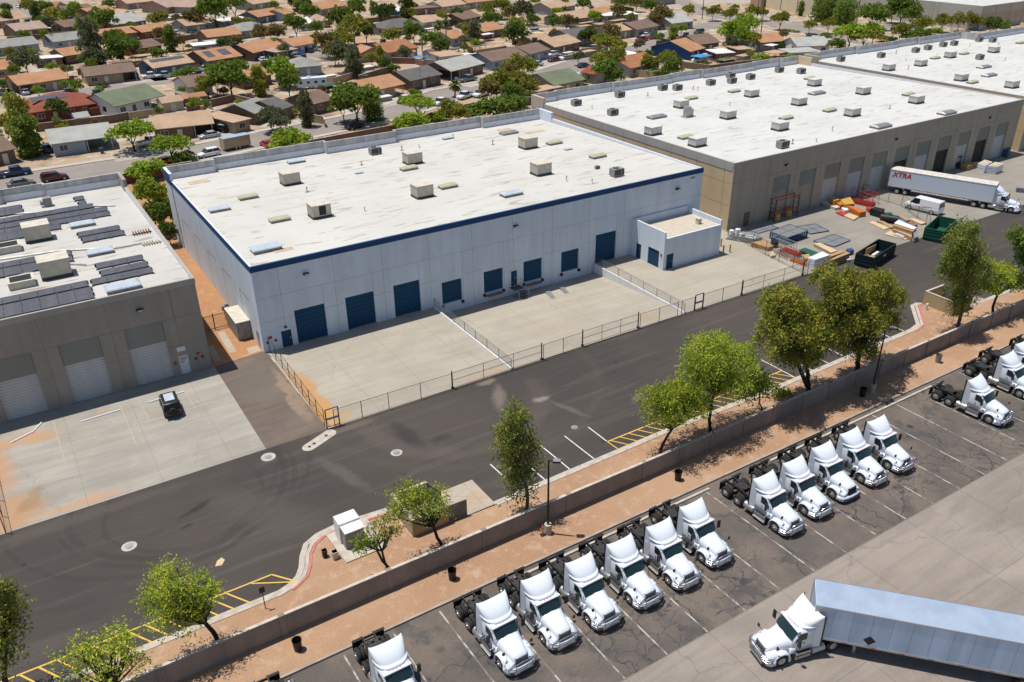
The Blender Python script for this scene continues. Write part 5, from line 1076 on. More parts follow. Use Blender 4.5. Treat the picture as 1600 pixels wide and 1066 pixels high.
for x in (0, 5.2):
    for y in (0, 1.0): b.box(x-.05, x+.05, y-.05, y+.05, 0, 3.6)
    for z in (.5, 1.3, 2.1, 2.9): b.box(x-.03, x+.03, .05, .95, z, z+.05)
b.build('uprights', 'pole_bronze', r_); b = MB()
for z in (1.2, 3.4):
    for y in (0, 1.0): b.box(.06, 5.14, y-.03, y+.03, z, z+.14)
b.build('beam', 'rack_red', r_)
qbox(zB, [(100, 270), (180, 250), (380, 320), (270, 340)], 0, .5, 'hvac_beige', 'steel_sheets', 'stack of pale steel sheets in the shade of the tan warehouse', 'sheets', 3)
qbox(zB, [(320, 230), (440, 200), (500, 290), (380, 300)], 0, 1.1, 'yellow_paint', 'yellow_crate', 'large yellow crate left of the red frame rack', 'crate', 4)
qbox(zB, [(275, 390), (345, 370), (420, 410), (360, 430)], 0, .25, 'rack_red', 'red_boards', 'flat red panels on the ground left of the orange crates', 'panel', 2)
qbox(zB, [(370, 430), (430, 400), (550, 440), (490, 480)], 0, .3, 'wood_pale', 'plywood_stack', 'low plywood stack on the ground below the orange crates', 'plywood', 2)
qbox(zB, [(400, 310), (480, 320), (640, 380), (560, 395)], 0, .9, 'rack_orange', 'orange_crate', 'row of orange crates below the red pipes', 'crate', 3)
beams(zB, (450, 270), (700, 330), 16, 'rack_red', 'red_pipes', 'bundle of bright red pipes on the crates by the frame rack', 1.6)
qbox(zB, [(690, 350), (740, 330), (860, 355), (820, 390)], 0, 1.1, 'black_plastic', 'small_hopper', 'small black hopper right of the red pipes', 'hopper')
r_ = empty('tank', (*at(*zB(910, 480), .5)[:2], .01), R(-60), 'black cylindrical tank lying beside the blue tarp', 'tank'); b = MB(); b.tube((-1.3, 0, .65), (1.3, 0, .65), .6, n=16); b.build('shell', 'black_plastic', r_); b = MB(); [b.box(x-.1, x+.1, -.55, .55, 0, .3) for x in (-.9, .9)]; b.tube((0, 0, 1.2), (0, 0, 1.4), .2, n=8); b.build('cradle', 'green_bin', r_)
qbox(zB, [(670, 515), (720, 500), (920, 575), (850, 600)], 0, .15, 'wood_pale', 'wooden_board', 'pale door slab lying flat in front of the black tank', 'board')
qbox(zB, [(765, 490), (820, 485), (960, 560), (935, 575)], 0, .35, 'wood', 'timber_stack', 'low brown timber between the door slab and the black tank', 'timber', 2)
qbox(zB, [(960, 545), (1010, 500), (1235, 590), (1190, 620)], 0, 1.1, 'cardboard', 'flat_crate', 'brown slatted crate under a white sheet left of the green dumpster', 'crate', 4)
qbox(zB, [(970, 525), (1020, 485), (1240, 575), (1200, 600)], 1.12, 1.18, 'wrap_white', 'white_sheet', 'white sheet lying on the brown slatted crate', 'sheet')
qbox(zB, [(950, 590), (975, 580), (1180, 650), (1175, 690)], 0, .6, 'wood', 'timber_stack', 'brown timber row in front of the slatted crate', 'timber', 3)
qbox(zB, [(850, 650), (930, 610), (1150, 690), (1100, 715)], 0, .15, 'wood_pale', 'pallet', 'pale wooden pallet lying flat in front of the timber row', 'pallet', 2, .05)
qbox(zB, [(960, 650), (1000, 640), (1100, 675), (1080, 695)], .17, .3, 'skylight_blue', 'blue_bags', 'pale blue sheet on the flat pallet', 'sheet')
qbox(zB, [(1010, 500), (1050, 480), (1110, 505), (1060, 525)], 0, .9, 'tarp_blue', 'blue_tarp', 'blue tarp over goods behind the slatted crate', 'tarp')
qbox(zB, [(1145, 470), (1200, 460), (1360, 515), (1290, 530)], 0, .3, 'wood_pale', 'plywood_stack', 'pale plywood sheets right of the blue tarp near the green dumpster', 'plywood', 2)
zC = lambda x, y: (1440+x/8.88, 170+y/8.88)
for quad, z1, lay, lab in (([(785, 755), (880, 705), (985, 735), (890, 785)], 1.5, 4, 'left stack of white-wrapped boards on the far lot'), ([(925, 790), (1020, 735), (1145, 760), (1050, 800)], 1.5, 3, 'right stack of white-wrapped boards on the far lot')):
    o = qbox(zC, quad, 0, z1, 'wrap_white', 'wrapped_boards', lab, 'boards', lay); P = [at(*zC(*q), z1+.03) for q in quad]; c_ = sum(P, Vector())/4; b = MB(); b.prism([((q.x-c_.x)*.75, (q.y-c_.y)*.75) for q in P], z1-.0, z1+.02); b.build('top_board', 'wood_pale', o)
qbox(zC, [(560, 770), (600, 740), (790, 730), (650, 790)], 0, 1.0, 'cardboard', 'crate', 'long brown crate beside the forklift at the far dock', 'crate', 2)
qbox(zC, [(1120, 560), (1140, 530), (1240, 535), (1210, 580)], 0, 1.4, 'rack_blue', 'bin_stack', 'dark blue bins in the shade by the far end of the tan warehouse', 'bins', 3)
fk = empty('forklift', (*at(*zC(500, 790), .4)[:2], .01), R(-62), 'dark forklift parked by the open dock of the tan warehouse', 'forklift')
b = MB(); b.box(-1.3, .4, -.6, .6, .3, 1.1); b.box(-1.35, -.7, -.58, .58, 1.1, 1.35); b.build('body', 'black_plastic', fk, bevel=.06)
b = MB(); b.box(.5, .62, -.45, -.35, .1, 2.3); b.box(.5, .62, .35, .45, .1, 2.3); b.box(.5, .6, -.45, .45, 2.2, 2.3); b.box(.65, 1.8, -.35, -.23, .08, .13); b.box(.65, 1.8, .23, .35, .08, .13); b.build('mast', 'metal_galv', fk)
b = MB(); [b.tube((x, y, 1.1), (x*.7, y, 2.1), .035, n=6) for x in (-1.0, .4) for y in (-.5, .5)]; b.box(-.75, .32, -.55, .55, 2.08, 2.13); b.build('overhead_guard', 'pole_bronze', fk)
for y in (-.5, .5): wheel_into(fk, .15, y, .32, .22, 'hvac_dark', 12, False); wheel_into(fk, -1.0, y, .27, .2, 'hvac_dark', 12, False)
for i, (px, py, m, lab) in enumerate(((1563, 303, 'cardboard', 'brown boards beside the nose of the lettered trailer'), (1600, 298, 'hvac_grey', 'dark timber packs at the right edge beyond the lettered trailer'))):
    p = at(px, py, .3); b = MB(); [b.box(-1.2, 1.2, -.6, .6, .3*k, .3*k+.22) for k in range(1+2*i)]; tag(b.build('board_stack', m, loc=(p.x, p.y, .01), rz=R(-60)), lab, 'boards')
p = at(1135, 385, .3)
for (Z, quad, z1, m, nm, lab, cat_, lay) in (
  (zA, [(690, 250), (760, 235), (800, 255), (735, 275)], .3, 'wood_pale', 'plywood_stack', 'small pale board stack behind the blue rack decks', 'boards', 2),
  (zA, [(380, 300), (440, 290), (490, 325), (430, 340)], .8, 'metal_galv', 'steel_bin', 'grey steel bin beside the white machine parts', 'bin', 2),
  (zA, [(600, 350), (650, 340), (690, 385), (640, 395)], .9, 'black_plastic', 'parts_crate', 'black crate of parts in front of the stacked decks', 'crate', 3),
  (zA, [(560, 520), (620, 510), (660, 545), (600, 560)], .4, 'wood_pale', 'pallet', 'pale pallet against the fence behind the low crate', 'pallet', 2),
  (zA, [(1540, 560), (1590, 560), (1590, 600), (1545, 605)], .5, 'sign_white', 'white_pipes', 'white pipes at the foot of the teal dumpster', 'pipes', 2),
  (zA, [(1540, 470), (1600, 455), (1640, 480), (1585, 500)], .7, 'rack_blue', 'steel_bin', 'blue bin just left of the teal dumpster', 'bin', 2),
  (zB, [(200, 220), (270, 205), (320, 240), (250, 255)], 1.3, 'yellow_paint', 'yellow_crate', 'yellow crate in the shade against the tan warehouse', 'crate', 4),
  (zB, [(250, 255), (300, 245), (380, 290), (330, 305)], .9, 'rack_orange', 'orange_crate', 'orange crate between the two yellow crates and the steel sheets', 'crate', 3),
  (zB, [(340, 340), (390, 330), (430, 365), (380, 375)], .5, 'sign_white', 'white_box', 'white box left of the orange crates', 'box', 1),
  (zB, [(640, 330), (680, 320), (720, 350), (670, 360)], .6, 'rack_red', 'red_crate', 'small red crate at the end of the red pipes', 'crate', 2),
  (zB, [(1010, 430), (1060, 425), (1160, 480), (1120, 490)], .5, 'wood', 'timber_stack', 'thin timber pile along the fence by the white van', 'timber', 2),
  (zB, [(1120, 510), (1180, 505), (1250, 540), (1190, 555)], .6, 'rust', 'scrap_pile', 'rusty scrap pile behind the white sheet', 'scrap', 3),
  (zB, [(1190, 610), (1240, 600), (1260, 680), (1210, 700)], .8, 'metal_galv', 'steel_bin', 'grey wire bin left of the green dumpster', 'bin', 3),
  (zB, [(850, 395), (930, 390), (960, 420), (880, 430)], .6, 'green_bin', 'green_box', 'green box behind the black tank', 'box', 2)):
    qbox(Z, quad, 0, z1, m, nm, lab, cat_, lay)
# ------------------------------------------------------------------ rooftop units
def zroof(Yf, zf, Yb, zb, y): return zf+(zb-zf)*(y-Yf)/(Yb-Yf)
def onroof(px, py, rf):
    z = rf[1]
    for _ in range(6):
        p = at(px, py, z); z = zroof(*rf, p.y)
    return Vector((p.x, p.y, z))
RFB = (86.6, 10.42, 129.6, 9.4); RFR = (85.85, 10.38, 140.5, 9.35); RFR2 = (85.85, 10.28, 141.2, 9.35); RFL = (86.65, 10.6, 129.6, 9.75)
def m_cooler(lx, ly, h, m, open_=False, slats=True):
    b = MB(); b.box(-lx/2-.06, lx/2+.06, -ly/2-.06, ly/2+.06, 0, .3, m=1); b.box(-lx/2, lx/2, -ly/2, ly/2, .3, h)
    if slats:
        n_ = int(lx/.3)
        for i in range(n_+1): x = -lx/2+i*lx/n_; b.box(x-.03, x+.03, -ly/2-.04, -ly/2-.002, .36, h-.05)
        n_ = int(ly/.3)
        for i in range(n_+1): y = -ly/2+i*ly/n_; b.box(-lx/2-.04, -lx/2-.002, y-.03, y+.03, .36, h-.05)
    b.box(-lx/2-.08, lx/2+.08, -ly/2-.08, ly/2+.08, h, h+.07)
    if open_: b.box(-.35, .55, -ly/2-.05, -ly/2-.041, .45, h-.1, m=2)
    return b.mesh('rooftop_cooler', [m, 'hvac_dark', 'interior_shade'])
def m_skylight(lx, ly, m):
    b = MB(); b.box(-lx/2, lx/2, -ly/2, ly/2, 0, .32, m=1); h = .62
    b.loft([[(-lx/2-.08, -ly/2-.08, .325), (lx/2+.08, -ly/2-.08, .325), (lx/2+.08, ly/2+.08, .325), (-lx/2-.08, ly/2+.08, .325)], [(-lx/2, -ly/2, .42), (lx/2, -ly/2, .42), (lx/2, ly/2, .42), (-lx/2, ly/2, .42)], [(-lx/2+.25, -ly*.1, h), (lx/2-.25, -ly*.1, h), (lx/2-.25, ly*.1, h), (-lx/2+.25, ly*.1, h)]], smooth=False)
    return b.mesh('skylight', [m, 'hvac_grey'])
def m_condenser(lx, ly, h):
    b = MB(); b.box(-lx/2, lx/2, -ly/2, ly/2, .12, h); b.box(-lx/2-.05, -lx/2+.02, -ly/2-.03, -ly/2+.03, 0, h); b.box(lx/2-.3, lx/2+.1, -ly/2-.002, -ly/2+.1, .2, h-.1, m=1)
    b.box(-lx/2+.1, lx/2-.45, -ly/2-.01, -ly/2-.002, .3, h-.12, m=1); b.tube((-.1*lx, 0, h), (-.1*lx, 0, h+.1), ly*.35, n=12, m=1); b.tube((-.1*lx, 0, h+.06), (-.1*lx, 0, h+.12), ly*.12, n=8)
    return b.mesh('condenser_unit', ['hvac_grey', 'hvac_dark'])
mat('hvac_pale', (.60, .59, .55), .6, c2=(.5, .49, .45))
ME = dict(c=m_cooler(2.4, 1.9, 1.7, 'hvac_beige'), co=m_cooler(2.4, 1.9, 1.7, 'hvac_beige', True), s=m_skylight(2.6, 1.3, 'skylight_blue'), g=m_skylight(2.5, 1.25, 'skylight_green'), d=m_condenser(1.7, 1.2, 1.15), w=m_cooler(2.3, 1.7, 1.35, 'hvac_pale'), l=m_skylight(3.8, 1.9, 'metal_galv'))
NMS = dict(c=('rooftop_cooler', 'cooler', 'beige boxy cooler'), co=('rooftop_cooler', 'cooler', 'beige cooler with an open dark hatch'), s=('skylight', 'skylight', 'pale blue domed skylight'), g=('skylight', 'skylight', 'dull greenish skylight'), d=('condenser_unit', 'air conditioner', 'grey condenser unit'), w=('rooftop_cooler', 'cooler', 'off-white boxy cooler'), l=('skylight', 'skylight', 'large raised grey skylight'))
def roofitems(rf, lst, place_, nwords):
    by = {}
    for k, px, py, *s in lst:
        p = onroof(px, py, rf); o = bpy.data.objects.new(NMS[k][0], ME[k]); C.objects.link(o); o.location = p+Vector((0, 0, .005))
        sc_ = s[0] if s else 1; o.scale = (sc_, sc_, sc_); o['category'] = NMS[k][1]; o['group'] = NMS[k][2]+'s on the '+place_; by.setdefault(k, []).append(o)
    for k, os_ in by.items(): order_labels(os_, NMS[k][2]+' on the '+place_)
roofitems(RFB, [('s', 343, 329), ('s', 416, 391, 1.25), ('c', 454, 287), ('g', 388, 310), ('g', 437, 345), ('co', 500, 338), ('s', 463, 254), ('d', 586, 241), ('c', 645, 255), ('g', 639, 265), ('s', 561, 271, .45), ('g', 700, 293), ('c', 660, 307), ('s', 799, 305, 1.1), ('l', 795, 209, .8), ('s', 700, 217, .7), ('c', 825, 231), ('g', 866, 225), ('s', 888, 234, .5), ('g', 934, 246), ('c', 845, 272), ('d', 933, 264, .4), ('d', 963, 275)], 'white roof with the navy edge', 0)
roofitems(RFR, [('d', 968, 152), ('d', 900, 165), ('d', 957, 180), ('d', 1035, 141), ('d', 1058, 141), ('d', 1110, 133), ('d', 1141, 122), ('d', 1143, 130), ('d', 1172, 124), ('d', 1217, 113), ('d', 1251, 115), ('l', 1026, 184, .9), ('w', 1064, 168), ('g', 1080, 155), ('w', 1137, 185), ('w', 1020, 210), ('g', 1071, 216), ('w', 1089, 228), ('w', 1174, 151), ('g', 1147, 144), ('w', 1218, 203), ('g', 1228, 186), ('d', 1222, 231), ('w', 1248, 164), ('g', 1296, 174), ('l', 1276, 147, .9), ('w', 1272, 134), ('g', 1265, 124), ('w', 1331, 181), ('l', 1376, 199, .95), ('w', 1348, 147), ('g', 1419, 149), ('w', 1431, 161), ('l', 1479, 178, .9)], 'white roof of the tan warehouse', 0)
roofitems(RFR2, [('d', 1313, 96), ('d', 1376, 90), ('w', 1388, 110), ('d', 1430, 82), ('d', 1449, 78), ('w', 1438, 103), ('g', 1461, 92), ('w', 1484, 90), ('d', 1473, 73), ('d', 1490, 71), ('g', 1506, 85), ('d', 1529, 65), ('d', 1550, 66), ('w', 1552, 82), ('d', 1530, 93), ('l', 1537, 106, .9), ('l', 1545, 119, .9), ('w', 1501, 126), ('g', 1519, 130), ('w', 1580, 137), ('g', 1594, 68)], 'farthest white warehouse roof', 0)
def roofthing(name, px, py, rf, b, m, lab, cat): o = b.build(name, m, loc=onroof(px, py, rf)+Vector((0, 0, .005))); tag(o, lab, cat); return o
b = MB(); b.box(-.5, .5, -.5, .5, 0, 1.9); b.box(.6, 1.2, -.4, .4, 0, 1.4); b.box(-.9, 1.6, -.7, .7, 0, .12); roofthing('exhaust_fan', 1073, 183, RFR, b, 'metal_galv', 'tall galvanised exhaust duct on the tan warehouse roof', 'duct')
b = MB(); b.box(-1.25, 1.25, -1.05, 1.05, 0, .75); b.box(-1.3, 1.3, -1.1, 1.1, .75, .82); o = roofthing('rooftop_unit', 15, 392, RFL, b, 'hvac_beige', 'square open-topped rooftop unit, upper one on the left solar roof', 'air conditioner')
b2 = MB(); b2.box(-1.0, 1.0, -.8, .8, .821, .835); b2.build('fan_opening', 'interior_shade', o); o2 = copy_tree(o); o2.location = onroof(35, 446, RFL); o2['label'] = 'square open-topped rooftop unit, lower one on the left solar roof'
roofitems(RFL, [('c', 61, 374, 1.15), ('c', 89, 430, 1.2), ('s', 129, 353, 1.05), ('s', 157, 396, 1.05), ('s', 193, 452, 1.25)], 'left roof with solar panels', 0)
b = MB(); b.box(-.5, .5, -.5, .5, 0, 1.2); b.box(-.9, -.5, -.4, .4, .3, .8); roofthing('roof_hatch', 76, 322, RFL, b, 'hvac_grey', 'grey roof hatch box at the back of the left solar roof', 'roof hatch')
for i, (px, py, lab) in enumerate(((222, 365, 'upper rusty conduit cluster by the side parapet of the solar roof'), (237, 381, 'lower conduit cluster by the side parapet of the solar roof'))):
    b = MB(); [b.box(-1+.3*j, -.9+.3*j, -.5, .5, .1, .35) for j in range(7)]; b.box(-1.1, 1.1, -.1, .1, 0, .12); roofthing('conduit_rack', px, py, RFL, b, 'rust' if not i else 'hvac_beige', lab, 'conduits')
VP = []
for (rf, place_, lst) in ((RFB, 'blue-edged roof', ((655, 231), (628, 235), (708, 217), (565, 258), (925, 287), (770, 226), (570, 330), (480, 300), (885, 283))), (RFR, 'tan warehouse roof', ((925, 170), (1083, 140), (1090, 141), (1258, 116), (1140, 165), (1238, 225), (1275, 222), (1012, 150), (1300, 205), (1390, 170))), (RFR2, 'farthest warehouse roof', ((1415, 95), (1419, 108), (1570, 95), (1560, 70), (1515, 73), (1400, 84)))):
    os_ = []
    for i, (px, py) in enumerate(lst):
        b = MB(); b.tube((0, 0, 0), (0, 0, .55+.1*(i % 3)), .07, n=8); b.tube((0, 0, .5), (0, 0, .62+.1*(i % 3)), .13, .1, n=8); b.tube((0, 0, 0), (0, 0, .04), .3, n=10)
        o = b.build('vent_pipe', 'metal_galv' if i % 2 else 'hvac_pale', loc=onroof(px, py, rf)+Vector((0, 0, .004))); o['category'] = 'vent pipe'; o['group'] = 'vent pipes on the '+place_; os_.append(o)
    order_labels(os_, 'small vent pipe standing on the '+place_)
# solar rows: (pixel left end, right end) of each row, tilted toward the camera
z1_ = lambda x, y: (x/3.5525, 280+y/3.5525)
ROWS = [((-60, 195), (120, 160)), ((-60, 218), (130, 183)), ((415, 120), (465, 112)), ((440, 148), (478, 140)), ((-60, 248), (520, 160)), ((-60, 278), (600, 180)), ((-60, 305), (615, 208)), ((-60, 335), (340, 280)), ((-60, 358), (150, 318)), ((435, 318), (665, 280)), ((460, 350), (690, 305)),
        ((-80, 500), (400, 425)), ((-80, 535), (410, 458)), ((-80, 558), (230, 500)), ((535, 492), (795, 448)), ((560, 530), (825, 485)), ((510, 580), (850, 520)), ((-80, 710), (490, 590)), ((-80, 750), (515, 630)), ((-80, 782), (525, 660))]
so_ = []
for (a, c_) in ROWS:
    p, q = onroof(*z1_(*a), RFL), onroof(*z1_(*c_), RFL); q.y = p.y = (p.y+q.y)/2; L = abs(q.x-p.x)
    b = MB(); n_ = max(1, round(L/1.65)); s_ = L/n_
    for i in range(n_):
        x0, x1 = i*s_+.02, (i+1)*s_-.02
        b.add([(x0, -.55, .2), (x1, -.55, .2), (x1, .5, .43), (x0, .5, .43), (x0, -.55, .17), (x1, -.55, .17), (x1, .5, .4), (x0, .5, .4)], [(0, 1, 2, 3), (7, 6, 5, 4), (0, 4, 5, 1), (1, 5, 6, 2), (2, 6, 7, 3), (3, 7, 4, 0)])
    o = b.build('solar_panel_row', 'solar_cell', loc=(p.x, p.y, p.z)); o['category'] = 'solar panels'; o['group'] = 'solar panel rows on the left roof'; so_.append(o)
    b = MB()
    for i in range(n_+1): x = i*s_; b.box(x-.12, x+.12, -.7, -.5, 0, .1); b.box(x-.12, x+.12, .46, .66, 0, .3); b.box(x-.03, x+.03, -.6, .6, .02, .12)
    b.build('ballast_feet', 'pole_bronze', o)
for (P_, lab) in (([(-60, 462), (340, 402), (640, 388), (850, 350)], 'long grey conduit run crossing the left roof between the solar rows'), ([(-60, 208), (200, 190), (420, 155), (640, 152)], 'conduit run behind the upper solar rows on the left roof'), ([(480, 480), (300, 475), (100, 545)], 'short conduit run near the lower cooler on the left roof')):
    Q = [onroof(*z1_(*q), RFL)+Vector((0, 0, .12)) for q in P_]; b = MB(); [b.path([q-Q[0]+Vector((0, dy, 0)) for q in Q], .05, 6) for dy in (0, .14, .28)]; tag(b.build('conduit_run', 'metal_galv', loc=Q[0], fix=False), lab, 'conduit')
so_.sort(key=lambda o: -o.location.y)
for i, o in enumerate(so_): o['label'] = f'row of dark solar panels on the left roof, {ORD[i]} counting from the back'
# ------------------------------------------------------------------ foliage
rng = np.random.default_rng(5)
def leafmesh(name, m, P, D, size, up=.35, asp=.55):
    n_ = len(P); u = rng.normal(size=(n_, 3)); u += D*.8; u /= np.linalg.norm(u, axis=1, keepdims=True)
    w_ = rng.normal(size=(n_, 3)); w_[:, 2] += up; v = np.cross(u, w_); v /= np.linalg.norm(v, axis=1, keepdims=True)+1e-9
    s = size*rng.uniform(.6, 1.35, (n_, 1)); a, c_ = u*s, v*s*asp
    V = np.stack([P-a, P-c_*.9, P+a, P+c_], 1).reshape(-1, 3)
    F = np.arange(n_*4).reshape(-1, 4)
    me = bpy.data.meshes.new(name); me.vertices.add(len(V)); me.vertices.foreach_set('co', V.astype(np.float32).ravel())
    me.loops.add(n_*4); me.loops.foreach_set('vertex_index', F.ravel().astype(np.int32)); me.polygons.add(n_); me.polygons.foreach_set('loop_start', np.arange(0, n_*4, 4, dtype=np.int32))
    me.materials.append(M[m]); me.update(); me.validate(); return me
def lobe_leaves(lobes, ntw, per, tlen, droop, spread=.14):
    """lobes: (cx,cy,cz,rx,ry,rz); returns leaf points and directions strung on short twigs"""
    Ps, Ds = [], []; vol = np.array([l[3]*l[4]*l[5] for l in lobes])**(2/3); vol = vol/vol.sum()
    for l, f in zip(lobes, vol):
        k = max(4, int(ntw*f)); u = rng.normal(size=(k, 3)); u[:, 2] = np.where(u[:, 2] < -.3, -u[:, 2]*.5, u[:, 2]); u /= np.linalg.norm(u, axis=1, keepdims=True)
        r_ = rng.uniform(.3, 1.15, (k, 1))**.5; c_ = np.array(l[:3]); R_ = np.array(l[3:6]); o = c_+u*r_*R_
        d = u*.7+rng.normal(size=(k, 3))*.35; d[:, 2] -= droop; d /= np.linalg.norm(d, axis=1, keepdims=True)
        t = rng.uniform(0, 1, (k, per, 1))*tlen; p = o[:, None, :]+d[:, None, :]*t+rng.normal(size=(k, per, 3))*spread*tlen; p[:, :, 2] -= droop*.5*(t[:, :, 0]**2)/max(tlen, .1)
        Ps.append(p.reshape(-1, 3)); Ds.append(np.repeat(d, per, 0))
    return np.concatenate(Ps), np.concatenate(Ds)
def limb(b, p, q, r0, r1, bend=.15, n=5, seg=5):
    p, q = Vector(p), Vector(q); L = (q-p).length; off = Vector((random.uniform(-1, 1), random.uniform(-1, 1), random.uniform(-.2, .5)))*L*bend; pts = []; rr = []
    for i in range(seg+1):
        t = i/seg; pts.append(p.lerp(q, t)+off*math.sin(math.pi*t)+Vector((random.uniform(-1, 1), random.uniform(-1, 1), 0))*L*.015*(0 < i < seg)); rr.append(r0+(r1-r0)*t)
    b.path(pts, rr, n+2)
def near_tree(base, lobes, kind, label, fork=.35, dens=1.0, r0=.16, leaf=.13, droop=.3, tlen=.7, bark='bark_dark', per=9, asp=.55, name='tree', trunks=1, z0=.1, cat='tree', group=None, sub=6, ext=.5, core=True):
    P = at(*base, z0); px_, py_, k = pix(P); W = []
    for i, l in enumerate(lobes):
        cx, cy, rx, ry = l[:4]; dy = l[4] if len(l) > 4 else 0
        q = atY(cx, cy, P.y+dy); s = k/F_PX; R_ = Vector((rx*s, rx*s*.95, ry*s*1.05)); q = q-P
        for j in range(sub):      # break each lobe into clumps with gaps between
            th = 6.283*(j+random.random()*.8)/sub; ph = random.uniform(-.6, .9)
            W.append((q.x+math.cos(th)*math.cos(ph)*R_.x*.68, q.y+math.sin(th)*math.cos(ph)*R_.y*.68, q.z+math.sin(ph)*R_.z*.7, R_.x*random.uniform(.25, .5), R_.y*random.uniform(.25, .5), R_.z*random.uniform(.22, .45)))
        if core: W.append((q.x, q.y, q.z, R_.x*.42, R_.y*.42, R_.z*.4))
    T = empty(name, P, 0, label, cat, group); area = sum(w_[3]*w_[5] for w_ in W)
    ntw = int(area*120*dens); pts, ds = lobe_leaves(W, ntw, per, tlen, droop)
    o = bpy.data.objects.new('crown', leafmesh('crown', kind, pts, ds, leaf, asp=asp)); C.objects.link(o); o.parent = T
    b = MB(); cen = sum((Vector(w_[:3]) for w_ in W), Vector())/len(W)
    for t in range(trunks):
        f = Vector((cen.x*fork*(1.15+.5*t), cen.y*fork+(.5*t-.25)*(trunks > 1), cen.z*fork*1.1)) + Vector((random.uniform(-.2, .2), random.uniform(-.2, .2), 0)); limb(b, (t*.25, 0, -.1), f, r0, r0*.72, .09)
        for i, w_ in enumerate(W):
            if i % trunks != t: continue
            limb(b, f, Vector(w_[:3])+Vector((0, 0, -w_[5]*.2)), r0*.5, r0*.12, .13, 3, 4)
            for _ in range(2):
                u = Vector((random.uniform(-1, 1), random.uniform(-1, 1), random.uniform(-.3, 1))).normalized(); c_ = Vector(w_[:3]); limb(b, c_+Vector((0, 0, -w_[5]*.2)), c_+Vector((u.x*w_[3], u.y*w_[4], u.z*w_[5]))*1.0, r0*.14, r0*.04, .15, 2, 3)
    b.build('trunk', bark, T, fix=False); return T
near_tree((821, 800), [(806, 645, 20, 24), (792, 672, 18, 24), (822, 690, 18, 30), (797, 712, 18, 26, .5), (826, 735, 9, 26), (806, 742, 13, 18)], 'leaf_euc', 'narrow drooping tree left of the lamp post with the orange cones', .5, .62, .17, .17, 2.4, 1.5, 'bark_pale', sub=5, per=14, asp=.33)
near_tree((1030, 712), [(1035, 622, 34, 28), (1070, 612, 38, 32), (1055, 640, 42, 22, -.6), (1088, 634, 24, 24, .8)], 'leaf_mesquite', 'bright green tree with a crooked dark trunk at the end of the yellow hatching', .42, 1.0, .15, .1, .55, .9, per=12)
near_tree((1110, 678), [(1110, 545, 36, 24), (1142, 560, 42, 32, .6), (1095, 575, 26, 24), (1135, 595, 34, 26, -.5)], 'leaf_mesquite', 'tall bright green tree behind the one at the end of the yellow hatching', .5, 1.0, .17, .1, .7, 1.0, per=12)
near_tree((1192, 640), [(1180, 585, 22, 24), (1165, 605, 20, 26), (1192, 600, 16, 20)], 'leaf_bright', 'slender weeping yellow-green tree left of the big two-trunked trees', .6, .55, .08, .11, 1.5, .8)
near_tree((1264, 613), [(1225, 470, 30, 32), (1262, 500, 40, 34), (1222, 510, 34, 32, -.8), (1250, 545, 34, 26), (1285, 520, 26, 36, .8)], 'leaf_olive', 'big olive-green tree with two trunks, left of the pair by the lamp post', .4, 1.0, .26, .16, 1.2, 1.1, 'bark_dark', trunks=2, sub=7, per=11, asp=.4, core=False)
near_tree((1338, 583), [(1310, 435, 36, 26), (1350, 450, 44, 38), (1385, 455, 28, 30), (1330, 490, 44, 34, -1), (1375, 495, 26, 26, 1), (1345, 530, 26, 22)], 'leaf_olive', 'big olive-green tree by the right lamp post, right of the two-trunked one', .42, 1.0, .28, .16, 1.2, 1.1, 'bark_dark', sub=7, per=11, asp=.4, core=False)
near_tree((1495, 513), [(1508, 362, 22, 22), (1510, 395, 28, 34), (1492, 400, 16, 36, .5), (1538, 415, 15, 18), (1510, 440, 20, 26), (1500, 465, 12, 16)], 'leaf_euc', 'tall narrow drooping tree in front of the right trash enclosure', .55, .7, .22, .16, 2.2, 1.4, 'bark_pale', per=13, asp=.35)
near_tree((1552, 492), [(1560, 425, 26, 16), (1585, 440, 26, 18), (1545, 445, 20, 16)], 'leaf_mesquite', 'round bright green tree right of the tall narrow one', .5, 1.0, .18, .12, .4, .6)
near_tree((1612, 470), [(1597, 370, 16, 20), (1603, 395, 18, 26)], 'leaf_green', 'green tree cut off by the right edge of the view', .5, 1.0, .18, .13, .8, .8)
near_tree((606, 892), [(580, 838, 22, 16), (600, 815, 22, 14), (565, 850, 16, 12), (612, 830, 12, 10)], 'leaf_bright', 'small sparse tree with thin trunks beside the transformer', .55, .4, .11, .1, .9, .5, trunks=2)
near_tree((690, 851), [(635, 770, 26, 16), (672, 778, 26, 16), (655, 792, 34, 14, -.5), (690, 795, 14, 12), (625, 795, 18, 14)], 'leaf_mesquite', 'leaning green tree overhanging the trash enclosure', .4, .8, .15, .09, .4, .8, per=11)
near_tree((342, 1008), [(265, 905, 30, 24), (300, 930, 34, 22), (255, 945, 34, 24), (285, 965, 32, 18), (320, 925, 20, 14)], 'leaf_mesquite', 'leaning bright green tree over the left yellow hatching', .4, .8, .19, .095, .35, .95, per=12)
near_tree((10, 1085), [(8, 920, 16, 24), (4, 955, 18, 30), (2, 1000, 14, 30)], 'leaf_euc', 'dark drooping tree cut off by the left edge of the view', .55, 1.0, .2, .14, 2.2, 1.3, per=13, asp=.35)
near_tree((190, 1110), [(120, 1020, 30, 16), (165, 1005, 32, 18), (150, 1040, 44, 22), (205, 1035, 30, 20), (190, 1000, 20, 10)], 'leaf_mesquite', 'wide low green tree spreading over the hatching at the bottom left', .4, .55, .15, .09, .3, .9, per=12)
near_tree((1217, 622), [(1217, 612, 16, 9), (1230, 614, 10, 7)], 'leaf_bright', 'low green bush at the foot of the two-trunked tree', .2, 1.2, .05, .1, .2, .35, name='shrub', cat='shrub')
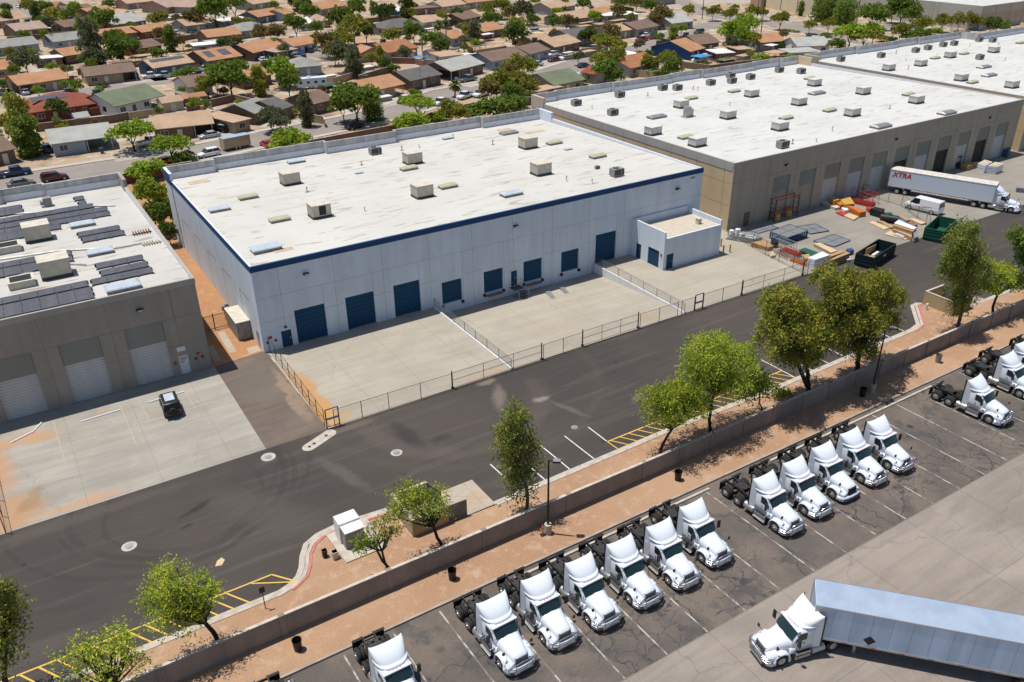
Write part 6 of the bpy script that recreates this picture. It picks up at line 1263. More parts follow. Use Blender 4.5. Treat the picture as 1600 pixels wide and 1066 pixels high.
# ---- shared crown meshes of unit radius for the far trees
def unit_crown(m, kind, seed):
    random.seed(seed); W = []
    if kind == 'round':
        for j in range(9): th = 6.283*j/9+random.random()*.5; ph = random.uniform(-.5, 1.0); W.append((math.cos(th)*math.cos(ph)*.55, math.sin(th)*math.cos(ph)*.55, math.sin(ph)*.5, random.uniform(.3, .46), random.uniform(.3, .46), random.uniform(.26, .42)))
        W.append((0, 0, .1, .5, .5, .45)); n_, per, tl, dr, ls = 620, 7, .14, .2, .07
    elif kind == 'tall':
        for j in range(11): th = 2.4*j; z = -1.1+2.3*j/10; rr = .55*(1-abs(z-.1)/1.9); W.append((math.cos(th)*rr*.7, math.sin(th)*rr*.7, z, random.uniform(.3, .45)*(1-.2*abs(z)), .38, .36))
        n_, per, tl, dr, ls = 700, 7, .25, 1.0, .075
    elif kind == 'weep':
        for j in range(9): th = 2.4*j; z = .5-.16*j; W.append((math.cos(th)*.5, math.sin(th)*.5, z, .36, .36, .4))
        n_, per, tl, dr, ls = 600, 9, .5, 2.5, .07
    else:   # umbrella
        for j in range(10): th = 6.283*j/10+random.random()*.5; rr = random.uniform(.25, .75); W.append((math.cos(th)*rr, math.sin(th)*rr, .15-rr*.3+random.uniform(-.1, .15), random.uniform(.26, .4), random.uniform(.26, .4), random.uniform(.18, .28)))
        n_, per, tl, dr, ls = 620, 7, .16, .15, .062
    p, d = lobe_leaves(W, n_, per, tl, dr); return leafmesh('crown', m, p, d, ls)
UC = {}
def crown_mesh(m, kind, v):
    k = (m, kind, v)
    if k not in UC: UC[k] = unit_crown(m, kind, hash(m) % 97+v*13 if False else sum(map(ord, m+kind))+v*13)
    return UC[k]
def unit_trunk(forks, seed):
    random.seed(seed); b = MB(); f = (random.uniform(-.1, .1), random.uniform(-.1, .1), .5); limb(b, (0, 0, -.05), f, .085, .06, .1)
    for j in range(forks): th = 6.283*j/forks+random.random(); limb(b, f, (math.cos(th)*.5, math.sin(th)*.5, 1+random.uniform(0, .35)), .045, .014, .15, 2, 3)
    return b.mesh('trunk', 'bark_dark', fix=False)
UT = [unit_trunk(4, 3), unit_trunk(5, 8), unit_trunk(3, 12)]
ANCH = []      # (px, py, short name) of houses, used to say where a far tree stands
FARTREES = []
def far_tree(cx, cy, r, col, kind='round', vr=1.0, bush=False):
    hc = 2.5
    for _ in range(4): p = at(cx, cy, hc); k = pix(p)[2]; R_ = 1.27*r*k/F_PX; hc = max(.45*R_ if bush else R_*vr*.95+.7, .3) if kind not in ('tall', 'weep') else R_*vr*1.15+.5
    nm = 'shrub' if bush else 'tree'
    T = empty(nm, (p.x, p.y, 0), random.uniform(0, 6.28)); T['category'] = 'shrub' if bush else 'tree'
    random.seed(int(cx*7+cy*13)); o = bpy.data.objects.new('crown', crown_mesh('leaf_'+col, kind, random.randint(0, 1))); C.objects.link(o); o.parent = T
    o.scale = (R_*random.uniform(.95, 1.15), R_*random.uniform(.95, 1.1), R_*vr*(.75 if bush else 1.08)); o.location = (0, 0, hc); o.rotation_euler = (0, 0, random.uniform(0, 6))
    o = bpy.data.objects.new('trunk', random.choice(UT)); C.objects.link(o); o.parent = T; s = max(.25, R_*.55 if not bush else R_*.3); o.scale = (s, s, hc*(.75 if not bush else .6))
    FARTREES.append((T, cx, cy, r, col, kind, bush)); return T
def palm(cx, cy, by, label, fr=1.6, dead=True, z=True):
    P = at(cx, by, 0); q = atY(cx, cy, P.y); h = q.z; T = empty('palm_tree', P, 0, label, 'palm tree'); random.seed(int(cx))
    b = MB(); limb(b, (0, 0, 0), (q.x-P.x, 0, h), .22, .15, .02); b.build('trunk', 'bark_pale', T, fix=False)
    for nm, mm, n_, e0, e1, L in (('fronds', 'leaf_palm', 46, -.5, 1.35, fr), ('dead_fronds', 'palm_dead', 26, -1.45, -.7, fr*.75)):
        if nm == 'dead_fronds' and not dead: continue
        b = MB(); c_ = Vector((q.x-P.x, 0, h))
        for i in range(n_):
            a = random.uniform(0, 6.28); e = random.uniform(e0, e1); d = Vector((math.cos(a)*math.cos(e), math.sin(a)*math.cos(e), math.sin(e))); s = d.cross(Vector((0, 0, 1))).normalized()
            p1 = c_+d*L*.55; p2 = c_+d*L*random.uniform(.85, 1.1)+Vector((0, 0, -.35*L*abs(math.cos(e))))
            w1 = L*.2; b.add([c_, p1+s*w1, p2+s*w1*.6, p2-s*w1*.6, p1-s*w1, p1+Vector((0, 0, .06)), p2+s*w1*.1], [(0, 1, 5), (0, 5, 4), (1, 2, 6, 5), (5, 6, 3, 4)])
        b.build(nm, mm, T, fix=False)
# ------------------------------------------------------------------ housing area: streets
def pstreet(name, pts, w_, m, z, z1=None): 
    P = [at(x, y) for x, y in pts]; b = MB(); ribbon_into(b, [(p.x, p.y) for p in P], w_, z, z if z1 is None else z1); tag(b.build(name, m, fix=z1 is not None), kind='structure')
near = [(-180, 176.4), (-1, 176.4), (27, 176.6), (50, 181.3), (72, 185), (84, 188.6), (104, 199), (120, 201.5), (137, 204), (172, 219.5), (196, 226.5), (225, 243)]
near = [(x, y-.0) for x, y in near]
b = MB(); ribbon_into(b, near, 11.5, .02, .02); tag(b.build('street', 'street_asphalt', fix=False), kind='structure')
def offs(P, d):
    out = []
    for i, p in enumerate(P):
        a, c_ = P[max(i-1, 0)], P[min(i+1, len(P)-1)]; t = Vector((c_[0]-a[0], c_[1]-a[1])).normalized(); out.append((p[0]-t.y*d, p[1]+t.x*d))
    return out
b = MB(); ribbon_into(b, offs(near, 6.7), 1.8, .0, .12); ribbon_into(b, offs(near, -6.6), 1.5, .0, .12); tag(b.build('sidewalk', 'sidewalk'), kind='structure')
pstreet('street', [(-60, 172), (60, 152), (150, 141), (250, 127), (350, 108), (420, 94), (500, 82), (580, 70)], 10, 'street_asphalt', .024)
pstreet('street', [(-40, -12), (10, 4), (50, 28), (66, 40)], 9, 'street_asphalt', .028)
pstreet('street', [(1000, 68), (1060, 54), (1120, 36), (1150, 26), (1190, 33), (1260, 47), (1330, 66), (1420, 76)], 9, 'street_asphalt', .028)
pstreet('street', [(1060, 0), (1110, 22), (1160, 36), (1240, 38), (1330, 46), (1390, 42), (1440, 33), (1530, 8), (1570, -6)], 9, 'street_asphalt', .032)
pstreet('street', [(1330, 14), (1420, 18), (1500, 12), (1600, 2)], 12, 'street_asphalt', .036)
pstreet('sidewalk', [(1050, 33), (1120, 30), (1200, 48), (1270, 57), (1340, 71), (1420, 68)], 2.2, 'sidewalk', .02, .1)
pstreet('sidewalk', [(1040, 10), (1100, 3), (1200, 2)], 14, 'drive_concrete', .02)
pstreet('sidewalk', [(1150, 10), (1190, 24), (1240, 30), (1290, 36)], 3, 'drive_concrete', .05)
for (px, py, w_, l, a) in ((205, 244, 7, 6, 5), (355, 212, 12, 6, 10), (600, 162, 8, 7, 15), (655, 139, 6, 6, 20), (735, 130, 9, 8, 20), (225, 126, 12, 7, 5), (262, 122, 9, 6, 5), (15, 146, 11, 8, 5), (320, 110, 8, 5, 5), (870, 90, 10, 7, 18), (40, 150, 8, 6, 3), (840, 100, 8, 8, 18), (1065, 48, 8, 6, 20), (925, 76, 9, 6, 20)):
    p = at(px, py); c_, s_ = math.cos(R(a)), math.sin(R(a)); sheet('driveway', [(p.x+x*c_-y*s_, p.y+x*s_+y*c_) for x, y in ((-w_/2, -l/2), (w_/2, -l/2), (w_/2, l/2), (-w_/2, l/2))], .045, 'drive_concrete')
# ------------------------------------------------------------------ houses
def m_shingle(name, c):
    n = NT(name); p = n.pos()
    col = n.mul(c, n.ramp(n.noise(p, .35, 4), .3, .7, 1.08, .88)); col = n.mul(col, n.ramp(n.noise(p, 5, 3, .8), .25, .75, .82, 1.15)); n.fin(col, .95, 0, .15)
for k, c in dict(orange=(.40, .215, .12), tan=(.42, .295, .20), brown=(.19, .13, .10), grey=(.27, .265, .245), dark=(.13, .125, .12), red=(.24, .075, .05), green=(.15, .175, .115), pink=(.37, .27, .215), white=(.66, .65, .62), rust=(.33, .155, .08), pale=(.36, .36, .335)).items(): m_shingle('shingle_'+k, c)
for k, c in dict(blue=(.30, .36, .43), dkblue=(.10, .16, .24), tan=(.36, .27, .19), white=(.62, .62, .62), brown=(.17, .12, .09), pink=(.36, .24, .19), grey=(.30, .29, .28), red=(.2, .06, .045), cream=(.5, .42, .3), deepblue=(.015, .06, .2)).items(): m_paint('stucco_'+k, c)
mat('window_glass', (.03, .035, .04), .15, c2=(.06, .07, .08)); flat('trim_white', (.6, .58, .54)); flat('cooler_dark', (.05, .07, .075), .5)
HOUSES = []
def house(x1, y1, x2, y2, D, typ, roof, wall, short, extra='', ze=2.7, cool=None, solar=(), carport=0, chim=False, slope=.33):
    D = D*1.12+.6; A, B = at(x1, y1, ze), at(x2, y2, ze); e = (B-A); e.z = 0; L = e.length; ang = math.atan2(e.y, e.x)
    lab = short if not extra else short+' '+extra
    H = empty('house', (A.x, A.y, 0), ang, lab, 'house'); i_ = .5; rise = D/2*slope if typ in 'ph' else L/2*slope
    # walls
    b = MB(); xe = L-i_-(carport if carport > 0 else 0); xs_ = i_+(-carport if carport < 0 else 0)
    b.box(xs_, xe, i_, D-i_, 0, ze-.02)
    if carport > 0: b.box(xe, L-i_, D*.55, D-i_-.01, 0, ze-.03)
    if carport < 0: b.box(i_, xs_, D*.55, D-i_-.01, 0, ze-.03)
    if typ == 'p':
        for x in (i_+.001, L-i_-.001): b.add([(x, i_, ze-.02), (x, D-i_, ze-.02), (x, D/2, ze+rise-.18)], [(0, 1, 2)])
    if typ == 'g':
        for y in (i_+.001, D-i_-.001): b.add([(i_, y, ze-.02), (L-i_, y, ze-.02), (L/2, y, ze+rise-.18)], [(0, 1, 2)])
    b.build('wall', 'stucco_'+wall, H, fix=False)
    # roof
    b = MB(); t = .14
    if typ == 'p': T = [(0, 0, ze), (L, 0, ze), (L, D/2, ze+rise), (0, D/2, ze+rise), (0, D, ze), (L, D, ze)]; F_ = [(0, 1, 2, 3), (3, 2, 5, 4)]
    elif typ == 'g': T = [(0, 0, ze), (0, D, ze), (L/2, D, ze+rise), (L/2, 0, ze+rise), (L, 0, ze), (L, D, ze)]; F_ = [(0, 3, 2, 1), (3, 4, 5, 2)]
    elif typ == 'h':
        q = min(D/2, L/2-.3); T = [(0, 0, ze), (L, 0, ze), (L, D, ze), (0, D, ze), (q, D/2, ze+rise), (L-q, D/2, ze+rise)]; F_ = [(0, 1, 5, 4), (1, 2, 5), (2, 3, 4, 5), (3, 0, 4)]
    else: T = [(0, 0, ze), (L, 0, ze), (L, D, ze+.15), (0, D, ze+.15)]; F_ = [(0, 1, 2, 3)]
    n_ = len(T); b.add(T, F_); b.add([(x, y, z-t) for x, y, z in T], [f[::-1] for f in F_])
    rim = {'p': [0, 1, 2, 5, 4, 3], 'g': [0, 3, 4, 5, 2, 1], 'h': [0, 1, 2, 3], 'f': [0, 1, 2, 3]}[typ]
    V = [T[i] for i in rim]; W = [(x, y, z-t) for x, y, z in V]; k = len(V); b.add(V+W, [(i, k+i, k+(i+1) % k, (i+1) % k) for i in range(k)])
    rf = b.build('roof', 'shingle_'+roof, H, fix=False)
    far = pix(A)[2] > 330
    # windows and door on the front
    xx = xs_+1.2; j = 0
    while xx+1.3 < xe-.4:
        if j % 3 == 1:
            b = MB(); b.box(xx, xx+1.0, i_-.05, i_-.002, 0, 2.1); b.build('door', 'trim_white' if wall != 'white' else 'stucco_brown', H)
        else:
            b = MB(); b.box(xx-.08, xx+1.48, i_-.05, i_-.002, .95, 2.15); o = b.build('window', 'trim_white', H)
            b = MB(); b.box(xx, xx+.66, i_-.065, i_-.051, 1.03, 2.07); b.box(xx+.74, xx+1.4, i_-.065, i_-.051, 1.03, 2.07); b.build('pane', 'window_glass', o)
        xx += 3.3; j += 1
        if far and j > 3: break
    if D > 7 and not far:
        b = MB(); b.box(i_-.05, i_-.002, D*.3, D*.3+1.3, .95, 2.1) if carport >= 0 else None; b.box(L-i_+.002, L-i_+.05, D*.6, D*.6+1.3, .95, 2.1); b.build('window', 'window_glass', H)
    if carport:
        for x in ((L-i_-.1) if carport > 0 else i_+.1, (xe+.3) if carport > 0 else xs_-.3): b = MB(); b.box(x-.07, x+.07, i_, i_+.14, 0, ze-.1); b.build('post', 'trim_white', H)
    if cool:
        fx_, fy = cool; z = ze+(min(fy, 1-fy)*2*rise if typ in 'ph' else (min(fx_, 1-fx_)*2*rise if typ == 'g' else .1)); b = MB(); b.box(-.7, .7, -.6, .6, -.25, 1.0); b.box(-.75, .75, -.65, .65, 1.0, 1.06); b.box(-1.3, -.7, -.25, .25, -.2, .5); b.build('roof_cooler', 'cooler_dark', H, loc=(L*fx_, D*fy, z), bevel=.03)
    if chim: b = MB(); b.box(-.35, .35, -.35, .35, -.5, 1.3); b.build('chimney', 'block_tan', H, loc=(L*.88, D*.6, ze+rise*.7))
    for (a0, a1, b0, b1) in solar:
        b = MB(); sl_ = rise/(D/2); P = [(L*a0, D*b0), (L*a1, D*b0), (L*a1, D*b1), (L*a0, D*b1)]
        Z = [ze+y*sl_+.1 for x, y in P]; b.add([(x, y, z) for (x, y), z in zip(P, Z)]+[(x, y, z-.06) for (x, y), z in zip(P, Z)], [(0, 1, 2, 3), (7, 6, 5, 4), (0, 4, 5, 1), (1, 5, 6, 2), (2, 6, 7, 3), (3, 7, 4, 0)])
        b.build('solar_panels', 'solar_cell', H)
    cxy = pix(A+e/2+Vector((-e.y, e.x, 0)).normalized()*D/2+Vector((0, 0, 3))); HOUSES.append((H, cxy[0], cxy[1], short, L, D)); return H
HL = [
 (77, 226, 178, 213, 9.5, 'p', 'pale', 'blue', 'long grey-roofed house with pale blue walls', 'beside the near street', dict(carport=5)),
 (-40, 246, 27, 232, 9, 'p', 'brown', 'brown', 'brown house cut off at the left edge', 'behind the parked navy pickup', {}),
 (46, 177, 162, 160, 13, 'h', 'red', 'red', 'dark red hip-roofed house with solar panels', '', dict(cool=(.72, .75), solar=((.12, .6, .3, .42),))),
 (179, 167, 259, 149, 12, 'p', 'green', 'white', 'green-roofed house with white walls', '', dict(cool=(.12, .6), carport=4)),
 (237, 203, 335, 193, 9.5, 'p', 'tan', 'brown', 'tan-roofed house with a chimney', 'behind the silver sedan', dict(chim=True, carport=4)),
 (365, 192, 394, 185, 10, 'f', 'tan', 'tan', 'flat tan carport roof', 'right of the chimney house', {}),
 (398, 178, 432, 166, 9, 'p', 'grey', 'brown', 'small grey-brown house', 'right of the flat tan carport', {}),
 (294, 137, 335, 131, 10, 'p', 'brown', 'white', 'brown-roofed house with a white gable', '', dict(cool=(.85, .6))),
 (239, 107, 305, 97, 9, 'p', 'tan', 'dkblue', 'blue-walled house with a long solar strip', '', dict(solar=((.1, .9, .3, .44),), carport=-1)),
 (324, 96, 380, 87, 12, 'p', 'orange', 'brown', 'orange-roofed house with two solar patches', '', dict(cool=(.3, .55), solar=((.15, .35, .15, .4), (.55, .8, .15, .4)))),
 (396, 83, 448, 71, 11, 'p', 'orange', 'brown', 'orange-roofed house beside the red and blue cars', '', dict(cool=(.05, .6))),
 (132, 120, 215, 111, 9, 'p', 'brown', 'tan', 'long brown-roofed house with tan walls', '', dict(carport=4)),
 (27, 134, 109, 122, 9.5, 'p', 'orange', 'tan', 'orange-roofed house with maroon windows', 'at the left', dict(carport=-4)),
 (-15, 77, 63, 68, 10, 'p', 'grey', 'blue', 'grey-roofed house with a pale gable', 'at the left edge', {}),
 (83, 66, 133, 60, 10, 'p', 'grey', 'blue', 'light grey-roofed house behind the white pickup', '', {}),
 (100, 88, 163, 79, 9, 'p', 'orange', 'brown', 'small orange-roofed house with a white patio roof', '', dict(carport=4)),
 (52, 93, 99, 89, 4, 'f', 'white', 'brown', 'white flat patio roof', 'left of the small orange-roofed house', {}),
 (-12, 111, 28, 106, 10, 'p', 'orange', 'tan', 'low orange-roofed house', 'cut by the left edge', {}),
 (24, 49, 76, 43, 11, 'p', 'pink', 'brown', 'pinkish-roofed house with a dark cooler', 'at the upper left', dict(cool=(.65, .55))),
 (-10, 35, 49, 27, 12, 'p', 'tan', 'grey', 'tan-roofed house beside the cross street', '', dict(carport=5)),
 (101, 43, 149, 36, 10, 'p', 'brown', 'brown', 'dark brown-roofed house with a black cooler', '', dict(cool=(.6, .6))),
 (101, 18, 148, 13, 9, 'p', 'brown', 'brown', 'dark brown house near the top left', '', {}),
 (85, 13, 106, 8, 11, 'g', 'rust', 'blue', 'small rust-roofed house with a blue gable', '', {}),
 (142, 21, 181, 15, 9, 'p', 'orange', 'brown', 'orange-roofed house behind the round green tree', '', {}),
 (176, 40, 230, 31, 14, 'p', 'pale', 'brown', 'wide pale grey-roofed house', 'at the upper left', dict(cool=(.3, .7))),
 (156, 57, 218, 50, 9, 'p', 'orange', 'brown', 'plain orange-roofed house', 'below the wide pale grey one', {}),
 (222, 51, 272, 43, 9, 'p', 'orange', 'red', 'orange-roofed house with red-brown walls', '', {}),
 (214, 77, 255, 70, 9, 'p', 'brown', 'red', 'low brown-roofed house with a pale patio edge', '', dict(cool=(.15, .5))),
 (290, 41, 338, 35, 10, 'p', 'tan', 'grey', 'tan-roofed house with a dark gable', 'behind the brown trees', {}),
 (324, 59, 379, 53, 10, 'p', 'orange', 'brown', 'orange-roofed house with a pergola', '', dict(cool=(.2, .7))),
 (302, 72, 345, 68, 5, 'f', 'white', 'grey', 'pale flat patio roof', 'in front of the pergola house', {}),
 (261, 12, 312, 4, 14, 'p', 'pink', 'pink', 'big pink house with a long pale roof', '', {}),
 (198, 6, 245, 1, 10, 'p', 'tan', 'pink', 'tan-roofed house at the top edge left of the pink one', '', {}),
 (312, 12, 338, 7, 12, 'g', 'pink', 'grey', 'pink-roofed house right of the big pink one', '', {}),
 (348, 34, 393, 29, 8, 'f', 'white', 'grey', 'white flat-roofed building', 'among dark green trees', {}),
 (372, 50, 432, 42, 11, 'h', 'grey', 'grey', 'grey hip-roofed house', 'right of the white flat roof', {}),
 (403, 27, 446, 20, 10, 'p', 'orange', 'dkblue', 'orange-roofed house with a striped blue gable', '', {}),
 (445, 23, 462, 19, 9, 'p', 'orange', 'blue', 'little orange-roofed house', 'right of the striped gable', {}),
 (396, 7, 434, 1, 10, 'p', 'tan', 'grey', 'tan house at the top edge', '', {}),
 (501, 15, 544, 8, 12, 'p', 'orange', 'pink', 'orange-roofed house near the top, left of a big green tree', '', {}),
 (483, 34, 516, 32, 10, 'h', 'pink', 'pink', 'pale pink hip-roofed house', '', {}),
 (468, 38, 490, 36, 9, 'p', 'white', 'white', 'small white-roofed house', 'left of the pink hip roof', {}),
 (431, 82, 467, 76, 6, 'f', 'pink', 'brown', 'pale flat carport over parked cars', '', dict(carport=4)),
 (458, 73, 499, 66, 9.5, 'p', 'orange', 'white', 'long orange-roofed house with a white cooler', '', dict(cool=(.7, .9))),
 (452, 107, 505, 102, 10, 'h', 'grey', 'blue', 'grey hip-roofed house with pale blue walls', '', dict(cool=(.65, .7))),
 (378, 125, 427, 116, 11, 'p', 'orange', 'brown', 'orange-roofed house mostly behind green trees', '', dict(cool=(.2, .6))),
 (574, 144, 634, 131, 10, 'p', 'orange', 'tan', 'orange-roofed house beside the near street', '', dict(cool=(.55, .75), carport=3)),
 (490, 163, 524, 155, 9, 'p', 'brown', 'brown', 'brown-roofed house behind the tall grey-green tree', '', {}),
 (436, 173, 460, 165, 9, 'p', 'dark', 'brown', 'small dark-roofed house with a grey cooler', '', dict(cool=(.1, .9))),
 (606, 83, 655, 74, 11, 'p', 'rust', 'grey', 'rust-roofed house with a dark cooler', 'behind the palms', dict(cool=(.35, .55))),
 (560, 85, 604, 80, 7, 'g', 'orange', 'tan', 'orange gabled wing', 'left of the rust-roofed house', {}),
 (641, 127, 692, 116, 9.5, 'p', 'dark', 'brown', 'dark grey-roofed house beside the near street', '', {}),
 (705, 112, 758, 99, 10.5, 'p', 'pale', 'brown', 'light grey-roofed house with a blue garage door', '', dict(carport=-4)),
 (688, 89, 725, 85, 7, 'f', 'tan', 'white', 'flat tan patio roof', 'behind the light grey roof', {}),
 (706, 61, 731, 57, 10, 'p', 'orange', 'blue', 'orange-roofed house beside the pale green tree', '', dict(cool=(.9, .7))),
 (603, 46, 670, 38, 12, 'h', 'dark', 'grey', 'wide dark grey hip-roofed house', '', {}),
 (660, 36, 706, 30, 9, 'p', 'tan', 'tan', 'tan-roofed house behind the tall palms', '', dict(cool=(.7, .6))),
 (724, 31, 753, 25, 10, 'p', 'brown', 'brown', 'brown-roofed house behind dark parked cars', '', {}),
 (691, 11, 730, 6, 10, 'p', 'tan', 'white', 'tan-roofed house with white walls at the top', '', dict(cool=(.3, .8))),
 (648, 14, 688, 11, 8, 'f', 'brown', 'brown', 'flat brown roof with a white edge', 'near the top', dict(cool=(.3, .7))),
 (731, 5, 776, 0, 10, 'p', 'orange', 'grey', 'orange-roofed house at the top edge', '', {}),
 (756, 50, 790, 44, 10, 'p', 'orange', 'brown', 'orange-roofed house with two coolers', '', dict(cool=(.5, .7))),
 (769, 97, 826, 86, 10, 'p', 'brown', 'blue', 'brown-roofed house with a white-trimmed gable', '', {}),
 (620, 18, 634, 16, 8, 'p', 'white', 'deepblue', 'tiny white-roofed house with blue walls', '', {}),
 (828, 85, 861, 77, 9, 'p', 'brown', 'blue', 'red-brown-roofed house with parked cars', 'by the street', {}),
 (867, 74, 909, 65, 10, 'p', 'tan', 'brown', 'tan-roofed corner house', 'by the street', dict(cool=(.0, .7))),
 (834, 66, 864, 60, 7, 'p', 'tan', 'tan', 'tan back wing', 'behind the red-brown roof', {}),
 (896, 61, 938, 54, 11, 'p', 'dark', 'grey', 'dark charcoal-roofed house', 'behind the tan corner house', {}),
 (884, 32, 934, 25, 11, 'p', 'tan', 'grey', 'tan-roofed house with three rear windows', '', dict(cool=(.5, .6))),
 (862, 14, 901, 8, 11, 'p', 'tan', 'grey', 'tan-roofed house at the top, right of the date palm', '', {}),
 (934, 24, 962, 18, 9, 'p', 'orange', 'grey', 'orange-tan house near the top', 'left of the white flat roof', dict(cool=(.4, .6))),
 (945, 25, 1000, 22, 8, 'f', 'white', 'grey', 'long white flat roof', 'near the top', {}),
 (962, 50, 990, 46, 9, 'p', 'tan', 'grey', 'tan-roofed house behind the camper', '', {}),
 (996, 47, 1031, 40, 10, 'p', 'brown', 'grey', 'brown-roofed house left of the steel-roofed one', '', {}),
 (1050, 37, 1086, 33, 14, 'p', 'pale', 'grey', 'steel grey-roofed house with a dark gable', '', {}),
 (1079, 81, 1103, 75, 13, 'p', 'orange', 'deepblue', 'orange-roofed house with a deep blue side wall', '', dict(cool=(.1, .8))),
 (1092, 70, 1127, 66, 11, 'p', 'brown', 'brown', 'brown-roofed house behind the deep blue one', '', dict(cool=(.1, .6))),
 (985, 107, 1034, 97, 11, 'p', 'rust', 'grey', 'rust-tan-roofed house just beyond the tan warehouse', '', dict(cool=(.1, .8))),
 (968, 89, 1000, 83, 7, 'f', 'white', 'white', 'white flat patio roof by the street', '', {}),
 (866, 134, 916, 124, 11, 'p', 'green', 'tan', 'dull green-roofed house beyond the warehouse roof', '', {}),
 (906, 113, 932, 117, 7, 'p', 'red', 'grey', 'small house with a red and tan roof', 'beside the dull green one', {}),
 (1188, 67, 1229, 64, 10, 'p', 'orange', 'grey', 'orange-tan house with a dark side gable', 'near the open desert', dict(cool=(.2, .7))),
 (1246, 73, 1300, 71, 10, 'p', 'pale', 'white', 'pale grey-roofed house beside the wide mesquite', '', dict(cool=(.65, .7))),
 (1235, 83, 1284, 80, 6, 'f', 'pale', 'white', 'pale flat patio roof', 'just beyond the tan warehouse', {}),
 (1120, 84, 1150, 82, 6, 'f', 'white', 'brown', 'white flat shed roof', 'among clutter beyond the warehouse', {}),
 (1154, 78, 1178, 76, 6, 'f', 'tan', 'brown', 'cream flat shed roof', 'right of the white shed roof', {}),
]
for h in HL: house(*h[:10], **h[10])
# sheds
def shed(px, py, w_, d, h, a, roof, wall, lab):
    P = at(px, py, 0); S = empty('shed', (P.x, P.y, 0), R(a), lab, 'shed'); b = MB(); b.box(-w_/2, w_/2, -d/2, d/2, 0, h); [b.add([(x, -d/2, h), (x, d/2, h), (x, 0, h+d*.25)], [(0, 1, 2)]) for x in (-w_/2, w_/2)]; b.build('wall', 'stucco_'+wall, S, fix=False)
    b = MB(); T = [(-w_/2-.2, -d/2-.2, h-.03), (w_/2+.2, -d/2-.2, h-.03), (w_/2+.2, 0, h+d*.27), (-w_/2-.2, 0, h+d*.27), (-w_/2-.2, d/2+.2, h-.03), (w_/2+.2, d/2+.2, h-.03)]; b.add(T, [(0, 1, 2, 3), (3, 2, 5, 4)]); b.build('roof', 'shingle_'+roof, S, fix=False)
    b = MB(); b.box(-.6, .6, -d/2-.05, -d/2-.002, 0, 1.9); b.build('door', 'trim_white', S)
shed(268, 172, 5, 4, 2.3, 8, 'tan', 'cream', 'small cream shed with a tan gable roof, behind the chimney house'); shed(129, 195, 3, 3.4, 2.0, 8, 'pale', 'blue', 'small pale blue shed behind the long grey-roofed house')
shed(168, 176, 8, 2.5, 1.8, 6, 'red', 'red', 'low red shed beside the dark red house'); shed(300, 163, 7, 3, 1.9, 8, 'orange', 'brown', 'low orange-roofed shed by the red block wall'); shed(676, 92, 5, 4, 2, 15, 'brown', 'blue', 'small pale shed left of the flat tan patio roof'); shed(640, 90, 3, 3, 1.8, 15, 'orange', 'tan', 'little orange-roofed shed beside the blue pool tarp')
# block yard walls, traced along their tops
def yardwall(pts, h, m, lab):
    P = [at(x, y, h) for x, y in pts]; o = empty('yard_wall', (P[0].x, P[0].y, 0), 0, lab, 'wall'); b = MB(); ribbon_into(b, [(p.x-P[0].x, p.y-P[0].y) for p in P], .2, 0, h); b.build('wall', m, o)
    b = MB(); ribbon_into(b, [(p.x-P[0].x, p.y-P[0].y) for p in P], .24, h+.002, h+.05); b.build('cap', 'wall_cap', o)
yardwall([(112, 300), (160, 281), (205, 268), (300, 252)], 2.0, 'block_brown', 'brown block wall between the dirt alley and the near street, left part'); yardwall([(380, 242), (490, 218), (610, 196), (700, 168), (770, 155), (860, 150)], 2.0, 'block_brown', 'brown block wall behind the white warehouse along the near street')
YW = [([(53, 194), (174, 180), (200, 175)], 'brown', 'dark block wall behind the long grey-roofed house'), ([(200, 176), (255, 168)], 'tan', 'tan block wall with an orange top beside the cream shed'), ([(273, 144), (313, 155), (330, 160)], 'greige', 'pale block wall beside the white gable house'), ([(290, 163), (318, 158), (365, 148), (400, 156), (430, 162)], 'red', 'red-brown block wall below the big green trees'),
 ([(10, 132), (60, 126), (115, 118)], 'brown', 'dark wall behind the house with maroon windows'), ([(120, 108), (170, 101), (215, 95), (235, 92)], 'brown', 'dark wall behind the long brown-roofed house'), ([(612, 90), (648, 91), (662, 95)], 'red', 'red-painted wall behind the orange house by the street'), ([(662, 93), (700, 96), (690, 104)], 'greige', 'grey wall behind the dark grey-roofed house'), ([(560, 118), (600, 106), (612, 104)], 'brown', 'brown wall left of the orange house by the street'),
 ([(445, 122), (490, 118), (520, 122), (555, 112)], 'tan', 'low tan wall behind the camper'), ([(470, 176), (505, 182), (507, 187)], 'tan', 'tan stone wall in a front yard by the near street'), ([(230, 62), (280, 57), (320, 50)], 'brown', 'brown wall among the houses near the orange and red-brown one'), ([(330, 75), (400, 66), (445, 60)], 'brown', 'brown wall behind the house with two solar patches'), ([(745, 78), (790, 72), (800, 76)], 'tan', 'tan wall right of the flat tan patio roof'),
 ([(908, 76), (950, 72), (935, 80)], 'tan', 'tan wall beside the tan corner house'), ([(1065, 96), (1110, 102), (1140, 98), (1190, 92)], 'brown', 'brown wall just beyond the tan warehouse parapet'), ([(970, 108), (1020, 112), (1060, 104)], 'tan', 'tan wall below the rust-tan-roofed house'), ([(1180, 88), (1260, 87), (1290, 83)], 'brown', 'brown wall in front of the pale flat patio roof'), ([(560, 30), (600, 26), (640, 22)], 'brown', 'brown wall at the top behind dark green trees'), ([(800, 62), (840, 58), (870, 52)], 'brown', 'dark wall behind the tan back wing'), ([(10, 58), (60, 54), (100, 50), (150, 46)], 'brown', 'brown wall behind the light grey-roofed houses'), ([(100, 30), (150, 26), (175, 22)], 'brown', 'brown wall behind the dark brown-roofed house'), ([(645, 16), (700, 14), (735, 10)], 'tan', 'pale wall near the top behind the brown flat roof'), ([(890, 40), (945, 34), (990, 36)], 'tan', 'tan wall behind the charcoal-roofed house')]
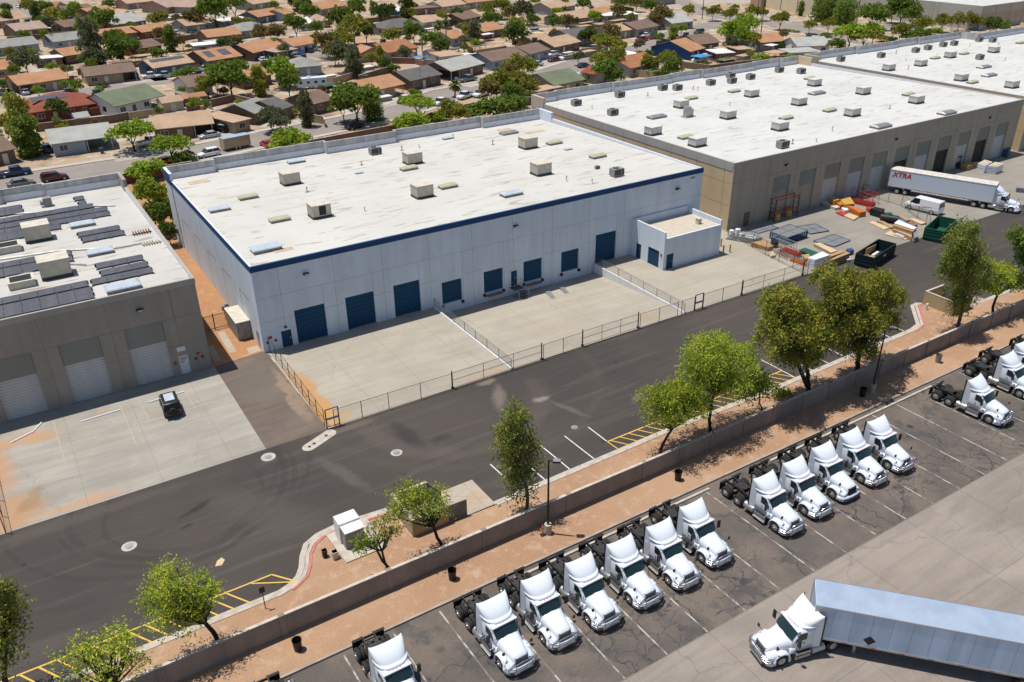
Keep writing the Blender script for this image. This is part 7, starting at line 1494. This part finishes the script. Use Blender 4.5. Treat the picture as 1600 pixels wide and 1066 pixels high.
for P_, m_, lab in YW: yardwall(P_, 1.8, 'block_'+m_, lab)
# ------------------------------------------------------------------ large buildings at the top
def big(px1, py1, px2, py2, D, h, m, lab, parts=()):
    A, B = at(px1, py1), at(px2, py2); e = B-A; L = e.length; H = empty('large_building', A, math.atan2(e.y, e.x), lab, 'building'); b = MB(); b.box(0, L, 0, D, 0, h); b.build('walls', m, H); b = MB(); b.box(.3, L-.3, .3, D-.3, h, h+.05); b.build('roof', 'roof_white_clean', H)
    for (a0, a1, z0, z1, mm, nm) in parts: b = MB(); b.box(L*a0, L*a1, -.12, -.003, z0, z1); b.build(nm, mm, H)
big(1196, 12, 1276, 27, 60, 11, 'wall_cream', 'large cream windowless building behind the desert lot', [(.3, .31, 0, 10, 'groove_tan', 'panel_joint'), (.62, .63, 0, 10, 'groove_tan', 'panel_joint')])
big(1333, 22, 1381, 16, 50, 13, 'wall_greige', 'large grey-brown building behind the weeping trees'); big(1172, 9, 1188, 12, 25, 9, 'stucco_pink', 'pink-red wall of a building at the top right'); big(1381, 14, 1405, 16, 20, 6, 'stucco_red', 'low red building with a white roof at the top edge')
big(1405, 10, 1425, 8, 25, 9, 'rack_orange', 'orange shopfront at the top edge'); big(1426, 9, 1446, 6, 25, 10, 'tarp_blue', 'blue shopfront at the top edge'); big(1000, 12, 1055, 6, 20, 5, 'hvac_grey', 'long grey and white building at the top edge', [(.05, .95, 3.4, 4.4, 'sign_white', 'fascia_band')])
# ------------------------------------------------------------------ parked cars in the housing area
for c_ in [(22, 270, 'pickup', 'navy', 2, 'navy blue pickup parked on the near street at the left'), (33, 286, 'sedan', 'grey', 4, 'dark grey sedan on the near street, cut by the left warehouse parapet'), (85, 277, 'suv', 'maroon', 3, 'maroon suv on the near street'), (261, 251, 'sedan', 'red', 10, 'red car half hidden by bushes on the near street'), (326, 240, 'suv', 'white', 190, 'white suv in front of the tan box trailer'),
  (327, 211, 'sedan', 'silver', 185, 'silver sedan in the driveway of the chimney house'), (345, 202, 'jeep', 'black', 120, 'black off-road vehicle beside the silver sedan'), (235, 222, 'pickup', 'white', 20, 'white pickup half hidden behind the palo verde tree'), (555, 197, 'suv', 'black', 12, 'black suv under the big green tree on the near street'), (634, 156, 'pickup', 'white', 200, 'white pickup in a driveway by the orange-roofed street house'), (690, 160, 'pickup', 'white', 205, 'white pickup on the near street, left of the small palm'), (727, 150, 'pickup', 'white', 205, 'white pickup with a loaded bed, right of the small palm'), (752, 147, 'pickup', 'white', 205, 'white pickup beside the olive-brown trees'), (731, 124, 'pickup', 'grey', 10, 'dark grey pickup in front of the light grey-roofed house'), (417, 225, 'sedan', 'red', 95, 'red car beside the trunk of the grey-green tree'),
  (72, 232, 'suv', 'navy', 95, 'dark blue vehicle at the left side of the long grey-roofed house'), (31, 10, 'sedan', 'white', 60, 'white car on the cross street at the top left'), (50, 84, 'pickup', 'white', 185, 'white pickup beside the white patio roof'), (39, 144, 'suv', 'silver', 95, 'silver suv under the carport of the house with maroon windows'), (10, 144, 'sedan', 'black', 40, 'dark car at the left edge, in front of the maroon-windowed house'), (237, 119, 'pickup', 'white', 180, 'white pickup in front of the blue-walled solar house'), (259, 118, 'pickup', 'silver', 185, 'silver pickup under the small white carport'), (319, 108, 'suv', 'white', 185, 'white suv by the two-solar-patch house'), (209, 118, 'suv', 'navy', 95, 'dark blue suv at the end of the long brown-roofed house'), (216, 59, 'suv', 'white', 185, 'white suv above the low brown-roofed house'), (275, 51, 'suv', 'white', 100, 'white vehicle beside the red-brown-walled house'), (300, 50, 'suv', 'teal', 95, 'dark teal vehicle below the tan house with the dark gable'),
  (403, 91, 'sedan', 'red', 100, 'red car in the row beside the pale carport'), (410, 93, 'sedan', 'white', 100, 'white car in the row beside the pale carport'), (421, 90, 'sedan', 'blue', 100, 'bright blue car in the row beside the pale carport'), (453, 84, 'pickup', 'white', 190, 'white pickup in front of the pale carport'), (466, 82, 'sedan', 'blue', 100, 'blue car right of the pale carport'), (482, 79, 'suv', 'navy', 100, 'dark blue suv before the long orange-roofed house'), (718, 41, 'suv', 'navy', 100, 'navy suv below the brown-roofed house at the top'), (728, 37, 'suv', 'silver', 100, 'silver suv between two dark ones at the top'), (748, 35, 'suv', 'grey', 190, 'dark suv right of the silver one at the top'),
  (863, 85, 'suv', 'white', 195, 'white suv in front of the tan corner house'), (865, 93, 'sedan', 'maroon', 195, 'red hatchback on the driveway by the street'), (875, 90, 'suv', 'grey', 195, 'grey suv between the red hatchback and the white van'), (885, 90, 'van', 'white', 195, 'white van nearest the street corner'), (838, 99, 'sedan', 'silver', 110, 'silver sedan beside the red-brown-roofed house'), (912, 102, 'sedan', 'navy', 10, 'dark blue sedan parked at the far kerb of the street'), (857, 19, 'suv', 'white', 190, 'white suv near the top, left of the tan roof'), (833, 49, 'suv', 'silver', 190, 'silver suv behind the dark wall near the round shade'), (990, 52, 'van', 'white', 190, 'white camper van at the top by the brown roof'), (1003, 62, 'pickup', 'red', 190, 'red pickup left of the white-domed car'), (1022, 58, 'pickup', 'maroon', 190, 'dark red pickup at the driveway end'), (1008, 55, 'sedan', 'white', 190, 'white-domed car between the red pickups'), (1037, 66, 'suv', 'black', 95, 'black suv next to the clipped hedge'), (1092, 50, 'suv', 'teal', 190, 'dark green suv on the street near the steel grey roof'), (1093, 94, 'van', 'white', 185, 'white van in the cluttered yard beyond the warehouse'), (1490, 22, 'pickup', 'navy', 190, 'dark pickup on the far road at the top right'), (1270, 24, 'sedan', 'silver', 190, 'silver car beside the large cream building'), (1060, 42, 'van', 'white', 100, 'white van beside the bright conical tree')]:
    car(*c_)
r_ = empty('cargo_trailer', at(369, 232, 0), R(10), 'tan enclosed cargo trailer hitched behind the white suv', 'trailer'); b = MB(); b.box(-2.9, 2.9, -1.1, 1.1, .5, 2.6); b.build('body', 'paint_tan', r_, bevel=.05); b = MB(); b.box(-2.92, 2.92, -1.12, 1.12, 2.603, 2.66); b.build('roof', 'trailer_roof', r_)
for y in (-1, 1):
    for x in (-.4, .4): wheel_into(r_, x, y, .33, .2, 'alu', 12, False)
b = MB(); b.path([(-2.9, 0, .5), (-4, 0, .45)], .05); b.build('hitch', 'frame_black', r_)
r_ = empty('camper', at(488, 138, 0), R(-12), 'long white camper trailer in a yard behind the near houses', 'camper'); b = MB(); b.box(-4, 4, -1.2, 1.2, .6, 2.9); b.build('body', 'trailer_white', r_, bevel=.12); b = MB(); [b.box(x-.4, x+.4, -1.22, -1.203, 1.5, 2.1) for x in (-3, -1, 1, 3)]; b.build('window', 'auto_glass', r_); b = MB(); b.box(-1, -.2, -.4, .4, 2.9, 3.2); b.build('roof_unit', 'sign_white', r_, bevel=.05)
for y in (-1.05, 1.05): wheel_into(r_, .3, y, .35, .2, 'alu', 12, False); wheel_into(r_, -.6, y, .35, .2, 'alu', 12, False)
for (px, py, w_, d, h, m, lab) in ((110, 74, 3.5, 3, 2.2, 'tarp_magenta', 'magenta canopy in front of the light grey-roofed house'), (32, 56, 2.5, 2, 1.0, 'tarp_blue', 'small turquoise tarp below the pinkish-roofed house'), (654, 88, 3, 3, 1.0, 'tarp_blue', 'blue pool tarp behind the rust-roofed house'), (1096, 86, 6, 4, 2.4, 'tarp_blue', 'turquoise and white tarp beside the deep blue house'), (840, 50, 4, 4, 2.3, 'wood_pale', 'round tan shade canopy behind a dark wall'), (680, 110, 6, 4, .12, 'yellow_paint', 'yellow tarp lying behind the dark grey-roofed house'), (520, 131, 6, 2.5, 2.0, 'green_bin', 'long green shade cloth beside the camper')):
    P = at(px, py, h); cc = empty('canopy', (P.x, P.y, 0), R(10), lab, 'canopy'); b = MB(); b.loft([[(-w_/2, -d/2, h-.2), (w_/2, -d/2, h-.2), (w_/2, d/2, h-.2), (-w_/2, d/2, h-.2)], [(-w_/6, -d/6, h+.1), (w_/6, -d/6, h+.1), (w_/6, d/6, h+.1), (-w_/6, d/6, h+.1)]], smooth=False); b.build('cloth', m, cc)
    if h > 1.5: b = MB(); [b.box(x*w_*.47-.05, x*w_*.47+.05, y*d*.47-.05, y*d*.47+.05, 0, h-.2) for x in (-1, 1) for y in (-1, 1)]; b.build('legs', 'metal_galv', cc)
WB = [(159, 236, 'rack_blue', 'blue wheeled bin in front of the long grey-roofed house'), (713, 125, 'tarp_blue', 'bright blue wheeled bin by the grey pickup'), (906, 88, 'rack_blue', 'dark blue wheeled bin at the street corner')]
for px, py, m, lab in WB: P = at(px, py, .5); b = MB(); b.loft([[(-.28, -.3, 0), (.28, -.3, 0), (.28, .3, 0), (-.28, .3, 0)], [(-.36, -.4, 1.05), (.36, -.4, 1.05), (.36, .4, 1.05), (-.36, .4, 1.05)]], smooth=False); b.box(-.38, .38, -.42, .42, 1.06, 1.14); tag(b.build('wheeled_bin', m, loc=(P.x, P.y, .01)), lab, 'bin')
# utility poles, street lights
for (px, pb, pt, lab) in ((1097, 30, -25, 'tall utility pole near the steel grey-roofed house'), (1181, 42, -30, 'left one of two tall utility poles right of the bright green trees'), (1189, 52, -20, 'right one of two tall utility poles right of the bright green trees'), (1338, 36, -40, 'dark utility pole beside the wide mesquite tree')):
    P = at(px, pb); h = min(14, atY(px, pt, P.y).z); U = empty('utility_pole', P, .6, lab, 'pole'); b = MB(); b.tube((0, 0, 0), (0, 0, h), .17, .11, n=8); b.build('pole', 'bark_dark', U, fix=False); b = MB(); b.box(-1.2, 1.2, -.06, .06, h-1, h-.85); b.box(-1.2, 1.2, -.06, .06, h-2, h-1.85); b.build('crossarm', 'bark_dark', U)
for (px, pb, pt, lab, m) in ((658, 138, 92, 'pale street light pole beside the dark grey-roofed house', 'metal_galv'), (85, 60, 40, 'thin pale street light among the far left houses', 'metal_galv'), (1485, 48, 22, 'pale street light pole beyond the farthest warehouse', 'metal_galv'), (240, 238, 185, 'thin street light beside the palo verde tree', 'metal_galv')):
    P = at(px, pb); h = atY(px, pt, P.y).z; U = empty('street_light', P, .6, lab, 'street light'); b = MB(); b.tube((0, 0, 0), (0, 0, h), .09, .06, n=7); b.path([(0, 0, h-.05), (.8, 0, h+.3), (1.8, 0, h+.35)], .05); b.build('pole', m, U); b = MB(); b.box(1.6, 2.3, -.12, .12, h+.28, h+.42); b.build('lamp_head', m, U)
# ------------------------------------------------------------------ far trees
FT = """34 199 24 olive tall 1.1|12 195 20 olive round 1|42 216 20 green tall .9|89 170 15 dark round .95|204 205 30 bright umb .75|266 224 25 bright umb .8|228 268 24 bright bush 1|286 248 16 green bush 1|235 302 22 bright round 1|248 336 22 green round 1|262 362 14 dark round 1|255 318 14 green bush 1
10 14 8 dark round 1|47 10 13 olive round 1|56 24 8 dark tall 1.2|72 12 10 green round 1|92 25 20 olive bush 1|108 24 10 green round 1|162 30 16 green round 1|166 38 8 yellow round .8|37 94 16 grey round 1|3 99 8 olive round 1|142 70 19 grey tall 1.1|150 88 14 grey round 1|172 58 10 green round 1|186 78 17 green round 1|176 88 11 green round 1|103 108 9 brown round .8|101 131 6 bright round 1|2 133 8 dark round 1|5 144 6 dark bush 1
205 71 12 green round 1|247 30 14 yellow round .8|300 28 13 brown round 1|316 22 14 dark round 1|334 16 22 green round 1|364 6 19 green round 1|265 62 12 green tall .9|284 65 9 brown round 1|247 85 12 green round .8|350 70 11 dark round .9|282 117 12 green bush 1|300 113 12 green bush 1|358 120 27 green round .85|337 128 14 green round 1|323 133 16 yellow round .9|284 141 6 bright round 1|375 99 9 olive bush 1|372 33 8 olive round 1|388 35 9 yellow round .8|316 148 8 dark bush 1
408 50 13 brown round 1|432 52 14 brown round .9|461 40 15 green round 1|428 9 7 yellow round 1|458 5 8 dark round 1|475 14 14 dark round 1|484 20 13 green round 1|557 12 14 green round 1|532 30 18 green round 1|551 42 20 olive round 1|533 62 16 olive round 1|510 66 16 brown round 1.1|538 85 18 grey round 1.1|521 82 14 brown round 1|552 98 14 grey tall 1|571 48 14 green round 1|493 43 10 green round 1|441 110 21 bright round .9|450 130 17 green round 1|405 128 13 olive tall 1|421 108 12 green round 1|594 22 14 dark round 1|608 20 12 dark round 1|580 90 9 olive round 1|594 88 8 olive tall 1|603 96 9 dark weep 1|555 152 34 green umb .9|535 165 18 green round 1|582 165 14 green weep .9|423 180 19 grey umb .95|435 190 14 grey round 1|477 172 13 grey tall 1.2|455 222 27 bright bush 1|438 218 14 bright bush 1|497 166 11 green bush 1|457 176 8 yellow bush 1
635 12 13 dark tall .9|645 48 14 green round 1|612 56 13 yellow round .9|676 65 15 green round .9|690 72 12 green round 1|714 23 9 dark round 1|741 50 12 grey tall .8|732 48 10 olive round 1|762 15 10 yellow round 1|768 30 13 green round .9|785 10 14 olive round 1|797 22 11 brown round 1|805 55 17 dark round 1|632 80 9 grey round 1|648 146 9 green bush 1|652 160 22 bright umb .75|642 194 26 bright bush 1|690 182 14 bright bush 1|703 172 17 yellow round .9|716 178 14 yellow round .9|745 178 18 green bush 1|775 172 26 green bush 1|800 165 22 green bush 1|775 130 20 olive round 1|765 142 15 brown round 1|792 118 16 brown round 1|800 145 16 green round 1
812 105 20 olive round 1|803 128 18 olive round 1|822 132 15 olive round 1|825 152 14 green bush 1|817 16 16 grey round 1|808 38 13 yellow round .8|833 33 11 green round .9|867 36 11 green round 1|885 34 11 brown round .9|899 34 6 dark round 1|867 53 8 brown round .8|912 6 10 green round 1|880 3 9 olive round 1|912 58 9 dark round 1|922 55 11 dark round 1|938 62 12 olive round 1|955 50 13 brown round 1.1|948 68 14 olive round 1|965 72 12 olive round 1|938 92 14 olive round 1|958 92 16 olive round 1|945 112 18 green round 1|960 118 14 green round 1|930 118 12 green bush 1|905 126 12 green bush 1|895 132 8 green bush 1|965 19 11 brown round 1|985 28 7 yellow round 1|975 4 12 green round 1|995 5 9 olive round 1
1033 22 15 brown round 1|1022 32 9 brown round 1|1017 10 10 green round 1|1076 17 9 yellow round 1|1114 19 9 olive round 1|1141 22 10 olive round 1|1177 18 10 olive round 1|1190 20 8 olive round 1|1168 38 17 bright round .85|1147 48 21 bright round .8|1160 58 14 bright round 1|1144 66 12 grey round 1|1175 62 12 olive round 1|1052 52 8 yellow tall .8|1040 92 14 olive round 1|1015 98 12 olive round 1|1050 104 16 green round 1|1018 114 10 green bush 1|1035 115 10 green bush 1|1135 98 11 green bush 1|1190 93 12 bright bush 1|1100 103 8 green bush 1|1172 85 6 yellow round 1
1220 29 12 olive round 1|1266 40 9 yellow round .9|1295 37 10 olive round 1|1289 8 15 green weep 1|1304 14 10 green weep 1|1322 12 16 green weep 1|1360 22 17 green round .9|1374 28 13 green round 1|1330 50 24 bright umb .8|1350 55 20 yellow umb .8|1365 50 14 bright round 1|1308 72 12 green round .9|1236 93 11 bright bush 1|1218 73 9 dark bush 1|1240 71 7 dark bush 1|1234 48 3 olive bush 1|1241 49 3 olive bush 1|1247 50 3 olive bush 1|1100 13 4 olive bush 1|1122 10 4 olive bush 1|1124 15 4 olive bush 1|1149 11 6 olive bush 1|1130 21 5 olive bush 1|1155 24 4 olive bush 1|1252 14 6 green tall 1
1410 14 20 green round .9|1425 22 14 green round 1|1395 18 12 green round 1|1408 48 12 olive round 1|1441 38 12 olive round 1|1474 33 12 olive round 1|1500 32 11 olive round 1|1519 30 11 olive round 1|1530 34 8 olive round 1|1425 60 14 green bush 1|1440 54 12 green bush 1|1462 50 9 bright bush 1|1395 64 8 dark bush 1|1452 50 8 olive bush 1|1550 40 12 dark round 1|1568 42 9 green round 1|1455 8 7 brown tall 1|1520 0 9 olive round 1|1535 5 10 green round 1|1475 2 8 brown round 1|1470 18 5 yellow round 1|1378 60 9 olive bush 1"""
for ln in FT.replace('\n', '|').split('|'):
    a = ln.split(); kd = a[4]; far_tree(float(a[0]), float(a[1]), float(a[2]), a[3], {'umb': 'umbrella', 'bush': 'round'}.get(kd, kd), float(a[5]), kd == 'bush')
# ------------------------------------------------------------------ patio roofs and yard clutter seen between the houses
for (px, py, w_, d, h, m, lab) in ((59, 45, 9, 3, 2.5, 'white', 'white patio cover along the front of the pinkish-roofed house'), (146, 43, 7, 3, 2.5, 'tan', 'cream patio cover right of the house with the black cooler'), (267, 27, 5, 4, 1.2, 'white', 'white tarped pile below the big pink house'), (286, 24, 6, 3, 1.2, 'white', 'white boats stored right of the tarped pile'), (336, 63, 7, 5, 2.5, 'pale', 'pale patio cover left of the dark green tree'), (224, 86, 7, 4, 2.4, 'tan', 'tan pergola roof below the low brown-roofed house'), (262, 88, 3, 2.5, 2.4, 'white', 'small white shed roof above the blue-walled solar house'), (414, 62, 9, 3, 2.6, 'pink', 'pale back patio roof above the orange roof by the parked cars'), (512, 118, 5, 2, 1.0, 'white', 'white boat under the grey-green trees'), (570, 104, 5, 3, 1.0, 'white', 'white trailer roof beside the brown wall'),
    (673, 44, 5, 2, 2.2, 'white', 'white awning between the palms and the wide dark roof'), (712, 75, 5, 3, 2.3, 'dark', 'small grey shed roof below the pale green tree'), (729, 84, 6, 3, 1.8, 'white', 'white sheds right of the flat tan patio roof'), (760, 53, 5, 3, 2.3, 'white', 'white awning at the left end of the two-cooler house'), (912, 40, 6, 3, 2.4, 'tan', 'tan patio roof in front of the three-windowed house, nearer one'), (916, 35, 7, 2, 2.4, 'tan', 'tan patio roof in front of the three-windowed house, farther one'), (938, 37, 5, 4, 2.2, 'pink', 'pinkish shed right of the tan patio roofs'), (967, 31, 8, 3, 2.5, 'tan', 'tan shed roof behind the camper van'), (903, 82, 14, 3, 1.6, 'tan', 'long low tan roof along the street kerb by the corner house'),
    (1127, 74, 5, 3, 2.3, 'tan', 'tan awning left of the grey bush'), (1138, 92, 7, 3, 2.4, 'brown', 'brown box trailer just beyond the warehouse parapet'), (1163, 86, 5, 3, 2.0, 'tan', 'cream tarp below the cream shed roof'), (846, 129, 6, 3, 2.0, 'white', 'white panel roof left of the dull green-roofed house'), (850, 137, 9, 5, 2.6, 'tan', 'tan flat roof left of the dull green-roofed house'), (1212, 81, 6, 5, 2.6, 'tan', 'tan hip shed roof left of the pale flat patio roof'), (1205, 70, 4, 3, 2.3, 'white', 'white sheds below the orange-tan desert house'), (745, 71, 6, 3, 2.3, 'brown', 'brown shed roof beside the tan wall'), (445, 120, 4, 3, 1.6, 'white', 'white stored goods left of the camper'), (188, 96, 6, 4, 2.5, 'brown', 'brown patio roof behind the long brown-roofed house'), (420, 165, 8, 4, 2.5, 'grey', 'grey patio roof behind the flat tan carport'),
    (15, 122, 6, 3, 2.2, 'rust', 'rust shed roof left of the house with maroon windows'), (128, 150, 4, 3, 1.2, 'dark', 'dark stored pile between the red and green roofs'), (598, 150, 4, 3, 1.2, 'white', 'white goods at the side of the orange house by the street')):
    P = at(px, py, h); S = empty('patio_cover' if h > 2 else 'covered_pile', (P.x, P.y, 0), R(random.choice((6, 9, 12))), lab, 'patio cover' if h > 2 else 'pile'); b = MB(); b.box(-w_/2, w_/2, -d/2, d/2, h-.12, h); b.build('roof', 'shingle_'+m, S)
    b = MB()
    if h > 2: [b.box(x*w_*.46-.06, x*w_*.46+.06, y*d*.44-.06, y*d*.44+.06, 0, h-.12) for x in (-1, 0, 1) for y in (-1, 1)]; b.build('posts', 'stucco_brown', S)
    else: b.box(-w_*.46, w_*.46, -d*.44, d*.44, 0, h-.13); b.build('body', 'stucco_grey', S)
W0, W1 = at(1097, 30), at(1338, 36)
pw = empty('power_lines', (W0.x, W0.y, 0), 0, 'thin overhead power lines crossing the top right of the view', 'power lines'); b = MB()
for dz in (12.1, 11.1):
    for s_ in (-1, 1):
        for (A_, B_) in ((W0, W1), (W1, W1+(W1-W0))):
            pts = [A_.lerp(B_, t/8)-Vector((W0.x, W0.y, 0))+Vector((0, s_, dz-1.6*math.sin(math.pi*t/8))) for t in range(9)]; b.path(pts, .035, 4)
b.build('wires', 'metal_galv', pw, fix=False)
random.seed(77)
for (H, hx, hy, short, L, D) in list(HOUSES):
    for _ in range(4):
        cx, cy = hx+random.choice((-1, 1))*random.uniform(14, 34), hy+random.uniform(-7, 9)
        if cy < 1 or any(abs(cx-q[1])+abs(cy-q[2]) < 11 for q in FARTREES) or any(abs(cx-q[1]) < 24 and abs(cy-q[2]) < 6 for q in HOUSES): continue
        if cx > 1040 and cy > 60: continue
        far_tree(cx, cy, random.uniform(5, 10), random.choice(('green', 'olive', 'green', 'brown', 'bright', 'grey')), 'round', 1, random.random() < .35)
COLW = dict(olive='olive-green', green='green', bright='bright green', dark='dark green', grey='grey-green', brown='brown-leaved', yellow='yellow-green', mesquite='feathery')
groups = {}
for (T, cx, cy, r, col, kind, bush) in FARTREES:
    hs_ = min(HOUSES, key=lambda h: (h[1]-cx)**2+(1.8*(h[2]-cy))**2); dx, dy = cx-hs_[1], cy-hs_[2]
    rel = ('in front of' if dy > 0 else 'behind') if abs(dy)*1.8 > abs(dx) else ('left of' if dx < 0 else 'right of')
    shp = {'tall': 'tall ', 'weep': 'weeping ', 'umbrella': 'spreading '}.get(kind, '')
    near_wh = cy > 150 or cx > 1300
    key = f"{shp}{COLW[col]} {'bush' if bush else 'tree'} {rel} the {hs_[3]}"
    groups.setdefault(key, []).append((T, cx, r)); T['group'] = 'bushes in the housing area' if bush else 'trees in the housing area'
for key, l in groups.items():
    l.sort(key=lambda t: t[1]); n_ = len(l)
    for i, (T, cx, r) in enumerate(l):
        pre = '' if n_ == 1 else (('left ', 'right ')[i] if n_ == 2 else ('leftmost ', 'middle ', 'rightmost ')[i] if n_ == 3 else ORD[i]+' from the left, ')
        wds = (pre+key).split(); T['label'] = ' '.join(wds[:16])
palm(659.5, 50, 80, 'slim fan palm, left of the two palm groups behind the light grey roofs', 1.7); palm(685, 40, 76, 'fan palm with a brown skirt, left one of the close pair', 2.0); palm(697, 38, 77, 'fan palm with a brown skirt, right one of the close pair', 2.0)
palm(711, 133, 152, 'small fan palm beside the near street between white pickups', 1.9); palm(881, 18, 31, 'date palm with long drooping fronds near the top', 2.6, False)
bpy.data.objects.remove(bpy.data.objects['hold'])
